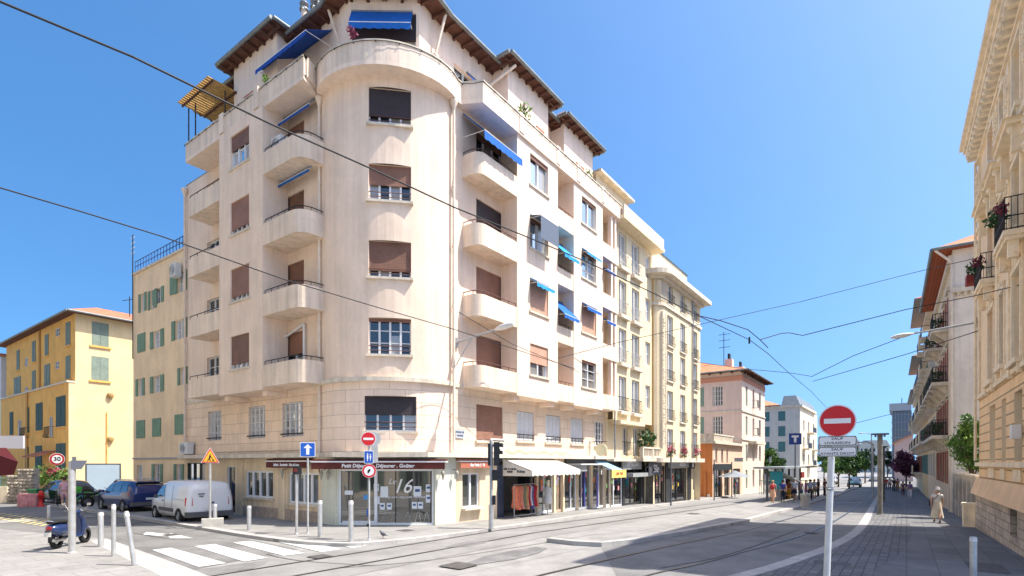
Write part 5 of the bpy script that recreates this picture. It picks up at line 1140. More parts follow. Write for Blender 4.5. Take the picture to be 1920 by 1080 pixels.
gp = thing('gate_post', 'beige stone gate post standing between garden wall and ornate cream building', 'post', tuple(RF.P(-.5, -.5, .25)))
mb = MB(); mb.fbox(RF, -.75, -.3, -1.4, .55, .1, .5, M_l1t); mb.fbox(RF, -.8, -.25, .551, .65, .06, .54, M_l1t); mb.build('post', gp)
# ---- L2: red-eaved house with white side wall ----
L2 = thing('apartment_building', 'balconied house with bare white side wall, brown shutters and red boarded eaves', 'building', (27, 34, -.7))
t2 = RF.T(1786); P2 = RF.P(t2, 0, 0); LE = 16.0; M_wh = mat('white_side_wall', (.78, .70, .60), .85, .05, 1, .1, 40, streak=.12, stain=.08)
SW = Face(P2[:2], -RF.n)      # side wall facing the viewer, u away from the street
m_ = MB(); wall(m_, SW, 0, 13, -2, 15.6, [], M_wh); M_l2 = mat('cream_house_front', (.68, .55, .37), .85, .06, 1, .1, 40, streak=.1)
cols2 = [(t2 - 1.6 - 3.6 * k - 1.2, t2 - 1.6 - 3.6 * k) for k in range(4)]; z2 = [(1.0, 3.2), (4.2, 6.6), (7.6, 10.0), (11.0, 13.4)]
o2 = [(a, b, c, d) for c, d in z2 for a, b in cols2]
wall(m_, RF, t2 - LE, t2, -2, 15.6, o2, M_l2); m_.face([RF.P(t2 - LE, -2, 0), RF.P(t2 - LE, -2, -13), RF.P(t2 - LE, 15.6, -13), RF.P(t2 - LE, 15.6, 0)], M_l2); m_.build('wall', L2)
M_shb = mat('brown_red_shutter', (.30, .09, .055), .7, .08, 2, wave=dict(p=.08, lo=.7))
for i, o in enumerate(o2):
    w_ = window(L2, RF, *o, -.2, n=2, bars=1)
    for a, b in ((o[0] - .62, o[0] - .02), (o[1] + .02, o[1] + .62)): q = MB(); q.hexa([RF.P(a, o[2], .06 if a < o[0] - .1 else .03), RF.P(b, o[2], .06 if b > o[1] + .1 else .03), RF.P(b, o[2], .01), RF.P(a, o[2], .01), RF.P(a, o[3], .06), RF.P(b, o[3], .06), RF.P(b, o[3], .01), RF.P(a, o[3], .01)], M_shb); q.build('shutter', w_)
    q = MB(); q.fbox(RF, o[0] - .2, o[1] + .2, o[3] + .1, o[3] + .3, .004, .2, M_trim); q.build('hood', w_)
    if i // 4 in (1, 2) or i in (12, 14):
        q = MB(); q.fbox(RF, o[0] - .8, o[1] + .8, o[2] - .25, o[2] - .03, .004, 1.0, M_trim); s_ = q.build('balcony', L2)
        for t in (o[0] - .5, o[1] + .3): q = MB(); q.hexa([RF.P(t, o[2] - .9, .1), RF.P(t + .2, o[2] - .9, .1), RF.P(t + .2, o[2] - .9, .0), RF.P(t, o[2] - .9, 0), RF.P(t, o[2] - .251, .85), RF.P(t + .2, o[2] - .251, .85), RF.P(t + .2, o[2] - .251, 0), RF.P(t, o[2] - .251, 0)], M_trim); q.build('bracket', s_)
        q = MB(); c = [(o[0] - .75, 0), (o[0] - .75, .93), (o[1] + .75, .93), (o[1] + .75, 0)]
        for z in (.05, .95): q.path([RF.P(t, o[2] + z, d) for t, d in c], .022, M_iron, 5)
        for (ta, da), (tb_, db) in zip(c, c[1:]):
            n = int(max(abs(tb_ - ta), abs(db - da)) / .13)
            for j in range(n + 1): t, d = ta + (tb_ - ta) * j / n, da + (db - da) * j / n; q.tube(RF.P(t, o[2], d), RF.P(t, o[2] + .95, d), .014, M_iron, n=4, caps=False)
        q.build('railing', s_); q = MB(); leafball(q, RF.P(o[1] + .1, o[2] + .5, .7), .4, M_leafd, 60, .12); q.build('plants', s_)
m_ = MB(); m_.fbox(SW, -.02, 13, 12.9, 13.2, .004, .3, M_trim); m_.fbox(RF, t2 - LE, t2, 14.9, 15.3, .004, .2, M_trim); m_.fbox(SW, -.2, .1, -1.5, 13, .0, .1, M_trim)
for i in range(40): m_.fbox(SW, .2 + i * .32, .36 + i * .32, 12.7, 12.899, .004, .18, M_trim)
m_.build('cornice', L2); m_ = MB(); m_.fbox(SW, -.02, 13, 1.5, 1.75, .004, .12, M_trim); m_.fbox(SW, -.02, 13, -1.5, 1.5, .004, .05, M_wh); m_.build('plinth', L2)
M_red = mat('red_boarded_soffit', (.34, .085, .035), .8, .12, 3, wave=dict(p=.2, dir=(.819, -.574), lo=.5))
m_ = MB(); m_.hexa([RF.P(t2 - LE - .4, 15.6, .95), RF.P(t2 + .55, 15.6, .95), RF.P(t2 + .55, 15.6, -13), RF.P(t2 - LE - .4, 15.6, -13), RF.P(t2 - LE - .4, 15.72, .95), RF.P(t2 + .55, 15.72, .95), RF.P(t2 + .55, 15.72, -13), RF.P(t2 - LE - .4, 15.72, -13)], M_red); rf = m_.build('roof', L2)
m_ = MB(); m_.hexa([RF.P(t2 - LE - .4, 15.73, .95), RF.P(t2 + .55, 15.73, .95), RF.P(t2 + .55, 15.73, -13), RF.P(t2 - LE - .4, 15.73, -13), RF.P(t2 - LE + 4, 18.4, -5), RF.P(t2 - 4, 18.4, -5), RF.P(t2 - 4, 18.4, -8), RF.P(t2 - LE + 4, 18.4, -8)], M_tile2); m_.build('roof_tiles', rf)
m_ = MB(); m_.tube(RF.P(t2 - LE - .4, 15.66, 1.05), RF.P(t2 + .55, 15.66, 1.05), .1, M_zinc); m_.tube(RF.P(t2 + .64, 15.66, 1.05), RF.P(t2 + .64, 15.66, -12), .1, M_zinc); m_.path([RF.P(t2 + .6, 15.6, .9), RF.P(t2 + .4, 14.9, .2), RF.P(t2 + .12, 14.7, .05), RF.P(t2 + .12, -1, .05)], .07, M_pipe, 8); m_.build('gutter', rf)
# ---- further balconied houses up the avenue ----
specs = [('apartment_building', 'cream house with pale balconies under a grey projecting eave, right after the red-eaved house', 56, 12, 16.6, 1.5, M_l2, M_hb),
         ('apartment_building', 'ochre house with round balcony and small dark eave, third along the right pavement', 69, 14, 13.5, 1.4, mat('ochre_front', (.62, .44, .22), .85, .06), M_tl),
         ('apartment_building', 'last cream house of the right-hand row, beside the purple tree', 84, 20, 11.5, 1.2, mat('pale_cream_front', (.64, .55, .42), .85, .06), M_shb)]
t_prev = t2 - LE
for nm, lab, Yf, ln, zt, ov, mw, ms in specs:
    a = t_prev - ln; b = t_prev - .02; t_prev = a; p = RF.P((a + b) / 2, TZ(*RF.P((a + b) / 2, 0, 0)[:2]), 0); T_ = thing(nm, lab, 'building', tuple(p))
    m_ = MB(); n = int(ln / 3.4); ws = [(a + (i + .5) * ln / n - .55, a + (i + .5) * ln / n + .55) for i in range(n)]; zz = [z for z in (1.2, 4.4, 7.6, 10.8, 13.6) if z + 2.6 < zt]; o = [(c, d, z, z + 2.1) for z in zz for c, d in ws]
    wall(m_, RF, a, b, -2.2, zt, o, mw); 
    for t in (a, b): m_.face([RF.P(t, -2.2, 0), RF.P(t, -2.2, -12), RF.P(t, zt, -12), RF.P(t, zt, 0)], mw)
    m_.build('wall', T_)
    for j, q_ in enumerate(o):
        w_ = window(T_, RF, *q_, -.2, n=2, bars=0); q = MB(); q.fbox(RF, q_[0] - .5, q_[0] - .02, q_[2], q_[3], .01, .06, ms); q.fbox(RF, q_[1] + .02, q_[1] + .5, q_[2], q_[3], .01, .06, ms); q.build('shutters', w_)
        if j >= n or ln > 15:
            q = MB(); q.fbox(RF, q_[0] - .6, q_[1] + .6, q_[2] - .25, q_[2] - .05, .004, 1.0, M_trim); q.fbox(RF, q_[0] - .5, q_[0] - .3, q_[2] - .8, q_[2] - .251, 0, .6, M_trim); q.fbox(RF, q_[1] + .3, q_[1] + .5, q_[2] - .8, q_[2] - .251, 0, .6, M_trim)
            s_ = q.build('balcony', T_); q = MB()
            if j % 3 == 1: q.fbox(RF, q_[0] - .6, q_[1] + .6, q_[2] - .04, q_[2] + .9, .9, 1.0, M_l2)
            else:
                q.path([RF.P(q_[0] - .6, q_[2] + .9, 0), RF.P(q_[0] - .6, q_[2] + .9, .95), RF.P(q_[1] + .6, q_[2] + .9, .95), RF.P(q_[1] + .6, q_[2] + .9, 0)], .025, M_iron, 5)
                for k in range(13): t = q_[0] - .6 + (q_[1] - q_[0] + 1.2) * k / 12; q.tube(RF.P(t, q_[2] - .05, .95), RF.P(t, q_[2] + .9, .95), .015, M_iron, n=4, caps=False)
            q.build('railing', s_)
    m_ = MB(); m_.hexa([RF.P(a, zt, ov), RF.P(b + .3, zt, ov), RF.P(b + .3, zt, -12), RF.P(a, zt, -12), RF.P(a, zt + .15, ov), RF.P(b + .3, zt + .15, ov), RF.P(b + .3, zt + .15, -12), RF.P(a, zt + .15, -12)], M_zinc); m_.fbox(RF, a, b, zt - .5, zt - .002, .004, .5, M_trim); rf = m_.build('roof', T_)
    m_ = MB(); m_.hexa([RF.P(a, zt + .16, ov), RF.P(b + .3, zt + .16, ov), RF.P(b + .3, zt + .16, -12), RF.P(a, zt + .16, -12), RF.P(a + 2, zt + 2, -4), RF.P(b - 2, zt + 2, -4), RF.P(b - 2, zt + 2, -8), RF.P(a + 2, zt + 2, -8)], M_tile2); m_.build('roof_tiles', rf)
# =============== LEFT SIDE STREET ===============
M_gb = mat('beige_pink_plaster', (.87, .66, .43), .85, .05, 1, .1, 40, streak=.08, stain=.1)
M_grs = mat('green_shutter', (.17, .27, .18), .7, .08, 2, wave=dict(p=.09, lo=.75))
M_grd = mat('grey_green_shutter', (.20, .25, .20), .75, .12, 3, wave=dict(p=.12, lo=.7))
M_dgs = mat('dark_green_shutter', (.05, .09, .075), .7, .1, 3, wave=dict(p=.12, lo=.7))
GB = thing('apartment_building', 'beige building with green shutters and blue rooftop railing, left of the corner building', 'building', (-19, 30, 0))
gT0 = FL.T(250); m_ = MB(); zg = 13.6
gc = []
def gop(x0, x1, y0, y1, kind): gc.append((FL.T(x0), FL.T(x1), FL.Z(x0, y1), FL.Z(x0, y0), kind))
gop(264, 272, 552, 586, 'o'); gop(282, 291, 546, 581, 'oL'); gop(291.5, 303, 543, 571, 'o'); gop(333, 346, 514, 550, 'o'); gop(320, 330, 518, 554, 'c')
gop(259, 272.5, 628, 662, 'c'); gop(288, 302, 622, 654, 'o'); gop(329, 345, 602, 638, 'o')
gop(259, 268, 711, 743, 'o'); gop(288, 302, 706, 737, 'o'); gop(338, 348, 690, 722, 'o')
gop(257, 272, 789, 822, 'c'); gop(287, 302, 785, 819, 'c'); gop(329, 346, 778, 815, 'c')
gop(257, 267, 872, 902, 'n'); gop(290, 301, 870, 903, 'o'); gop(331, 341, 870, 903, 'o')
wall(m_, FL, gT0, LT - .02, -.3, zg, [g[:4] for g in gc], M_gb); 
m_.face([FL.P(gT0, -.3, 0), FL.P(gT0, -.3, -10), FL.P(gT0, zg, -10), FL.P(gT0, zg, 0)], M_gb); m_.face([FL.P(gT0, zg, 0), FL.P(LT, zg, 0), FL.P(LT, zg, -10), FL.P(gT0, zg, -10)], M_trim); m_.build('wall', GB)
for a, b, c, d, k in gc:
    w_ = window(GB, FL, a, b, c, d, -.16, n=2, bars=1, fc=M_fr, gl=M_glb)
    sw = (b - a) * .5
    if k == 'c': q = MB(); q.fbox(FL, a - .02, (a + b) / 2 - .005, c, d, .005, .045, M_grs); q.fbox(FL, (a + b) / 2 + .005, b + .02, c, d, .005, .045, M_grs); q.build('shutter', w_)
    elif k != 'n':
        for s0, s1 in ((a - sw * .8, a - .01), (b + .01, b + sw * .8)): q = MB(); q.fbox(FL, s0, s1, c, d, .006, .05, M_grs); q.build('shutter', w_)
m_ = MB(); m_.fbox(FL, gT0, LT - .03, 2.62, 2.7, .003, .07, M_grey); m_.fbox(FL, gT0 - .02, LT - .03, zg, zg + .12, -.3, .1, M_trim); m_.build('ledge', GB); M_br = mat('blue_railing_paint', (.03, .09, .28), .5)
m_ = MB()
for z in (.15, .45, .75): m_.tube(FL.P(gT0, zg + .12 + z, -.1), FL.P(LT - .1, zg + .12 + z, -.1), .025, M_br, n=5)
for i in range(18): t = gT0 + (LT - gT0) * i / 17.5; m_.tube(FL.P(t, zg + .12, -.1), FL.P(t, zg + .9, -.1), .02, M_br, n=5)
m_.build('railing', GB); m_ = MB(); m_.fbox(FL, LT - 1.6, LT - .5, zg + .13, zg + 1.9, -3, -1, M_trim); m_.fbox(FL, LT - 1.8, LT - .4, zg + 1.91, zg + 2.0, -3.2, -.8, M_tile); m_.build('roof_hut', GB); acunit(GB, FL, LT - .9, 12.2, .1, .6, .7)
m_ = MB(); m_.tube(FL.P(gT0 + .2, zg - 5, .1), FL.P(gT0 + .2, zg + 2.4, .1), .03, M_iron, n=5)
for i in range(4): m_.tube(FL.P(gT0 - .1, zg + 1.3 + i * .3, .1), FL.P(gT0 + .5, zg + 1.3 + i * .3, .1), .015, M_fr, n=4)
m_.build('antenna', GB)
# yellow house
YC = Vector((-37.0, 46.0)); YR = Face(YC, (.588, .809)); YL = Face(YC, (.809, -.588)); M_y = mat('yellow_plaster', (.72, .55, .31), .85, .05, 1, .1, 40, streak=.05, stain=.06); M_ys = mat('yellow_plaster_shade_tone', (.84, .46, .12), .85, .05, 1, .1, 40, streak=.08, stain=.1)  # second plaster is a deeper orange that paints in the left face's shade
YB = thing('apartment_building', 'yellow four-storey building with grey-green shutters and orange tiled hip roof', 'building', (-40, 50, 0))
ze = YR.Z(144, 588); yl0 = YL.T(12); yr1 = 14.0; zlow = YL.Z(144, 717)
m_ = MB(); yo = []
def yop(F, x0, x1, y0, y1, k, d=0): yo.append((F, F.T(x0, d), F.T(x1, d), F.Z(x0, y1, d), F.Z(x0, y0, d), k, d))
yop(YR, 172, 204, 602, 647, 'w'); yop(YR, 171, 204, 667, 712, 'w')
for x0, x1, y0, y1 in ((124, 132, 606, 649), (85, 91, 629, 668), (61, 67, 641, 680), (32, 37, 658, 695), (124, 132, 669, 712), (84, 94, 685, 727), (61, 67, 696, 734), (27, 39, 709, 746)): yop(YL, x0, x1, y0, y1, 'd')
for x0, x1, y0, y1 in ((103.5, 112, 617, 632), (103, 111, 679, 693), (46, 52, 672, 688), (46, 52, 726, 741)): yop(YL, x0, x1, y0, y1, 'n')
for x0, x1, y0, y1 in ((106, 123, 745, 801), (106, 123, 832, 880), (68, 80, 757, 808), (67, 79, 836, 884), (49, 55, 765, 812), (48, 54, 838, 878), (19, 25, 773, 816)): yop(YL, x0, x1, y0, y1, 'd', .45)
for x0, x1, y0, y1 in ((92, 99, 782, 820), (33, 40, 788, 822)): yop(YL, x0, x1, y0, y1, 'n', .45)
wall(m_, YR, -.0, yr1, zlow, ze, [o[1:5] for o in yo if o[0] is YR], M_y, rev=.12); wall(m_, YR, -.45, yr1, -.3, zlow, [], M_y, rev=.12)
wall(m_, YL, yl0, 0, zlow, ze, [o[1:5] for o in yo if o[0] is YL and o[6] == 0], M_ys, rev=.12); wall(m_, YL, yl0, 0, -.3, zlow, [o[1:5] for o in yo if o[6] > 0], M_ys, d=.45, rev=.12)
m_.face([YL.P(yl0, zlow, 0), YL.P(0, zlow, 0), YL.P(0, zlow, .45), YL.P(yl0, zlow, .45)], M_ys); m_.face([YL.P(yl0, 0, 0), YL.P(yl0, 0, -12), YL.P(yl0, ze, -12), YL.P(yl0, ze, 0)], M_ys)
m_.build('wall', YB)
for F, a, b, c, d, k, dd_ in yo:
    w_ = window(YB, F, a, b, c, d, dd_ - .1, n=2, bars=1)
    if k == 'w':
        q = MB(); q.fbox(F, a, (a + b) / 2 - .01, c, d, -.04, .0, M_grd); q.fbox(F, (a + b) / 2 + .01, b, c, d, -.04, .0, M_grd); q.build('shutter', w_); q = MB(); q.fbox(F, a - .15, b + .15, c - .16, c - .01, -.02, .12, M_ys); q.build('sill', w_)
    elif k == 'd':
        wd_ = (b - a) * .5
        for s0, s1 in ((a - .02, a + wd_ - .05), (b - wd_ + .05, b + .02)): q = MB(); q.fbox(F, s0, s1, c, d, dd_ + .01, dd_ + .05, M_dgs if dd_ else M_grd); q.build('shutter', w_)
        q = MB(); q.fbox(F, a - .1, b + .1, c - .14, c - .01, dd_ - .02, dd_ + .1, M_ys); q.build('sill', w_)
m_ = MB(); m_.fbox(YL, yl0, .05, zlow + .002, zlow + .14, .0, .6, M_trim); m_.build('string_course', YB)
yT1 = yl0 - .5; eave(YB, 'roof', [tuple(p[:2]) for p in (YL.P(yT1, 0, .7), YR.P(-.7, 0, .7) + (YL.P(0, 0, .0) - YL.P(0, 0, .0)), YR.P(yr1, 0, .7), YR.P(yr1, 0, -26))], ze, .6, None, mat('orange_hip_tiles', (.46, .17, .09), .85, .15, 2, wave=dict(p=.3, dir=(.588, .809), lo=.65), bump=.4), rafter=40, top=2.3)
downpipe(YL, YL.T(76), .1, zlow, ze - .1, YB, .09, mat('ochre_pipe', (.55, .33, .12)), False); downpipe(YL, YL.T(64), .55, 0, zlow, YB, .09, mat('ochre_pipe', (.5, .3, .1)), False)
m_ = MB(); m_.hexa([YL.P(YL.T(78, .5), 2.9, 1.9), YL.P(YL.T(104, .5), 2.9, 1.9), YL.P(YL.T(104, .5), 3.4, .46), YL.P(YL.T(78, .5), 3.4, .46), YL.P(YL.T(78, .5), 3.0, 1.9), YL.P(YL.T(104, .5), 3.0, 1.9), YL.P(YL.T(104, .5), 3.5, .46), YL.P(YL.T(78, .5), 3.5, .46)], M_tile); m_.build('porch_roof', YB)
m_ = MB()
for x in (92, 46): railing(m_, YL.off(.45), YL.T(x, .45), YL.T(x + 9, .45), YL.Z(x, 822, .45), ('bow', 1.0, M_iron, .35))
m_.build('railing', YB)
m_ = MB(); m_.path([YR.P(YR.T(200), .5, .06), YR.P(YR.T(200), YR.Z(200, 773), .06)], .05, M_ys, 6)
for y in (742, 824): m_.ball(YR.P(YR.T(206), YR.Z(206, y), .1), .28, mat('rust_bracket', (.35, .22, .08)), 8)
m_.build('wall_pipe', YB)
for i, x in enumerate((52, 60, 70)): m_ = MB(); m_.fbox(YL, YL.T(x, -3), YL.T(x, -3) + 1.0, ze + .3, ze + 1.8 + .2 * i, -3.4, -2.6, M_tile); m_.tube(YL.P(YL.T(x, -3) + .4, ze + 1.8, -3), YL.P(YL.T(x, -3) + .4, ze + 2.6, -3), .15, M_trim); m_.build('chimney', YB)
m_ = MB(); pa = YR.P(5, ze + 1.2, -3); m_.tube(pa, pa + Vector((0, 0, 2)), .04, M_iron); m_.tube(pa + Vector((-.7, 0, 1.6)), pa + Vector((.7, 0, 1.8)), .03, M_iron); m_.build('antenna', YB)
# white building far left
WB = thing('apartment_building', 'plain white building cut by the left edge behind the yellow one', 'building', (-58, 60, 0)); q = MB()
a = YL.P(yl0 - 1.2, 0, .2); WF = Face(a[:2], (-.588, -.809)); WF = Face((a + Vector((-.809, .588, 0)) * 0)[:2], (.809, -.588)); zw = H + (HY - 668) * a.y / F_
q.fbox(WF, -14, 0, -.3, zw, -10, 0, mat('white_render_wall', (.66, .66, .65), .85, .04, 1, streak=.06)); q.build('wall', WB); q = MB(); q.fbox(WF, -14.2, .2, zw + .001, zw + .3, -10.2, .2, M_tile2); q.build('roof', WB)
# unseen row added across the side street to bounce sunlight onto the corner building
def bounce_row():
    a = Vector((-60, 37.4)); F = Face(a, (.809, -.588)); F.n = Vector((.588, .809)); L = 66; mw = mat('bounce_row_plaster', (.88, .77, .60), .85, .05, 1, .1, 40, streak=.08)
    for i, (t0, t1, h, lab) in enumerate(((0, 21.9, 21.5, 'cream bounce building added unseen across the side street, far end, left of view'), (22, 43.9, 23, 'taller cream bounce building added unseen across the side street, middle one, left of view'), (44, 66, 22, 'cream bounce building added unseen across the side street, behind the viewpoint'))):
        p = F.P((t0 + t1) / 2, 0, -4); t = thing('apartment_building', lab, 'building', tuple(p)); m_ = MB(); n = 6; w = (t1 - t0) / n
        ops = [(t0 + w * (k + .3), t0 + w * (k + .68), z, z + (2.0 if z > 1 else 2.4)) for k in range(n) for z in (.3, 4.2, 7.3, 10.4, 13.5, 16.6)]
        wall(m_, F, t0, t1, -.2, h, ops, mw, rev=.2)
        for q in (t0, t1): m_.face([F.P(q, -.2, 0), F.P(q, -.2, -10), F.P(q, h, -10), F.P(q, h, 0)], mw)
        m_.face([F.P(t0, -.2, -10), F.P(t1, -.2, -10), F.P(t1, h, -10), F.P(t0, h, -10)], mw); m_.face([F.P(t0, h, 0), F.P(t1, h, 0), F.P(t1, h, -10), F.P(t0, h, -10)], M_tile); m_.build('wall', t)
        q = MB(); q.fbox(F, t0, t1, h - .5, h - .1, .002, .4, M_trim); q.build('cornice', t)
        for o in ops:
            q = MB(); q.fbox(F, o[0], o[1], o[2], o[3], -.2, -.15, M_gl); q.fbox(F, (o[0] + o[1]) / 2 - .04, (o[0] + o[1]) / 2 + .04, o[2], o[3], -.149, -.1, M_fr); w_ = q.build('window', t)
            q = MB(); q.fbox(F, o[0] - .5, o[0] - .02, o[2], o[3], .003, .05, M_grd); q.fbox(F, o[1] + .02, o[1] + .5, o[2], o[3], .003, .05, M_grd); q.build('shutters', w_)
bounce_row()
# =============== STREET FURNITURE ===============
M_red_s = mat('sign_red', (.55, .02, .025), .4); M_blu_s = mat('sign_blue', (.015, .09, .42), .4); M_whs = mat('sign_white', (.72, .72, .72), .4); M_yls = mat('sign_yellow', (.80, .40, .03), .4); M_blk = mat('sign_black', (.015, .015, .015), .4)
M_post = mat('painted_grey_post', (.40, .41, .41), .5, .1, 5); M_steel = mat('brushed_steel', (.50, .50, .49), .35, .1, 6, metal=.5); M_conc = mat('concrete_block', (.42, .40, .36), .9, .12, 5, .4, 40)
M_drk = mat('dark_painted_post', (.10, .11, .12), .5, .1, 5)
def fpoly(mb, F, pts, d0, d1, m):
    mb.face([F.P(t, z, d1) for t, z in pts], m)
    mb.face([F.P(t, z, d0) for t, z in pts[::-1]], m)
    for (a, b), (c, e) in zip(pts, pts[1:] + pts[:1]): mb.face([F.P(a, b, d0), F.P(c, e, d0), F.P(c, e, d1), F.P(a, b, d1)], m)
circ = lambda r, z, n=32, t=0: [(t + r * math.cos(2 * math.pi * i / n), z + r * math.sin(2 * math.pi * i / n)) for i in range(n)]
rect = lambda w_, h, z, t=0: [(t - w_ / 2, z - h / 2), (t + w_ / 2, z - h / 2), (t + w_ / 2, z + h / 2), (t - w_ / 2, z + h / 2)]
def rrect(w_, h, z, r=.03, t=0): return [(t + sx * (w_ / 2 - r) + r * math.cos(a), z + sz * (h / 2 - r) + r * math.sin(a)) for sx, sz, a0 in ((1, -1, -90), (1, 1, 0), (-1, 1, 90), (-1, -1, 180)) for a in (R(a0), R(a0 + 45), R(a0 + 90))]
def camface(p, turn=0):
    """frame at p facing back to the viewer's side of the street"""
    v = Vector((p[0], p[1])).normalized(); u = Vector((v.y, -v.x)); u.rotate(Matrix.Rotation(R(turn), 2)); return Face((p[0], p[1]), u)
def signpost(name, label, cat, base, r, ztop, m, group=None, tilt=None):
    t = thing(name, label, cat, tuple(base), 0, group); mb = MB(); top = Vector((base.x, base.y, ztop)) + (Vector(tilt) if tilt else Vector((0, 0, 0)))
    mb.tube(base, top, r, m, n=12); mb.lathe([(r * 1.5, 0), (r * 1.5, .04), (r, .05)], base, m, 12); mb.ball(top, r * 1.02, m, 8, .4)
    mb.build('post', t); return t
zat = lambda y, Y: H + (HY - y) * Y / F_
# foreground no-entry sign
Yn = 9.5; bn = Vector(((1548 - HX) / F_ * Yn, Yn, TZ(5.5, 9.5) + .03)); tn = signpost('no_entry_sign', 'large red no entry sign with two white text plates on a pale post, right foreground', 'road sign', bn, .055, zat(858, Yn), mat('white_grey_post', (.58, .58, .57), .5, .06, 5), tilt=(.10, 0, 0))
Fn = camface((bn.x + .15, Yn - .09)); zc = zat(790, Yn)
mb = MB(); fpoly(mb, Fn, circ(.285, zc, 40), -.02, -.008, M_whs); q = mb.build('sign_disc', tn); mb = MB(); fpoly(mb, Fn, circ(.262, zc, 40), -.0075, 0, M_red_s); mb.build('red_face', q); mb = MB(); fpoly(mb, Fn, rect(.40, .085, zc), .0005, .004, M_whs); mb.build('white_bar', q)
for y, l1, l2 in ((827, 'SAUF', 'LIVRAISON'), (847, 'SAUF', 'AYANTS DROIT')):
    z = zat(y, Yn); mb = MB(); fpoly(mb, Fn, rrect(.575, .17, z), -.02, -.006, M_whs); q = mb.build('text_plate', tn)
    mb = MB(); o_, i_ = rrect(.565, .16, z), rrect(.545, .14, z)
    for k in range(len(o_)): j = (k + 1) % len(o_); mb.face([Fn.P(*o_[k], -.004), Fn.P(*o_[j], -.004), Fn.P(*i_[j], -.004), Fn.P(*i_[k], -.004)], M_blk)
    mb.build('border', q); text_mesh(l1, .060, M_blk, Fn, 0, z + .037, -.004, ext=.001, bold=.0005, sx=1.3).build('lettering', q); text_mesh(l2, .060, M_blk, Fn, 0, z - .036, -.004, ext=.001, bold=.0005, sx=1.3 if l2[0] == 'L' else 1.2).build('lettering', q)
mb = MB(); z = zat(916, Yn); mb.tube((bn.x + .0, Yn - .07, z), (bn.x + .27, Yn - .0, z), .012, M_grey, n=6); mb.tube((bn.x + .07, Yn, z - .03), (bn.x + .07, Yn, z + .03), .065, M_grey, n=12); mb.build('clamp', tn)
# bollards
def bollard_mesh():
    t = thing('bollard', 'x', 'bollard'); mb = MB(); mb.lathe([(.055, 0), (.055, 1.2), (.05, 1.23), (0, 1.24)], (0, 0, 0), M_steel, 16); mb.build('post', t); mb = MB(); mb.lathe([(.0562, 1.12), (.0562, 1.13), (.0562, 1.2)], (0, 0, 0), M_whs, 16); mb.build('cap_band', t); return t
bo0 = bollard_mesh(); first = True
for x, yb, yt, h, lab, ln in ((189, 1025, 960, .06, 'short grey steel bollard behind the pair of tall ones beside the scooter', 0), (213, 1043, 945, .06, 'upright tall steel bollard between short bollard and the tilted one', 0), (252, 1060, 957, .06, 'tilted steel bollard leaning left at the zebra crossing', -.15), (92, 972, 947, .06, 'small bollard half hidden behind the scooter', 0),
        (467, 994, 948, .1, 'bollard on the corner pavement between the van and the small signal post', 0), (600, 1007, 938, .1, 'steel bollard right of the blue one-way sign', 0), (658, 1016, 938, .1, 'steel bollard left of the pole with three stacked signs', 0), (403, 985, 945, .1, 'short bollard in the concrete block beside the roadworks sign', 0), (1825, 1098, 1006, .03, 'pale thick bollard on the shaded right pavement, lower right', 0)):
    g = G(x, yb, h); sc = (yb - yt) / F_ * g.y / 1.24; wd = (.9 + .35 * (g.y > 15)) * (1.05 if x < 1800 else 1.25); o = bo0 if first else dup(bo0, tuple(g)); o.location = g; o.scale = (wd, wd, sc); o['label'] = lab; o['group'] = 'steel bollards'; o.rotation_euler = (0, ln, 0); first = False
# back-view signal pole on the left corner
b_ = G(135, 1037, .06); t = signpost('signal_post', 'pale round post with a side-mounted signal box, in front of the scooter', 'traffic light', b_, .085, zat(866, b_.y), M_steel)
F = camface(b_); mb = MB(); z = zat(866, b_.y); mb.fbox(F, .0, .09, z - .06, z + .14, -.1, .1, M_drk); mb.build('cap_box', t); mb = MB(); mb.hexa([F.P(-.02, z - .2, .09), F.P(.2, z - .2, .09), F.P(.2, z - .2, -.12), F.P(-.02, z - .2, -.12), F.P(-.02, z + .04, .12), F.P(.33, z + .04, .12), F.P(.33, z + .04, -.12), F.P(-.02, z + .04, -.12)], mat('grey_blue_housing', (.13, .14, .17), .5)); mb.build('signal_head', t)
# roadworks sign in its block
b_ = G(394, 987, .1); t = signpost('roadworks_sign', 'yellow triangular roadworks sign with red rim, on a post in a concrete block', 'road sign', b_, .045, zat(845, b_.y), M_steel); F = camface(b_); Y = b_.y; zt, zbm = zat(839, Y), zat(868, Y); hw = .31
mb = MB(); mb.fbox(F, -.28, .45, b_.z - .0, b_.z + .3, -.2, .25, M_conc); mb.build('block', t); zm = (zt + zbm) / 2
tri = lambda k, z0=zbm, z1=zt: [(-hw * k, zbm + (1 - k) * .19), (hw * k, zbm + (1 - k) * .19), (0, zbm + (1 - k) * .19 + (zt - zbm) * k)]
for k, m, d, nm in ((1, M_whs, .05, 'sign_plate'), (.93, M_red_s, .056, 'red_rim'), (.74, M_yls, .062, 'yellow_field')): mb = MB(); fpoly(mb, F, tri(k), d, d + .004, m); q = mb.build(nm, t if k == 1 else q)
mb = MB(); zz = zbm + .09
for pts in ([(-.02, zz + .2), (.02, zz + .2), (.02, zz + .24), (-.02, zz + .24)], [(-.05, zz + .07), (.01, zz + .09), (.03, zz + .19), (-.03, zz + .19)], [(-.11, zz - .02), (-.07, zz - .02), (-.01, zz + .09), (-.05, zz + .09)], [(-.02, zz - .02), (.02, zz - .02), (.0, zz + .09), (-.03, zz + .08)], [(.0, zz + .16), (.09, zz + .03), (.10, zz + .04), (.02, zz + .18)], [(.05, zz - .02), (.15, zz - .02), (.1, zz + .06)]): fpoly(mb, F, pts, .067, .069, M_blk)
mb.build('worker_symbol', q)
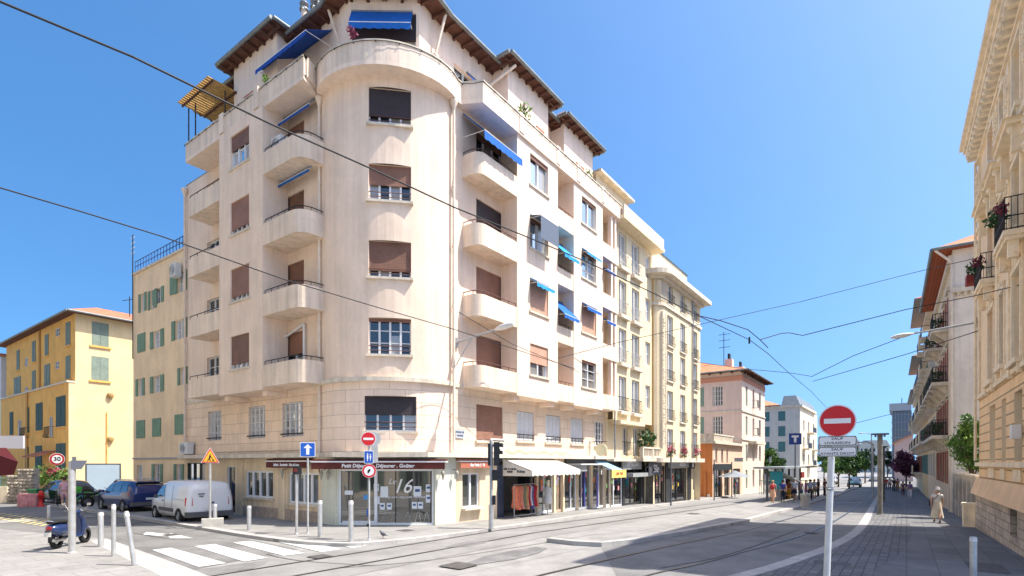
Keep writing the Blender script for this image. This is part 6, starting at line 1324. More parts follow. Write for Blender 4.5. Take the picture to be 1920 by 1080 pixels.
# small signal on thin post
b_ = G(556, 1002, .1); t = signpost('traffic_light', 'small black pedestrian signal on a thin pale post left of the one-way sign', 'traffic light', b_, .045, zat(888, b_.y), M_steel); F = camface(b_); z = zat(881, b_.y)
mb = MB(); mb.fbox(F, -.12, .16, z - .15, z + .13, -.08, .1, M_black); mb.build('signal_head', t); mb = MB(); fpoly(mb, F, circ(.07, z, 16, -.04), .1, .12, mat('dim_red_lens', (.25, .04, .03), .3)); mb.build('lens', t); mb = MB(); mb.fbox(F, -.12, .04, z + .07, z + .09, .1, .2, M_black); mb.build('visor', t)
# one-way sign
b_ = G(577, 1000, .1); t = signpost('one_way_sign', 'blue square sign with white upward arrow on a thin post', 'road sign', b_, .032, zat(830, b_.y), M_post); F = camface(b_); z = zat(843, b_.y); s_ = 27 / F_ * b_.y
mb = MB(); fpoly(mb, F, rrect(s_, s_, z), .035, .045, M_whs); q = mb.build('sign_plate', t); mb = MB(); fpoly(mb, F, rrect(s_ * .92, s_ * .92, z), .0455, .05, M_blu_s); mb.build('blue_field', q); k = s_ / 2
mb = MB(); fpoly(mb, F, [(-k * .2, z - k * .7), (k * .2, z - k * .7), (k * .2, z + .05), (k * .55, z + .05), (0, z + k * .75), (-k * .55, z + .05), (-k * .2, z + .05)], .0505, .054, M_whs); mb.build('arrow', q)
# pole with three stacked signs
b_ = G(692, 1013, .1); Y = b_.y; t = signpost('sign_post', 'post with no entry disc, blue pedestrian plate and red-rimmed disc before the café window', 'road sign', b_, .032, zat(812, Y), M_post); F = camface(b_)
z = zat(823, Y); r = 13.5 / F_ * Y
mb = MB(); fpoly(mb, F, circ(r, z, 28, -.02), .04, .05, M_whs); q = mb.build('no_entry_disc', t); mb = MB(); fpoly(mb, F, circ(r * .92, z, 28, -.02), .0505, .055, M_red_s); fpoly(mb, F, rect(r * 1.35, r * .32, z, -.02), .0555, .058, M_whs); mb.build('red_face', q)
mb = MB(); fpoly(mb, F, circ(r * 1.0, z, 28, .13), -.1, -.05, M_post); fpoly(mb, F, rrect(.2, .56, zat(851, Y), .04, .17), -.12, -.02, M_post); mb.build('back_plates', t)
z = zat(857, Y); mb = MB(); fpoly(mb, F, rrect(.28, .4, z, .02, -.01), .04, .05, M_whs); q = mb.build('pedestrian_plate', t); mb = MB(); fpoly(mb, F, rrect(.25, .36, z, .02, -.01), .0505, .054, M_blu_s)
for dx, hh in ((-.045, .13), (.04, .09)): fpoly(mb, F, rect(.045, hh, z, dx), .0545, .057, M_whs); fpoly(mb, F, circ(.022, z + hh / 2 + .03, 10, dx), .0545, .057, M_whs); fpoly(mb, F, rect(.02, .07, z - hh / 2 - .03, dx), .0545, .057, M_whs)
mb.build('pedestrian_symbol', q)
z = zat(883, Y); mb = MB(); fpoly(mb, F, circ(.215, z, 28), .04, .05, M_whs); fpoly(mb, F, circ(.205, z, 28), .0505, .053, M_red_s); fpoly(mb, F, circ(.15, z, 28), .0535, .055, M_whs); q = mb.build('prohibition_disc', t); mb = MB(); fpoly(mb, F, [(-.05, z - .06), (-.02, z - .08), (.05, z + .02), (.03, z + .07), (-.04, z + .03)], .0555, .057, M_blk); mb.build('symbol', q)
mb = MB(); mb.fbox(F, -.07, -.0, zat(987, Y), zat(982, Y), -.03, .05, M_blk); mb.build('clamp', t)
# traffic light by the clothes shop, seen from the side
b_ = G(921, 992, .1); Y = b_.y; t = signpost('traffic_light', 'tall traffic light with black double head seen from behind, before the clothes shop awning', 'traffic light', b_, .06, zat(826, Y), M_post)
F = camface(b_); mb = MB(); mb.tube(b_, b_ + Vector((0, 0, .88)), .095, M_steel, n=14); mb.build('base_sleeve', t)
mb = MB(); mb.fbox(F, .09, .30, zat(873, Y), zat(829, Y), -.14, .14, M_black); mb.fbox(F, -.12, -.04, zat(873, Y), zat(832, Y), -.2, .1, M_black); mb.build('signal_head', t)
mb = MB()
for k in range(3): z = zat(836 + 14 * k, Y); mb.fbox(F, .301, .42, z - .03, z + .1, -.13, .02, M_black)
mb.build('visors', t); mb = MB(); mb.fbox(F, .04, .24, zat(901, Y), zat(881, Y), -.1, .1, M_black); mb.fbox(F, .241, .3, zat(897, Y), zat(884, Y), -.08, .06, M_black); mb.build('pedestrian_head', t); mb = MB(); mb.fbox(F, .04, .16, zat(946, Y), zat(929, Y), -.08, .08, M_black); mb.build('push_button_box', t)
# 30 sign
b_ = G(107, 937, 0); Y = b_.y; t = signpost('speed_limit_sign', 'round speed limit sign reading 30 on a grey post near the yellow building', 'road sign', b_, .08, zat(864, Y), M_post); F = camface(b_); z = zat(861, Y); r = 11.5 / F_ * Y
mb = MB(); fpoly(mb, F, circ(r, z, 28), .1, .12, M_whs); fpoly(mb, F, circ(r * .95, z, 28), .1205, .13, mat('sign_dark_red', (.35, .02, .02), .4)); fpoly(mb, F, circ(r * .66, z, 28), .1305, .14, M_whs); q = mb.build('sign_disc', t); text_mesh('30', r * .95, M_blk, F, 0, z, .145, ext=.003, bold=.012).build('lettering', q)
# avenue posts
for x, yb, yt, lab in ((1258, 948, 853, 'thin dark post before the grey optician sign'), (1339, 938, 862, 'thin dark post in front of the orange building'), (1372, 932, 866, 'thin post with a small street plate before the pale orange shop'), (1432, 927, 878, 'thin short post before the pink house end')):
    b_ = G(x, yb, .1); t = signpost('post', lab, 'post', b_, .05, zat(yt, b_.y), M_drk, group='thin posts along the left kerb')
    if x == 1372: F = camface(b_); mb = MB(); fpoly(mb, F, rect(.75, .35, zat(862, b_.y), .6), .0, .03, M_shg); mb.build('street_plate', t)
# T sign of the tram stop
Y = 44; b_ = GP((1491 - HX) / F_ * Y, Y, .13); t = signpost('tram_stop_sign', 'dark blue square tram stop sign with white letter T on a tall thin post', 'sign', b_, .05, zat(812, Y), M_drk); F = camface(b_); z = zat(823, Y); s_ = 21 / F_ * Y
mb = MB(); fpoly(mb, F, rect(s_, s_, z), .06, .12, mat('tram_blue', (.02, .05, .22), .4)); q = mb.build('sign_plate', t); mb = MB(); fpoly(mb, F, rect(s_ * .56, s_ * .17, z + s_ * .22), .1205, .13, M_whs); fpoly(mb, F, rect(s_ * .19, s_ * .44, z - s_ * .09), .1205, .13, M_whs); mb.build('lettering', q)
# flat-topped lamp posts on the right pavement
for x, yb, yt, w_, lab in ((1650, 965, 815, 14, 'thick grey lamp post with flat top plate on the right pavement edge, nearer one'), (1656, 940, 838, 8, 'second flat-topped lamp post just behind the nearer thick one')):
    b_ = G(x, yb, .02); Y = b_.y; t = signpost('street_lamp', lab, 'street lamp', b_, .13, zat(yt, Y), M_drk if 0 else mat('weathered_grey_post', (.20, .19, .17), .7, .2, 3), group='flat-topped lamp posts'); hw = w_ / F_ * Y; F = camface(b_)
    mb = MB(); z = zat(yt, Y); mb.fbox(F, -hw, hw, z, z + .07, -.35, .35, M_drk); mb.build('lamp_plate', t)
    for s in (-1, 1): mb = MB(); mb.fbox(F, s * hw * .5 - .05, s * hw * .5 + .05, z - .12, z - .001, -.25, .25, M_drk); mb.build('bracket', t)
# slim white lamp masts far up
for x, yb, yt, lab in ((1637, 925, 833, 'slim pale lamp mast with curved head far up the right pavement'), (1634, 908, 815, 'slim far lamp mast beside the purple tree'), (1600, 903, 868, 'short far lamp mast between the distant trees')):
    b_ = G(x, yb + 10, 0); Y = min(b_.y, 95); b_ = GP((x - HX) / F_ * Y, Y); z = zat(yt, Y); t = signpost('street_lamp', lab, 'street lamp', b_, .07, z, M_post, group='slim lamp masts'); mb = MB(); mb.path([(b_.x, b_.y, z), (b_.x - .6, b_.y, z + .25), (b_.x - 1.3, b_.y, z + .2)], .05, M_post); mb.build('arm', t)
    mb = MB(); mb.ball((b_.x - 1.5, b_.y, z + .2), .3, M_whs, 8, .3); mb.build('lamp_head', t)
# wall lamps
def arm_lamp(label, a, b, z0, z1, brace):
    t = thing('street_lamp', label, 'street lamp', (a.x, a.y, z0)); mb = MB(); a = Vector((a.x, a.y, z0)); b = Vector((b.x, b.y, z1)); mb.tube(a, b, .055, M_post, r1=.035, n=8); mb.fbox(camface(a), -.1, .1, z0 - .2, z0 + .2, -.05, .05, M_post)
    if brace: mb.path([b.lerp(a, .62) , b.lerp(a, .62) - Vector((0, 0, .05)), a - Vector((0, 0, .9))], .02, M_post)
    mb.build('arm', t); d = (b - a).normalized(); mb = MB(); rg = []
    for k, (s, w1) in enumerate(((-.1, .04), (.05, .12), (.3, .19), (.6, .17), (.78, .06))): c = b + d * s; n2 = Vector((-d.y, d.x, 0)).normalized(); rg.append([c + n2 * w1 * math.cos(q * math.pi / 5) + Vector((0, 0, w1 * .55 * math.sin(q * math.pi / 5))) for q in range(10)])
    mb.loft(rg, M_whs); mb.build('lamp_head', t); return t
arm_lamp('pale street lamp on a bracket arm fixed to the corner building', FR.P(.15, 0, .02), FR.P(.15, 0, 2.1), 7.25, 7.5, True)
arm_lamp('pale street lamp on a long arm fixed to the ornate building end', RF.P(.05, 0, .05), RF.P(.05, 0, 2.35), 8.45, 8.25, False)
# overhead wires
def wire(label, pts, r, zc=None, extra=None):
    P = []
    for p in pts:
        x, y = p[:2]; Y = (zc - H) * F_ / (HY - y) if len(p) < 3 else p[2]; P.append(Vector(((x - HX) / F_ * Y, Y, zat(y, Y))))
    mb = MB(); mb.path(P, r, mat('black_cable', (.02, .02, .022), .6), 6)
    for i in extra or (): mb.tube(P[i] - Vector((0, 0, .12)), P[i] + Vector((0, 0, .08)), .03, M_iron)
    return mb.build('overhead_wire', label=label, cat='cable', group='overhead tram wires', loc=tuple(P[0]))
Z6 = 6.2
wire('longest overhead wire, from the top left corner across the corner building to the joint', [(-60, -24), (0, 3), (250, 107), (500, 229), (700, 318), (850, 388), (1000, 449), (1100, 491), (1230, 552), (1320, 597), (1405, 637), (1440, 663), (1480, 700), (1520, 733), (1550, 765)], .011, Z6, (10,))
wire('overhead wire crossing the corner building below the longest one, from the left edge', [(-60, 334), (0, 352), (150, 396), (300, 442), (530, 523), (700, 574), (850, 617), (1080, 692)], .012, Z6)
wire('span wire from the corner building to the right eaves, upper one', [(1045, 672, 27), (1160, 642, 30), (1313, 608, 32), (1500, 566, 33), (1710, 512, 32), (1830, 484, 27)], .016)
wire('kinked span wire below the upper one, ending at the ornate right building', [(1425, 637, 18.6), (1465, 625, 20), (1480, 624, 20), (1505, 629, 20), (1700, 580, 20), (1840, 552, 19), (1925, 531, 16)], .014)
wire('lower span wire rising from the wire joint to the long-armed lamp', [(1524, 705, 36), (1600, 667, 34), (1720, 622, 32)], .02)
wire('lowest span wire from the wire joint to the ornate building end', [(1524, 715, 36), (1600, 693, 32), (1700, 664, 28), (1835, 620, 23)], .018)
wire('thin wire from the yellow building behind the joint, left of the no entry sign', [(1300, 678, 40), (1400, 692, 40), (1480, 699, 38), (1524, 706, 36)], .018)
wire('short steady wire under the span joint', [(1310, 592, 16), (1350, 601, 17), (1402, 618, 18.3), (1425, 637, 18.6), (1440, 652, 19.5)], .014)
wire('far faint wire right of the no entry sign', [(1590, 797, 55), (1672, 776, 55)], .025)
wire('second thin wire crossing the corner building balconies', [(860, 585, 20), (960, 645, 22), (1085, 697, 25)], .012)
# billboard
b_ = Vector((-28.6, 38, -.1)); F = camface(b_, 0); t = thing('billboard', 'dark framed panel with pale blue blank sheet in front of the yellow wall', 'billboard', tuple(b_)); zt = zat(869, 38); hw = 27 / F_ * 38
mb = MB(); fpoly(mb, F, [(-hw, -.1), (hw, -.1), (hw, zt), (-hw, zt)], -.06, .06, M_drk); mb.build('frame', t); mb = MB(); fpoly(mb, F, [(-hw + .1, .1), (hw - .1, .1), (hw - .1, zt - .1), (-hw + .1, zt - .1)], .061, .07, mat('pale_blue_sheet', (.42, .52, .60), .5, .04, 1)); mb.build('poster_panel', t)
# far left: awning, board, stone pillars, wall, planters, hydrant, bin
t = thing('market_awning', 'dark red awning of a stall cut by the left edge', 'awning', (-20, 22, 0)); Y = 22; X = lambda x, Y=Y: (x - HX) / F_ * Y
mb = MB(); M_mar = mat('maroon_cloth', (.07, .008, .012), .85, .08, 3)
mb.hexa([(X(-40), Y, zat(895, Y)), (X(26), Y, zat(890, Y)), (X(26, Y + 1.2), Y + 1.2, zat(885, Y)), (X(-40), Y + 1.2, zat(885, Y)), (X(-40), Y, zat(840, Y)), (X(34), Y, zat(866, Y)), (X(32, Y + 1.2), Y + 1.2, zat(863, Y)), (X(-40), Y + 1.2, zat(838, Y))], M_mar); mb.build('awning_cloth', t); mb = MB(); mb.tube((X(-30), Y + .5, zat(870, Y)), (X(-30), Y + .5, -.1), .04, M_post); mb.build('pole', t)
F = camface((X(0), Y)); text_mesh('CAFÉ', .25, mat('white_lettering', (.85, .85, .84)), M=Matrix.Translation((X(8), Y - .03, zat(868, Y))) @ Matrix(((1, 0, 0, 0), (0, 0, -1, 0), (-.2, 1, 0, 0), (0, 0, 0, 1)))).build('lettering', t) if False else None
t = thing('sign_board', 'blank pale board hanging at the left edge above the red awning', 'sign', (X(10), 24, 0)); mb = MB(); Y = 24; mb.box(X(-30, Y), X(43, Y), Y, Y + .1, zat(841, Y), zat(817, Y), mat('pale_lilac_board', (.55, .54, .58), .6)); mb.build('panel', t); mb = MB(); mb.tube((X(-20, Y), Y + .14, -.1), (X(-20, Y), Y + .14, zat(830, Y)), .05, M_post); mb.build('post', t)
M_rub = mat('rubble_stone', (.36, .31, .25), .95, .25, 4, .8, 9)
def rubble(label, x0, x1, yt, yb, Y, cat='pillar', name='stone_pillar'):
    t = thing(name, label, cat, (X((x0 + x1) / 2, Y), Y, -.1)); mb = MB(); rr = random.Random(int(x0)); a, b = X(x0, Y), X(x1, Y); z1 = zat(yt, Y); mb.box(a + .1, b - .1, Y, Y + .6, -.1, z1 - .1, M_rub)
    n = int((b - a) / .22) + 1; z = -.05
    while z < z1:
        for i in range(n): mb.ball((a + (i + .5) * (b - a) / n + rr.uniform(-.04, .04), Y + rr.uniform(0, .1), z), rr.uniform(.13, .18), M_rub, 6, .75)
        z += .2
    mb.build('masonry', t)
rubble('rough stone pillar at the far left beside the red planter', 33, 61, 876, 935, 33); rubble('lower rough stone pillar left of the tall one under the awning', 14, 32, 893, 935, 33.5)
t = thing('garden_wall', 'low beige garden wall with green railing at the left edge', 'wall', (X(0, 34), 34, -.1)); mb = MB(); mb.box(X(-60, 34), X(13, 34), 34, 34.3, -.1, zat(912, 34), M_l1t); mb.build('wall_base', t); mb = MB()
for i in range(20): mb.tube((X(-60 + i * 3.7, 34), 34.1, zat(912, 34)), (X(-60 + i * 3.7, 34), 34.1, zat(896, 34)), .02, M_grs, n=4)
mb.tube((X(-60, 34), 34.1, zat(897, 34)), (X(13, 34), 34.1, zat(897, 34)), .03, M_grs); mb.build('railing', t)
t = thing('planter', 'weathered pink concrete planter beside the red hydrant', 'planter', (X(52, 31), 31, -.1)); mb = MB(); mb.lathe([(.36, 0), (.38, .72), (.34, .74), (.32, .6), (0, .6)], (X(48, 31), 31, -.1), mat('faded_pink_concrete', (.50, .22, .22), .9, .2, 5), 12); mb.lathe([(.28, 0), (.30, .72), (.26, .74), (0, .7)], (X(60, 31), 31.1, -.1), mat('faded_pink_concrete', (.50, .22, .22)), 12); mb.build('tub', t)
t = thing('fire_hydrant', 'red fire hydrant on the far side of the street', 'hydrant', (X(77, 31), 31, -.1)); mb = MB(); c = (X(77, 31), 31, -.1); M_hy = mat('hydrant_red', (.55, .03, .03), .4); mb.lathe([(.16, 0), (.16, .08), (.10, .1), (.10, .55), (.14, .56), (.14, .75), (.08, .9), (0, .93)], c, M_hy, 12); mb.build('barrel', t); mb = MB(); mb.tube((c[0] - .2, 31, .5), (c[0] + .2, 31, .5), .05, M_hy); mb.build('outlets', t)
t = thing('waste_bin', 'green plastic bin between stone pillar and hydrant', 'bin', (X(68, 32), 32, -.1)); mb = MB(); c = Vector((X(68, 32), 32, -.1)); mb.hexa([c + Vector(p) for p in ((-.2, -.2, 0), (.2, -.2, 0), (.2, .2, 0), (-.2, .2, 0), (-.27, -.27, .9), (.27, -.27, .9), (.27, .27, .9), (-.27, .27, .9))], mat('green_plastic', (.05, .22, .09), .5)); mb.build('body', t); mb = MB(); mb.box(c.x - .3, c.x + .3, 31.68, 32.3, .8, .87, mat('green_plastic', (.05, .22, .09))); mb.build('lid', t)
# clothes rack in front of the shop
t = thing('clothes_rack', 'clothes rack with coral, green and red dresses under the cream awning', 'clothes rack', tuple(FR.P(4.6, 0, .4)))
ta, tb2, dz, zr = FR.T(964, .5), FR.T(1003, .5), .5, 1.42; z0 = zf(4.6)
mb = MB(); mb.tube(FR.P(ta, zr, dz), FR.P(tb2, zr, dz), .018, M_steel); mb.tube(FR.P(ta, z0 + .12, dz), FR.P(tb2, z0 + .12, dz), .018, M_steel)
for a in (ta, tb2): mb.tube(FR.P(a, z0 + .05, dz), FR.P(a, zr, dz), .018, M_steel); mb.tube(FR.P(a, z0 + .06, dz - .3), FR.P(a, z0 + .06, dz + .3), .02, M_steel)
mb.build('frame', t); cl_ = [(.75, .22, .12), (.75, .22, .12), (.72, .25, .15), (.70, .26, .17), (.16, .22, .14), (.45, .30, .12), (.60, .28, .16), (.42, .03, .04), (.62, .60, .60), (.12, .12, .28), (.45, .03, .05), (.50, .05, .04)]
for i, c in enumerate(cl_):
    a = ta + .08 + (tb2 - ta - .16) * i / (len(cl_) - 1); mb = MB(); m = mat('garment_%d' % i, c, .85, .1, 8); L = 1.0 + .12 * math.sin(i * 2.3)
    rg = []
    for k, (zz, w1) in enumerate(((0, .03), (-.08, .2), (-.3, .17), (-.55, .15), (-L, .24))): rg.append([FR.P(a + .05 * math.cos(q * math.pi / 4) * (1 + .3 * (q % 2)), zr - .04 + zz, dz + w1 * math.sin(q * math.pi / 4)) for q in range(8)])
    mb.loft(rg, m); mb.build('dress', t)
t = thing('mannequin_stand', 'white cloth figure stand beside the shop door frame', 'display', tuple(FR.P(FR.T(1027), 0, .25))); mb = MB(); c = FR.P(FR.T(1027, .35), zf(6.8), .35); mb.lathe([(.2, 0), (.03, .05), (.03, .5), (.2, .52), (.24, .7), (.16, 1.0), (.2, 1.25), (.07, 1.38), (.05, 1.45), (.09, 1.55), (.08, 1.65), (0, 1.7)], c, M_wpl, 12); mb.build('torso', t)
# tram shelter on the platform
ps_ = [g2(1462, 950, .13), g2(1560, 928, .13)]; A_ = Vector(ps_[0]) - AN * 1.6; Bv = Vector(ps_[0]) - AN * 1.6 + AV * 17; A_ = A_ + AV * 5.5; SHF = Face(A_, AV); A0 = SHF
t = thing('tram_shelter', 'long flat-roofed tram shelter with posts on the platform beyond the crowd', 'shelter', (A_.x, A_.y, -.8)); Ls = 18
mb = MB(); zr0 = 1.95; mb.fbox(SHF, 0, Ls, zr0, zr0 + .14, -1.2, 1.0, mat('shelter_roof_grey', (.28, .30, .30), .5, .05, 1)); mb.build('roof', t)
for i in range(6): mb = MB(); a = 1 + i * 3.2; mb.tube(SHF.P(a, -1.4, -.4), SHF.P(a, zr0, -.4), .09, M_drk, n=10); mb.build('column', t)
mb = MB(); mb.fbox(SHF, 6, 12, -.9, 1.3, -.55, -.5, clear('green_glass', (.6, .85, .75), 1)); mb.fbox(SHF, 3, 5.2, -.9, 1.4, -.6, -.4, mat('beige_panel', (.45, .40, .33), .7)); mb.build('back_panel', t); mb = MB(); mb.fbox(SHF, 7, 11, -.5, -.42, -.3, .15, M_wood); mb.build('bench', t)
mb = MB(); mb.fbox(SHF, 8.0, 9.6, 1.1, 1.6, .9, 1.0, mat('dark_red_board', (.25, .03, .03))); mb.build('information_board', t)
t = thing('ticket_machine', 'turquoise ticket machine panel at the near end of the tram platform', 'ticket machine', tuple(GP((1456 - HX) / F_ * 43, 43, .1))); F = camface(t.location); z = t.location.z; mb = MB(); mb.fbox(F, -.4, .4, z, z + .9, -.2, .2, M_grey); mb.build('cabinet', t); mb = MB(); mb.fbox(F, -.45, .45, z + .901, z + 2.4, -.12, .12, mat('turquoise_panel', (.05, .42, .50), .4)); mb.build('screen_panel', t)
t = thing('ramp_canopy', 'slanted white canopy panel beside the turquoise ticket machine', 'canopy', tuple(GP((1478 - HX) / F_ * 46, 46, .1))); c = t.location; mb = MB(); mb.hexa([c + Vector(p) for p in ((-1, 0, 2.5), (1.1, 0, 1.5), (1.1, 1.5, 1.5), (-1, 1.5, 2.5), (-1, 0, 2.62), (1.1, 0, 1.62), (1.1, 1.5, 1.62), (-1, 1.5, 2.62))], M_whs); mb.build('panel', t); mb = MB(); mb.tube(c + Vector((-.9, .1, 0)), c + Vector((-.9, .1, 2.5)), .05, M_drk); mb.tube(c + Vector((1, .1, 0)), c + Vector((1, .1, 1.55)), .05, M_drk); mb.build('legs', t)
t = thing('barrier', 'pale low concrete barrier on the platform ramp', 'barrier', tuple(G(1505, 952, .13))); c = t.location; mb = MB()
for dx in (0, .6): mb.lathe([(.12, 0), (.12, .7), (.16, .75), (.16, .9), (0, .92)], c + Vector((dx, dx * .9, 0)), M_conc, 10)
mb.build('post_pair', t)
t = thing('green_fence', 'grey-green metal fence beside the pink house end', 'fence', tuple(GP((1440 - HX) / F_ * 62, 62))); c = t.location; mb = MB()
for i in range(26): mb.tube(c + Vector((i * .25 - 1, 0, 0)), c + Vector((i * .25 - 1, 0, 1.7)), .03, M_grs, n=4)
for z in (.2, 1.6): mb.tube(c + Vector((-1, 0, z)), c + Vector((5.3, 0, z)), .04, M_grs, n=5)
mb.build('bars', t)
t = thing('parasols', 'grey café parasol over the terrace in front of the orange building', 'parasol', tuple(GP(*FR.P(FR.T(1378, 1.6), 0, 1.6)[:2], .1))); c = t.location; mb = MB(); mb.tube(c, c + Vector((0, 0, 2.3)), .04, M_drk); mb.build('pole', t); mb = MB(); mb.lathe([(1.6, 1.9), (0, 2.5)], c, mat('grey_canvas', (.24, .26, .28), .8), 8, sm=False); mb.build('canopy', t); t.name = 'parasol'
# =============== TREES ===============
def tree(name, label, base, th, blobs, leaf, n, size, tr=.14, group=None, leaf2=None):
    t = thing(name, label, 'tree', tuple(base), 0, group); mb = MB(); b = Vector(base); top = b + Vector((.05, .05, th)); mb.tube(b - Vector((0, 0, .1)), top, tr, M_bark, r1=tr * .65, n=8)
    for c, r in blobs:
        e = b + Vector(c); m = top.lerp(e, .5) + Vector((0, 0, .1)); mb.tube(top - Vector((0, 0, .15)), m, tr * .5, M_bark, r1=tr * .3, n=6); mb.tube(m, e, tr * .3, M_bark, r1=tr * .1, n=5)
    mb.build('trunk', t); mb = MB()
    for i, (c, r) in enumerate(blobs):
        k = int(n * r * r / sum(q[1] ** 2 for q in blobs)); cc = b + Vector(c); rr = random.Random(i * 7 + int(abs(base[0]) * 10)); sub = [(cc + Vector((rr.gauss(0, 1), rr.gauss(0, 1), rr.gauss(0, .8))).normalized() * r * rr.uniform(.3, .8), r * rr.uniform(.35, .6)) for _ in range(9)]
        for j, (sc, sr) in enumerate(sub): leafball(mb, sc, sr, leaf if (i + j) % 3 or not leaf2 else leaf2, k // 9, size, (1, 1, .85), seed=i * 31 + j)
    mb.build('crown', t); return t
tb_ = RF.P(-6.2, 0, -.35); tb_.z = TZ(tb_.x, tb_.y)
tree('garden_tree', 'bright green round tree against the white side wall, right', tb_, 2.2, [((-.2, 0, 3.3), .85), ((.1, .1, 4.2), .95), ((0, -.1, 4.9), .75), ((-.5, .2, 4.0), .7), ((.1, -.4, 2.8), .6)], M_leaf, 5200, .085, leaf2=M_leafl)
px_base = lambda x, Y, h=0: GP((x - HX) / F_ * Y, Y, h)
tree('purple_leaved_tree', 'purple-leaved tree on the right pavement before the pink house', px_base(1699, 76), 2.0, [((-.9, 0, 3.2), 1.3), ((.8, 0, 3.4), 1.3), ((0, .3, 4.5), 1.3), ((-.3, -.4, 2.6), 1.1), ((1.4, 0, 2.5), .9)], M_purple, 4200, .16, leaf2=mat('leaf_purple_light', (.20, .06, .11), .6, .3, 4))
av = [(1443, 70, 'small bright green tree between the pink and the pale grey building', M_leaf, 1.15), (1572, 84, 'bright green avenue tree right above the tram shelter', M_leafl, 1.0), (1592, 76, 'full mid-green avenue tree left of centre, beyond the platform end', M_leaf, 1.15), (1622, 100, 'darker avenue tree right of the fuller one', M_leafd, 1.25), (1606, 118, 'far avenue tree between the two nearer ones', M_leaf, 1.3), (1545, 112, 'far tree partly hidden behind the tram shelter and the sign', M_leaf, 1.4), (1560, 135, 'pale far tree behind the no entry sign', M_leafl, 1.5), (1664, 140, 'far dark tree left of the purple tree', M_leafd, 1.4)]
for x, Y, lab, lf_, k in av:
    b_ = px_base(x, Y); k *= 1.12
    tree('avenue_tree', lab, b_, 1.6 * k, [((-1.0 * k, 0, 2.7 * k), 1.0 * k), ((.9 * k, 0, 2.8 * k), 1.0 * k), ((0, .3, 3.7 * k), 1.05 * k), ((.1, -.5, 2.4 * k), .9 * k)], lf_, 2400, .2, group='avenue trees beyond the tram stop', leaf2=M_leafd)
# garden plants at the far left
t = thing('shrub_bed', 'flowering shrubs and palm-like plants before the yellow building', 'plants', (X(95, 36), 36, -.1)); mb = MB()
for x, y, r, m in ((66, 893, .5, M_leafl), (80, 890, .75, M_leaf), (92, 898, .7, M_leafl), (98, 886, .32, M_pinkf), (112, 892, .7, M_leaf), (122, 893, .55, M_leafl), (106, 882, .2, M_pinkf), (128, 905, .5, M_leaf)): leafball(mb, (X(x, 36), 36, zat(y, 36)), r, m, 170, .11)
for x, y in ((70, 885), (78, 880)):
    c = Vector((X(x, 35.5), 35.5, zat(910, 35.5)))
    for i in range(14): a = i * .45; p = c + Vector((math.cos(a) * .9, math.sin(a) * .5, 1.1 + .3 * math.sin(i * 1.7))); s_ = Vector((-math.sin(a), math.cos(a), 0)) * .05; mb.face([c - s_, c + s_, p], M_leafl)
mb.build('foliage', t, kind='stuff'); mb = MB(); mb.box(X(50, 36), X(180, 36), 36.3, 36.8, -.2, .35, M_conc); mb.build('planter_edge', t)
# =============== VEHICLES ===============
M_rub_ = mat('tyre_rubber', (.018, .018, .018), .85); M_rim = mat('alloy_rim', (.40, .41, .42), .3, metal=.8); M_cg = glass('car_glass', (.012, .016, .02), .3, .1); M_tl_ = mat('tail_light_red', (.45, .01, .015), .25, coat=1); M_hl = mat('headlight', (.6, .62, .65), .15, coat=1); M_plate = mat('plate_white', (.7, .7, .66), .4)
M_whv = mat('van_white_paint', (.72, .73, .74), .3, .02, 1, coat=.6); M_blv = mat('deep_blue_paint', (.008, .025, .13), .25, coat=1); M_gry = mat('grey_trim_plastic', (.09, .09, .095), .6)
def wheel(par, x, y, r, w_, s):
    mb = MB(); mb.lathe([(r * .62, -w_ / 2), (r * .93, -w_ / 2), (r, -w_ * .35), (r, w_ * .35), (r * .93, w_ / 2), (r * .62, w_ / 2)], (x, y, r), M_rub_, 24, 'y'); mb.lathe([(r * .6, w_ * .3 * s), (r * .61, -w_ * .4 * s)], (x, y, r), M_gry, 16, 'y'); tw = mb.build('wheel', par)
    mb = MB(); yy = y + s * w_ * .36; mb.lathe([(0, s * .03), (r * .16, s * .03), (r * .18, 0)], (x, yy, r), M_rim, 12, 'y'); mb.lathe([(r * .62, 0), (r * .54, s * .02), (r * .53, -s * .02)], (x, yy, r), M_rim, 24, 'y')
    for i in range(5):
        a = i * 1.2566; ca, sa = math.cos(a), math.sin(a); p0 = Vector((x + ca * r * .12, yy + s * .012, r + sa * r * .12)); p1 = Vector((x + ca * r * .56, yy + s * .012, r + sa * r * .56)); q_ = Vector((-sa, 0, ca)) * r * .09; n_ = Vector((0, s * .02, 0))
        mb.hexa([p0 - q_ - n_, p1 - q_ * .8 - n_, p1 + q_ * .8 - n_, p0 + q_ - n_, p0 - q_, p1 - q_ * .8, p1 + q_ * .8, p0 + q_], M_rim)
    mb.lathe([(0, 0), (r * .53, 0)], (x, yy - s * .03, r), M_blk, 16, 'y'); mb.build('rim', tw); return tw
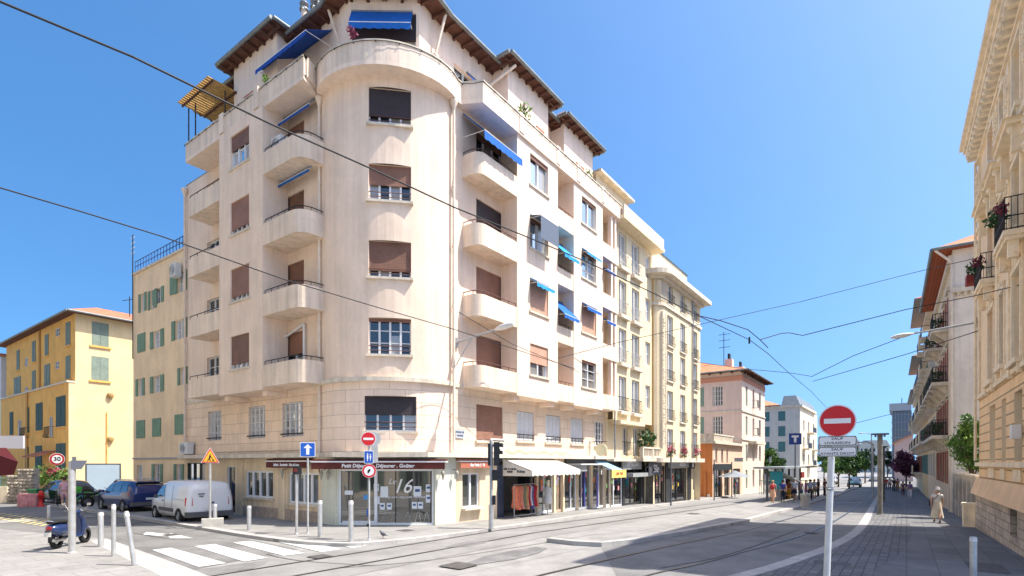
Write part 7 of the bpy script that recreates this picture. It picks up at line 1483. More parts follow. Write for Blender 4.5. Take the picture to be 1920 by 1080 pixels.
def vehicle(name, label, cat, st, paint, wheels, wr, loc, rz, side_win, rear_win, group=None, doors=()):
    """st: stations x, bottom z, belt z, top z, half width at belt, half width at roof; x runs forward"""
    t = thing(name, label, cat, loc, 1e-9, group); t.rotation_euler = (0, 0, rz); mb = MB(); rg = []
    def sec(s):
        x, zb_, zm, zt, hb, ht = s
        h = [(hb * .93, zb_), (hb, zb_ + (zm - zb_) * .25), (hb * 1.0, zb_ + (zm - zb_) * .75), (hb * .985, zm), ((hb + ht) / 2, zm + (zt - zm) * .55), (ht, zt - (zt - zm) * .10), (ht * .82, zt - .005), (ht * .4, zt + .015)]
        return [Vector((x, y, z)) for y, z in h] + [Vector((x, -y, z)) for y, z in h[::-1]]
    for s in st: rg.append(sec(s))
    mb.loft(rg, paint); body = mb.build('body', t)
    def at_(x):
        for a, b in zip(st, st[1:]):
            if a[0] <= x <= b[0]: k = (x - a[0]) / (b[0] - a[0]); return [a[i] + (b[i] - a[i]) * k for i in range(6)]
        return list(st[-1] if x > 0 else st[0])
    for s in (1, -1):
        for x0, x1, x2, x3 in side_win:         # bottom-left, bottom-right, top-right, top-left
            q = MB(); P = []
            for x, k in ((x0, .1), (x1, .1), (x2, .82), (x3, .82)):
                _, zb_, zm, zt, hb, ht = at_(x); y = (hb * .985 + ((hb + ht) / 2 - hb * .985) * k / .55) if k < .55 else ((hb + ht) / 2 + (ht - (hb + ht) / 2) * (k - .55) / .35); P.append((x, zm + (zt - zm) * k, y))
            def mid(i, j, f): return tuple(P[i][k] + (P[j][k] - P[i][k]) * f for k in range(3))
            a, b, c, d = P; m1, m2 = mid(0, 3, .6), mid(1, 2, .6)
            for r_ in ((m1, m2),):
                _, zb_, zm, zt, hb, ht = at_((m1[0] + m2[0]) / 2); yy = (hb + ht) / 2
            o = .015; ym = max(m1[2], yy - .0) + o
            q.face([(a[0], s * (a[2] + o), a[1]), (b[0], s * (b[2] + o), b[1]), (m2[0], s * ym, m2[1]), (m1[0], s * ym, m1[1])][::s], M_cg); q.face([(m1[0], s * ym, m1[1]), (m2[0], s * ym, m2[1]), (c[0], s * (c[2] + o), c[1]), (d[0], s * (d[2] + o), d[1])][::s], M_cg)
            q.build('side_window', t)
    for x, y_ in wheels:
        for s in (1, -1):
            q = MB(); q.lathe([(0, s * .006), (wr * 1.16, s * .006), (wr * 1.16, -s * .06)], (x, s * y_, wr * 1.03), M_blk, 24, 'y'); q.build('wheel_arch', t)
            wheel(t, x, s * (y_ - .03), wr, .22, s)
    return t, body, at_
def poly3(mb, pts, m, off=(0, 0, 0)): mb.face([Vector(p) + Vector(off) for p in pts], m)
# white van
gv = G(338, 982, 0); gf_ = G(287, 973, 0); dv = Vector((-.77, .638)); dv.normalize(); rzv = math.atan2(dv.y, dv.x); nl = Vector((-dv.y, dv.x))
# rear left wheel at gv; centre of van
cvn = Vector(gv[:2]) + dv * 1.35 - nl * .86
st = [(-2.18, .42, 1.0, 1.45, .80, .66), (-2.14, .33, 1.0, 1.66, .88, .72), (-2.0, .30, 1.02, 1.75, .91, .75), (-.9, .28, 1.02, 1.80, .92, .77), (.4, .28, 1.02, 1.79, .92, .77), (.85, .28, 1.02, 1.70, .92, .74), (1.48, .28, 1.05, 1.14, .92, .78), (1.95, .30, .92, .97, .88, .72), (2.16, .36, .78, .83, .78, .62)]
t, body, at_ = vehicle('parked_van', 'white panel van parked beside the corner building, rear doors towards the viewer', 'van', st, M_whv, ((-1.32, .87), (1.42, .87)), .33, (cvn.x, cvn.y, TZ(cvn.x, cvn.y) + .004), rzv, [(.32, 1.28, .86, .40)], None)
t.scale = (1, 1, .97)
for s in (1, -1):
    q = MB(); q.hexa([(-2.2, s * .70, .78), (-2.02, s * .935, .78), (-2.0, s * .90, .78), (-2.16, s * .68, .78), (-2.19, s * .68, 1.12), (-2.03, s * .92, 1.12), (-2.0, s * .88, 1.12), (-2.15, s * .66, 1.12)], M_tl_); q.build('tail_light', t)
    q = MB(); q.ball((1.02, s * 1.0, 1.08), .1, M_gry, 8, 1.1, .7, .9); q.build('mirror', t)
    q = MB(); q.box(-.75, .95, s * .925 - .012, s * .925 + .012, .46, .62, M_gry); q.build('side_rub_strip', t)
    q = MB(); q.path([(-.62, s * .932, .34), (-.62, s * .932, 1.0), (-.62, s * .86, 1.6)], .006, M_gry, 4); q.path([(.26, s * .932, .34), (.26, s * .932, 1.0), (.34, s * .86, 1.6)], .006, M_gry, 4); q.path([(-2.02, s * .935, 1.02), (-.62, s * .937, 1.03)], .006, M_gry, 4); q.build('door_seams', t)
    q = MB(); q.box(.36, .5, s * .94 - .01, s * .94 + .02, .9, .94, M_gry); q.build('door_handle', t)
    q = MB(); q.ball((2.04, s * .66, .80), .16, M_hl, 8, .5, .5, 1); q.build('headlight', t)
q = MB(); q.hexa([(-2.27, -.86, .3), (-2.0, -.93, .3), (-2.0, .93, .3), (-2.27, .86, .3), (-2.26, -.86, .52), (-2.0, -.93, .52), (-2.0, .93, .52), (-2.26, .86, .52)], M_gry); q.build('rear_bumper', t)
q = MB(); q.box(-2.215, -2.20, -.27, .27, .58, .70, M_plate); q.build('number_plate', t)
q = MB(); q.path([(-2.2, .0, .52), (-2.205, 0, 1.2), (-2.10, 0, 1.74)], .008, M_gry, 4); q.box(-2.24, -2.2, -.12, .04, .86, .92, M_gry); q.build('rear_door_seam', t)
q = MB(); q.box(-2.225, -2.21, .25, .5, 1.25, 1.29, M_gry); q.box(-2.22, -2.205, .3, .45, 1.15, 1.19, M_gry); q.build('badge_marks', t)
poly = MB(); poly.face([(.88, .68, 1.66), (.88, -.68, 1.66), (1.46, -.72, 1.16), (1.46, .72, 1.16)], M_cg); w_ = poly.build('windscreen', t)
for v in w_.data.vertices: v.co.z += .03; v.co.x += .015
# blue SUV
cs = G(232, 963, 0); ds = Vector((-.82, .57)).normalized(); ns = Vector((-ds.y, ds.x)); cc = Vector(cs[:2]) + ds * 1.33 - ns * .88
st = [(-2.22, .5, .92, 1.0, .80, .66), (-2.12, .36, 1.0, 1.22, .88, .66), (-1.85, .32, 1.02, 1.5, .92, .64), (-1.3, .30, 1.02, 1.6, .93, .66), (-.2, .28, 1.0, 1.64, .93, .68), (.5, .28, .99, 1.58, .93, .67), (1.2, .28, 1.0, 1.1, .93, .76), (1.9, .32, .9, .96, .90, .72), (2.2, .42, .74, .8, .78, .60)]
t, body, at_ = vehicle('parked_car', 'metallic blue SUV parked in front of the white van', 'car', st, M_blv, ((-1.33, .88), (1.38, .88)), .36, (cc.x, cc.y, TZ(cc.x, cc.y) + .004), math.atan2(ds.y, ds.x), [(-1.75, -.95, -1.0, -1.5), (-.9, -.05, -.1, -.9), (.02, 1.05, .5, .0)], None)
for s in (1, -1):
    q = MB(); q.hexa([(-2.21, s * .45, .86), (-1.95, s * .93, .9), (-1.9, s * .90, .9), (-2.15, s * .45, .86), (-2.18, s * .45, 1.04), (-1.93, s * .93, 1.06), (-1.9, s * .88, 1.06), (-2.1, s * .45, 1.04)], M_tl_); q.build('tail_light', t)
    q = MB(); q.ball((.95, s * 1.02, 1.06), .11, M_blv, 8, .8, .7, 1); q.build('mirror', t); q = MB(); q.path([(-1.6, s * .62, 1.66), (.4, s * .62, 1.66)], .02, M_rim, 5); q.build('roof_rail', t)
    q = MB(); q.hexa([(-1.9, s * .90, .3), (1.9, s * .90, .3), (1.9, s * .95, .3), (-1.9, s * .95, .3), (-1.9, s * .90, .42), (1.9, s * .90, .42), (1.9, s * .945, .42), (-1.9, s * .945, .42)], M_gry); q.build('sill_trim', t)
    q = MB(); q.ball((2.02, s * .62, .80), .16, M_hl, 8, .4, .6, 1.1); q.build('headlight', t)
q = MB(); q.face([(-2.10, -.6, 1.06), (-2.10, .6, 1.06), (-1.86, .55, 1.47), (-1.86, -.55, 1.47)], M_cg); w_ = q.build('rear_window', t)
for v in w_.data.vertices: v.co.x -= .05; v.co.z += .02
q = MB(); q.hexa([(-2.3, -.85, .4), (-2.1, -.9, .4), (-2.1, .9, .4), (-2.3, .85, .4), (-2.28, -.85, .58), (-2.1, -.9, .58), (-2.1, .9, .58), (-2.28, .85, .58)], M_gry); q.box(-2.25, -2.235, -.26, .26, .68, .78, M_plate); q.build('rear_bumper', t)
q = MB(); q.box(-2.0, -1.7, -.55, .55, 1.53, 1.57, M_blv); q.build('spoiler', t)
q = MB(); q.face([(.55, .6, 1.57), (.55, -.6, 1.57), (1.2, -.72, 1.12), (1.2, .72, 1.12)], M_cg); w_ = q.build('windscreen', t)
for v in w_.data.vertices: v.co.z += .03
# dark car behind the bikes and far oncoming cars
def small_car(label, loc, rz, paint, sc=1):
    st = [(-2.0, .45, .85, .92, .72, .6), (-1.9, .34, .92, 1.15, .82, .6), (-1.5, .3, .94, 1.42, .85, .58), (-.3, .28, .92, 1.48, .86, .6), (.4, .28, .9, 1.40, .86, .6), (1.1, .28, .9, .98, .85, .66), (1.75, .32, .78, .84, .8, .6), (1.95, .4, .62, .68, .7, .5)]
    t, b, a = vehicle('parked_car' if sc == 1 else 'car', label, 'car', st, paint, ((-1.2, .8), (1.25, .8)), .31, loc, rz, [(-1.4, -.4, -.45, -1.2), (-.32, .95, .4, -.3)], None)
    for s in (1, -1): q = MB(); q.ball((-1.9, s * .6, .85), .12, M_tl_, 8, .8, .5, 1); q.build('tail_light', t); q = MB(); q.ball((1.82, s * .52, .68), .13, M_hl, 8, .6, .6, 1); q.build('headlight', t)
    for xs, z0, z1, x0, x1 in ((-1, .98, 1.36, -1.86, -1.6), (1, 1.02, 1.38, 1.06, .5)): q = MB(); q.face([(x0, -.55, z0), (x0, .55, z0), (x1, .5, z1), (x1, -.5, z1)], M_cg); w_ = q.build('windscreen' if xs > 0 else 'rear_window', t); [setattr(v.co, 'x', v.co.x + .06 * xs) for v in w_.data.vertices]
    return t
p = Vector(((122 - HX) / F_ * 33, 33)); small_car('black car parked near the yellow wall behind the bicycles', (p.x, p.y, -.096), 2.6, mat('black_paint', (.015, .016, .02), .25, coat=1))
for x, Y, c, lab, rz in ((1602, 84, (.05, .12, .16), 'dark teal car driving towards the tram stop on the far avenue', -2.2), (1560, 96, (.3, .3, .3), 'grey car far up the avenue beside the trees', -2.2), (1640, 110, (.5, .5, .5), 'pale car at the far end of the right lane', .95)):
    b_ = px_base(x, Y, .01); small_car(lab, tuple(b_), rz, mat('paint_%d' % x, c, .3, coat=.6), .99)
# scooter
gs0, gs1 = G(106, 1029, .06), G(161, 1017, .06); d_ = Vector((gs1 - gs0)[:2]); ang = math.atan2(d_.y, d_.x)
M_scb = mat('scooter_navy_paint', (.012, .03, .10), .2, coat=1); M_seat = mat('black_seat_vinyl', (.02, .02, .02), .5); M_chr = mat('chrome', (.55, .55, .57), .15, metal=1)
t = thing('parked_scooter', 'dark blue motor scooter parked on the left corner pavement, seen from behind', 'scooter', (gs0.x, gs0.y, gs0.z), 1e-9); t.rotation_euler = (R(0), 0, ang)
def sect(x, zc, hw, hh, n=12, p=2.4): return [Vector((x, hw * math.copysign(abs(math.cos(a)) ** (2 / p), math.cos(a)), zc + hh * math.copysign(abs(math.sin(a)) ** (2 / p), math.sin(a)))) for a in [2 * math.pi * i / n for i in range(n)]]
q = MB(); q.loft([sect(-.30, .58, .07, .06), sect(-.24, .56, .15, .14), sect(-.05, .54, .20, .19), sect(.2, .52, .20, .19), sect(.42, .50, .16, .20), sect(.5, .44, .13, .16)], M_scb); q.loft([sect(.45, .30, .14, .05), sect(.7, .27, .16, .04), sect(.85, .29, .15, .05)], M_scb); q.build('body', t)
q = MB(); q.loft([[Vector((.86 + dx + .02, y * w1, z)) for y in (-.2, -.1, 0, .1, .2)] + [Vector((.86 + dx + .10, y * w1, z)) for y in (.2, .1, 0, -.1, -.2)] for dx, z, w1 in ((-.02, .27, .8), (0, .5, 1), (-.04, .75, .95), (-.10, .93, .5))], M_scb); q.build('leg_shield', t)
q = MB(); q.loft([sect(-.26, .76, .10, .04), sect(-.1, .78, .15, .05), sect(.2, .76, .15, .05), sect(.42, .74, .12, .045)], M_seat); q.build('seat', t)
q = MB(); q.loft([sect(.92, .42, .05, .05), sect(1.05, .50, .08, .07), sect(1.22, .50, .08, .06), sect(1.36, .40, .05, .04)], M_scb); q.build('front_fender', t)
for x, nm in ((0, 'wheel'), (1.2, 'wheel')):
    q = MB(); q.lathe([(.14, -.05), (.21, -.055), (.25, -.03), (.25, .03), (.21, .055), (.14, .05)], (x, 0, .25), M_rub_, 20, 'y'); w_ = q.build(nm, t); q = MB(); q.lathe([(0, -.03), (.14, -.04), (.14, .04), (0, .03)], (x, 0, .25), M_chr, 16, 'y'); q.build('rim', w_)
q = MB(); q.tube((1.2, .09, .25), (.9, .05, .72), .025, M_gry); q.path([(.78, -.32, 1.0), (.86, -.1, .98), (.86, .1, .98), (.78, .32, 1.0)], .018, M_gry, 8); q.loft([sect(.74, .98, .05, .05), sect(.86, .98, .12, .07), sect(.97, .96, .08, .07)], M_scb); q.build('handlebar', t)
q = MB(); q.ball((.99, 0, .97), .07, M_hl, 10, 1, .6, 1); q.build('headlight', t)
for s in (1, -1): q = MB(); q.path([(.82, s * .2, 1.0), (.84, s * .32, 1.18)], .008, M_chr, 5); q.ball((.82, s * .35, 1.21), .06, M_chr, 8, .8, .4, 1.1); q.build('mirror', t)
q = MB(); q.ball((-.3, 0, .62), .08, M_tl_, 10, .8, .5, 1.1); q.build('tail_light', t); q = MB(); q.box(-.36, -.345, -.09, .09, .38, .5, M_plate); q.hexa([(-.36, -.07, .48), (-.3, -.07, .44), (-.3, .07, .44), (-.36, .07, .48), (-.33, -.07, .56), (-.25, -.07, .54), (-.25, .07, .54), (-.33, .07, .56)], M_gry); q.build('number_plate', t)
q = MB(); q.tube((-.32, -.14, .27), (.15, -.13, .26), .045, M_chr, n=10); q.build('exhaust', t); q = MB(); q.box(-.1, .3, .06, .16, .18, .36, M_gry); q.build('engine', t); q = MB(); q.path([(-.3, -.12, .8), (-.38, 0, .83), (-.3, .12, .8)], .012, M_chr, 6); q.build('rear_rack', t); q = MB(); q.path([(.45, .1, .25), (.5, .2, .02)], .012, M_gry, 5); q.build('side_stand', t)
# bicycles and motorbike by the black car
def bicycle(label, loc, rz, m, name='bicycle', bag=None):
    t = thing(name, label, 'bicycle', loc, 1e-9); t.rotation_euler = (0, R(6), rz)
    for x in (0, 1.05):
        q = MB(); pts = [Vector((x + .33 * math.cos(a * .3307), 0, .34 + .33 * math.sin(a * .3307))) for a in range(20)]; q.path(pts, .022, M_rub_, 6)
        for a in range(10): q.tube((x, 0, .34), pts[a * 2 % 19], .004, M_chr, n=3)
        q.build('wheel', t)
    q = MB(); bb = (.45, 0, .30); st_ = (.32, 0, .85); hd = (.9, 0, .82)
    for a, b in ((bb, st_), (bb, hd), (st_, hd), ((0, 0, .34), bb), ((0, 0, .34), (.34, 0, .75)), (hd, (1.05, 0, .34)), (hd, (.87, 0, 1.0))): q.tube(a, b, .022, m, n=6)
    q.build('frame', t); q = MB(); q.path([(.80, -.28, 1.05), (.88, 0, 1.0), (.80, .28, 1.05)], .015, M_blk, 6); q.build('handlebar', t); q = MB(); q.ball((.30, 0, .92), .12, M_seat, 8, .35, 1, .6); q.build('saddle', t)
    if bag: q = MB(); q.box(-.2, .2, -.18, .18, .78, 1.12, bag); q.build('crate', t)
    return t
Y = 31.5; c = Vector((X(141, Y), Y, -.09)); bicycle('bright green shared bicycle with basket, right of the person in pink', tuple(c), .5, mat('bright_green_paint', (.08, .45, .05), .4), bag=mat('bright_green_paint', (.08, .45, .05)))
c = Vector((X(116, 30.5), 30.5, -.09)); bicycle('blue-framed bicycle beside the person in pink', tuple(c), .2, mat('cargo_blue', (.1, .25, .5), .4), bag=mat('pale_blue_box', (.25, .4, .6)))
t = thing('parked_motorbike', 'dark motorbike with grey engine parked right of the green bicycle', 'motorbike', (X(164, 30), 30, -.09), 1e-9); t.rotation_euler = (0, 0, .9)
for x in (0, 1.35): q = MB(); q.lathe([(.2, -.06), (.3, -.06), (.33, 0), (.3, .06), (.2, .06)], (x, 0, .33), M_rub_, 18, 'y'); w_ = q.build('wheel', t); q = MB(); q.lathe([(0, -.03), (.2, -.04), (.2, .04), (0, .03)], (x, 0, .33), M_gry, 12, 'y'); q.build('rim', w_)
q = MB(); q.loft([sect(-.4, .8, .06, .05), sect(-.1, .78, .13, .07), sect(.35, .76, .14, .07)], M_seat); q.build('seat', t); q = MB(); q.loft([sect(.3, .82, .13, .1), sect(.55, .88, .17, .14), sect(.85, .84, .12, .1)], mat('black_paint', (.015, .016, .02))); q.build('fuel_tank', t)
q = MB(); q.box(.3, .85, -.16, .16, .3, .66, M_gry); q.build('engine', t); q = MB(); q.tube((1.35, .1, .33), (.98, .08, .98), .03, M_chr); q.tube((1.35, -.1, .33), (.98, -.08, .98), .03, M_chr); q.path([(.85, -.36, 1.08), (.98, 0, 1.02), (.85, .36, 1.08)], .015, M_blk, 6); q.build('handlebar', t); q = MB(); q.ball((1.08, 0, .92), .1, M_hl, 8); q.build('headlight', t)
# =============== PEOPLE ===============
M_skin = mat('skin', (.52, .30, .20), .6, .05, 8); M_skd = mat('tanned_skin', (.40, .21, .13), .6, .05, 8); M_hair = {k: mat('hair_' + k, c, .7, .15, 20) for k, c in (('brown', (.10, .05, .03)), ('dark', (.02, .016, .014)), ('grey', (.42, .41, .40)), ('blond', (.45, .30, .14)))}
def skinmesh(nodes, edges, root, name):
    ks = list(nodes); me = bpy.data.meshes.new(name); me.from_pydata([nodes[k][0] for k in ks], [(ks.index(a), ks.index(b)) for a, b in edges], []); o = bpy.data.objects.new(name, me); S.collection.objects.link(o)
    o.modifiers.new('s', 'SKIN').use_smooth_shade = True; sv = me.skin_vertices[0].data if me.skin_vertices else None
    if sv is None: me.attributes; bpy.context.view_layer.update(); sv = me.skin_vertices[0].data
    for i, k in enumerate(ks): r = nodes[k][1]; sv[i].radius = r if isinstance(r, tuple) else (r, r); sv[i].use_root = k == root
    m = o.modifiers.new('u', 'SUBSURF'); m.levels = 1; m.render_levels = 1
    bpy.context.view_layer.update(); out = bpy.data.meshes.new_from_object(o.evaluated_get(bpy.context.evaluated_depsgraph_get())); out.name = name
    bpy.data.objects.remove(o); out.polygons.foreach_set('use_smooth', [True] * len(out.polygons)); return out
def pose(kind):
    """joints of a 1.70 m figure facing +x; y is left"""
    f = {'stand': 0, 'walk': .24, 'walk2': -.20, 'sit': 0}[kind]; a = f * .8
    N = dict(pel=((0, 0, .93), (.125, .15)), wai=((.0, 0, 1.08), (.10, .13)), che=((.0, 0, 1.28), (.115, .165)), shc=((-.01, 0, 1.40), (.075, .12)), nec=((.0, 0, 1.475), .052), hd1=((.02, 0, 1.54), .072), hd2=((.015, 0, 1.615), .088), hd3=((.01, 0, 1.67), .065), nose=((.105, 0, 1.585), .014))
    E = [('pel', 'wai'), ('wai', 'che'), ('che', 'shc'), ('shc', 'nec'), ('nec', 'hd1'), ('hd1', 'hd2'), ('hd2', 'hd3'), ('hd1', 'nose')]
    for s, sg in (('l', 1), ('r', -1)):
        k = f * sg; j = -a * sg; y = sg
        N[s + 'hip'] = ((0, .09 * y, .86), .088); N[s + 'thi'] = ((k * .3, .095 * y, .68), .078); N[s + 'kne'] = ((k * .62 + .03, .095 * y, .49), .055); N[s + 'cal'] = ((k * .7 - .02 * (k < 0) + .0, .095 * y, .34), .052); N[s + 'ank'] = ((k * 1.0 - (.05 if k < 0 else 0), .095 * y, .09 + (.04 if k < 0 else 0)), .036); N[s + 'toe'] = ((k * 1.0 + .16 - (.05 if k < 0 else 0), .11 * y, .035), .034)
        N[s + 'sho'] = ((0, .17 * y, 1.385), .055); N[s + 'elb'] = ((j * .35 - .03, .225 * y, 1.12), .038); N[s + 'wri'] = ((j * .9 + .03, .235 * y, .88), .026); N[s + 'pal'] = ((j * 1.0 + .045, .235 * y, .81), .028)
        E += [('pel', s + 'hip'), (s + 'hip', s + 'thi'), (s + 'thi', s + 'kne'), (s + 'kne', s + 'cal'), (s + 'cal', s + 'ank'), (s + 'ank', s + 'toe'), ('shc', s + 'sho'), (s + 'sho', s + 'elb'), (s + 'elb', s + 'wri'), (s + 'wri', s + 'pal')]
        px, py, pz = N[s + 'pal'][0]
        for q_, (dx, L) in enumerate(((.027, .075), (.010, .085), (-.008, .08), (-.025, .062))):
            n1, n2 = s + 'f%da' % q_, s + 'f%db' % q_; N[n1] = ((px + dx, py, pz - .03 - L * .45), .0095); N[n2] = ((px + dx + .008, py - .012 * y, pz - .03 - L), .008); E += [(s + 'pal', n1), (n1, n2)]
        N[s + 'th1'] = ((px + .045, py - .01 * y, pz - .015), .011); N[s + 'th2'] = ((px + .06, py - .02 * y, pz - .05), .009); E += [(s + 'pal', s + 'th1'), (s + 'th1', s + 'th2')]
    return N, E
BODY = {}
def bodyset(kind):
    if kind in BODY: return BODY[kind]
    N, E = pose(kind); g = lambda k, r: (N[k][0], r); D = {'body': skinmesh(N, E, 'pel', 'body')}
    up = dict(pel=g('pel', (.15, .175)), wai=g('wai', (.125, .155)), che=g('che', (.135, .185)), shc=g('shc', (.085, .14)), nec=((0, 0, 1.44), .06)); ue = [('pel', 'wai'), ('wai', 'che'), ('che', 'shc'), ('shc', 'nec')]
    for s in 'lr': e0, e1 = Vector(N[s + 'sho'][0]), Vector(N[s + 'elb'][0]); up[s + 's'] = (tuple(e0), .07); up[s + 'm'] = (tuple(e0.lerp(e1, .6)), .058); ue += [('shc', s + 's'), (s + 's', s + 'm')]
    D['shirt'] = skinmesh(up, ue, 'pel', 'shirt')
    for nm, cut in (('shorts', 1), ('trousers', 3)):
        dn = dict(pel=((0, 0, .98), (.14, .165)), p2=((0, 0, .90), (.14, .165))); de = [('pel', 'p2')]
        for s in 'lr':
            ch = [s + 'hip', s + 'thi', s + 'kne', s + 'cal', s + 'ank']; ch = ch[:3] if cut == 1 else ch; pv = 'p2'
            for k, c in enumerate(ch):
                p = Vector(N[c][0]); 
                if cut == 1 and c == s + 'kne': p = Vector(N[s + 'thi'][0]).lerp(p, .75)
                dn[c] = (tuple(p), N[c][1] + (.022 if k < 2 else .028)); de.append((pv, c)); pv = c
        D[nm] = skinmesh(dn, de, 'pel', nm)
    def cone(nm, z0, z1, r0, r1, w_):
        mb = MB(); rg = []; n = 16
        for k in range(7): f = k / 6; rr_ = r0 + (r1 - r0) * f; rg.append([Vector((rr_ * .8 * math.cos(6.2832 * i / n) * (1 + w_ * f * math.sin(i * 4)), rr_ * math.sin(6.2832 * i / n) * (1 + w_ * f * math.sin(i * 4)), z1 + (z0 - z1) * f)) for i in range(n)])
        mb.loft(rg, M_wpl); o = mb.build(nm); me = o.data; bpy.data.objects.remove(o); return me
    D['long_skirt'] = cone('long_skirt', .24, 1.05, .15, .27, .09); D['dress'] = cone('dress', .45, 1.1, .15, .22, .08)
    mb = MB(); mb.ball((-.012, 0, 1.625), .105, M_wpl, 12, 1.05, 1.05, .98); o = mb.build('hair'); me = o.data; bpy.data.objects.remove(o)
    for v in me.vertices:
        if v.co.x > .045 and v.co.z < 1.66: v.co.x = .03
    D['hair'] = me
    for s in 'lr':
        pass
    mb = MB()
    for s in 'lr': a, b = Vector(N[s + 'ank'][0]), Vector(N[s + 'toe'][0]); a.z = b.z + .01; mb.loft([[a + (b - a) * k + Vector((0, w1 * math.cos(q * .785), .01 + .045 * h * math.sin(q * .785))) for q in range(8)] for k, w1, h in ((-.35, .03, .8), (-.1, .045, 1), (.5, .05, .9), (1.1, .045, .6), (1.3, .02, .4))], M_wpl)
    o = mb.build('shoes'); D['shoes'] = o.data; bpy.data.objects.remove(o)
    BODY[kind] = D; return D
def person(label, loc, face, kind, h, top, low, lowc, hair='brown', shoes=(.1, .1, .1), bag=None, hat=None, group=None, skin=None, extra=None):
    D = bodyset(kind); t = thing('person', label, 'person', loc, 1e-9, group); t.rotation_euler = (0, 0, face); t.scale = (h / 1.7,) * 3
    def add(nm, key, m):
        o = bpy.data.objects.new(nm, D[key]); S.collection.objects.link(o); o.parent = t
        if not o.data.materials: o.data.materials.append(M_wpl)
        o.material_slots[0].link = 'OBJECT'; o.material_slots[0].material = m; return o
    cm = lambda c: mat('cloth_%.3f_%.3f_%.3f' % tuple(c), c, .85, .08, 12)
    add('body', 'body', skin or M_skin); add('hair', 'hair', M_hair[hair]); add('shirt', 'shirt', cm(top)); add(low, low, cm(lowc)); add('shoes', 'shoes', cm(shoes))
    if bag:
        q = MB(); kind_, c = bag
        if kind_ == 'pack': q.loft([[Vector((-.12 - d, w1 * math.cos(i * .628), 1.2 + .2 * math.sin(i * .628))) for i in range(10)] for d, w1 in ((0, .13), (.06, .15), (.13, .12), (.16, .06))], cm(c))
        else: q.loft([[Vector((.0 + .13 * math.cos(i * .785), .26 + d, .95 + .14 * math.sin(i * .785))) for i in range(8)] for d in (-.03, .0, .06)], cm(c)); q.path([(0, .26, 1.08), (0, .1, 1.42), (-.13, -.05, 1.36), (-.1, .2, 1.08)], .012, cm(c), 5)
        q.build('bag', t)
    if hat: q = MB(); q.lathe([(.17, 1.64), (.12, 1.66), (.11, 1.73), (.06, 1.77), (0, 1.775)], (0, 0, 0), cm(hat), 14); q.build('hat', t)
    return t
av_a = math.atan2(.809, .588)
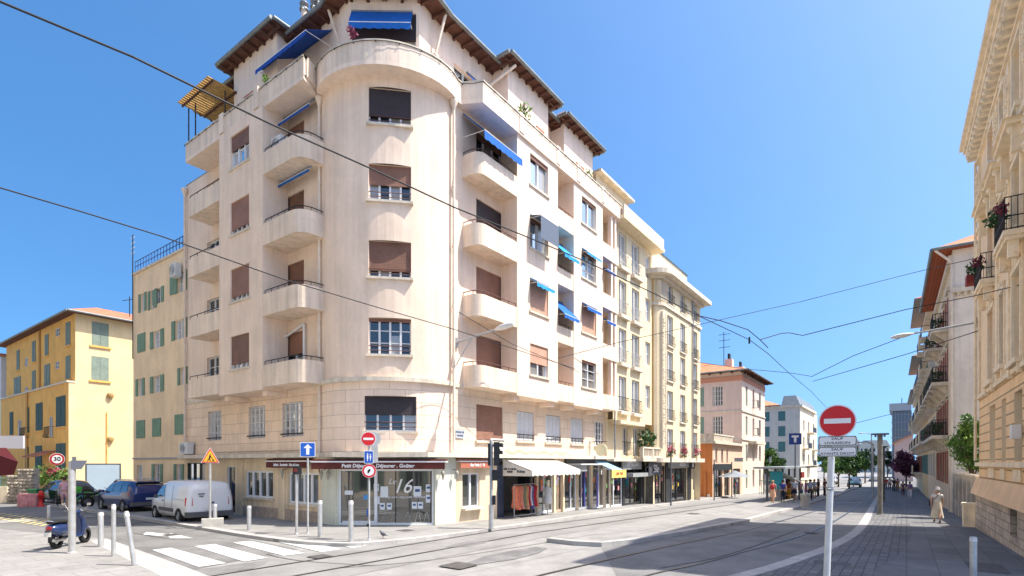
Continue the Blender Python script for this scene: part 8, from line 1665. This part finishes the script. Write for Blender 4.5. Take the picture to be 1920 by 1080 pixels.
P_ = [('woman', 'person in white blouse, long pale skirt and grey hat walking away on the right pavement', 1757, 980, .02, av_a, 'walk', 1.64, (.70, .68, .64), 'long_skirt', (.62, .55, .42), 'grey', (.1, .08, .07), ('side', (.05, .03, .06)), (.25, .24, .24)),
      ('woman', 'person in coral top and orange wrap with red backpack on the near platform end', 1449, 943, .13, av_a, 'walk', 1.68, (.62, .28, .22), 'dress', (.72, .42, .26), 'blond', (.4, .25, .15), ('pack', (.45, .04, .05)), None),
      ('man', 'person in royal blue shirt and dark trousers right of the coral-clad walker', 1468, 941, .13, av_a + .3, 'walk2', 1.70, (.05, .08, .35), 'trousers', (.03, .035, .06), 'dark', (.05, .05, .05), None, None),
      ('man', 'tall person in white striped shirt and navy shorts on the platform', 1490, 940, .13, av_a, 'walk', 1.84, (.62, .64, .70), 'shorts', (.02, .03, .07), 'grey', (.6, .6, .6), None, None),
      ('man', 'person with yellow bag between the blue and the striped shirts', 1479, 936, .13, av_a + .5, 'stand', 1.70, (.30, .08, .06), 'trousers', (.55, .32, .03), 'brown', (.1, .1, .1), ('side', (.7, .42, .03)), None),
      ('woman', 'person in pale pink top just right of the striped shirt', 1501, 935, .13, av_a, 'walk2', 1.66, (.6, .4, .42), 'trousers', (.15, .2, .35), 'brown', (.3, .3, .3), None, None),
      ('man', 'person in blue-grey shirt with pale backpack near the shelter post', 1519, 938, .13, av_a + .1, 'stand', 1.75, (.18, .26, .42), 'trousers', (.03, .035, .05), 'dark', (.05, .05, .05), ('pack', (.45, .5, .6)), None),
      ('man', 'person in black under the tram shelter roof, left one', 1534, 931, .13, av_a + 1.2, 'stand', 1.76, (.02, .02, .022), 'trousers', (.03, .03, .035), 'dark', (.03, .03, .03), None, None),
      ('man', 'person in dark jacket under the tram shelter, beside the sign post', 1546, 930, .13, av_a - 1, 'stand', 1.8, (.05, .03, .04), 'trousers', (.02, .02, .02), 'brown', (.03, .03, .03), None, None),
      ('woman', 'person in violet dress under the shelter behind the crowd', 1511, 931, .13, av_a + 2, 'stand', 1.62, (.25, .12, .3), 'dress', (.25, .12, .3), 'brown', (.1, .1, .1), None, None),
      ('woman', 'person in mustard top behind the tall striped-shirt walker', 1485, 933, .13, av_a + .4, 'walk2', 1.64, (.5, .34, .08), 'trousers', (.1, .12, .2), 'brown', (.1, .1, .1), None, None),
      ('man', 'person in white polo shirt facing back between the violet dress and the blue-grey shirt', 1527, 934, .13, av_a + 2.8, 'stand', 1.74, (.66, .66, .64), 'shorts', (.2, .17, .12), 'brown', (.1, .1, .1), None, None),
      ('woman', 'person in teal top waiting beside the turquoise ticket machine', 1460, 932, .13, av_a + 1.5, 'stand', 1.65, (.08, .30, .32), 'trousers', (.5, .48, .42), 'blond', (.2, .2, .2), None, None),
      ('man', 'person in dark red shirt at the shelter end, rightmost of the group', 1556, 928, .13, av_a, 'stand', 1.76, (.25, .03, .04), 'trousers', (.04, .04, .06), 'dark', (.05, .05, .05), None, None),
      ('man', 'person in red shirt outside the orange building shop', 1376, 924, .1, av_a, 'walk', 1.72, (.45, .04, .06), 'trousers', (.25, .2, .18), 'dark', (.1, .1, .1), None, None),
      ('man', 'person in white shirt and dark shorts on the left pavement before the pink house', 1417, 922, .1, av_a + 3.1, 'walk2', 1.78, (.68, .68, .68), 'shorts', (.03, .03, .04), 'grey', (.1, .1, .1), None, None),
      ('woman', 'person in white trousers and purple top walking far on the right pavement', 1706, 934, .02, av_a, 'walk', 1.70, (.28, .14, .32), 'trousers', (.68, .68, .70), 'dark', (.6, .6, .6), ('side', (.5, .5, .5)), None),
      ('woman', 'person in dark purple with yellow bag left of the one in white trousers', 1693, 930, .02, av_a, 'walk2', 1.66, (.10, .05, .15), 'trousers', (.12, .06, .1), 'dark', (.1, .1, .1), ('side', (.7, .6, .05)), None),
      ('man', 'distant person in black on the right pavement under the purple tree', 1676, 922, .02, av_a, 'stand', 1.78, (.03, .03, .04), 'trousers', (.04, .04, .05), 'dark', (.05, .05, .05), None, None),
      ('woman', 'distant person in orange-brown beside the one in black, right pavement', 1683, 922, .02, av_a, 'walk', 1.68, (.45, .2, .1), 'trousers', (.3, .15, .1), 'brown', (.1, .1, .1), None, None),
      ('man', 'distant person in red shirt at the kerb near the flat-topped lamp posts', 1661, 919, .02, av_a, 'walk', 1.75, (.5, .05, .06), 'trousers', (.05, .06, .1), 'dark', (.1, .1, .1), None, None),
      ('man', 'distant person in pale shirt right of the lamp posts', 1668, 918, .02, av_a, 'walk2', 1.75, (.6, .55, .5), 'trousers', (.1, .1, .15), 'grey', (.1, .1, .1), None, None)]
for _, lab, x, y, hh, fc, kd, h, top, low, lc, hr, sh, bag, hat in P_:
    b_ = G(x, y, hh); person(lab, tuple(b_), fc, kd, h, top, low, lc, hr, sh, bag, hat, skin=M_skd if x in (1534, 1376) else None)
person('person in pink shirt and shorts leaning beside the bicycles, far left', (X(121, 29.5), 29.5, -.09), 2.0, 'stand', 1.72, (.62, .36, .42), 'shorts', (.6, .35, .38), 'brown', (.6, .6, .6))
# pigeon
g = G(718, 1009, .1); t = thing('pigeon', 'small dark pigeon on the corner pavement kerb', 'bird', tuple(g), 1e-9); t.rotation_euler = (0, 0, 2.6); M_pg = mat('pigeon_grey', (.09, .095, .11), .7, .2, 20)
q = MB(); q.loft([[Vector((x, w1 * math.cos(i * .785), z + w1 * h1 * math.sin(i * .785))) for i in range(8)] for x, z, w1, h1 in ((-.2, .10, .02, .3), (-.12, .115, .035, .6), (-.03, .13, .06, 1), (.05, .15, .055, 1.1), (.09, .19, .032, 1), (.105, .225, .03, 1), (.135, .23, .018, 1), (.16, .225, .005, 1))], M_pg); q.build('body', t); q = MB(); q.tube((0, .02, .09), (.0, .02, 0), .006, M_goods[0], n=5); q.tube((0, -.02, .09), (.0, -.02, 0), .006, M_goods[0], n=5); q.build('legs', t)
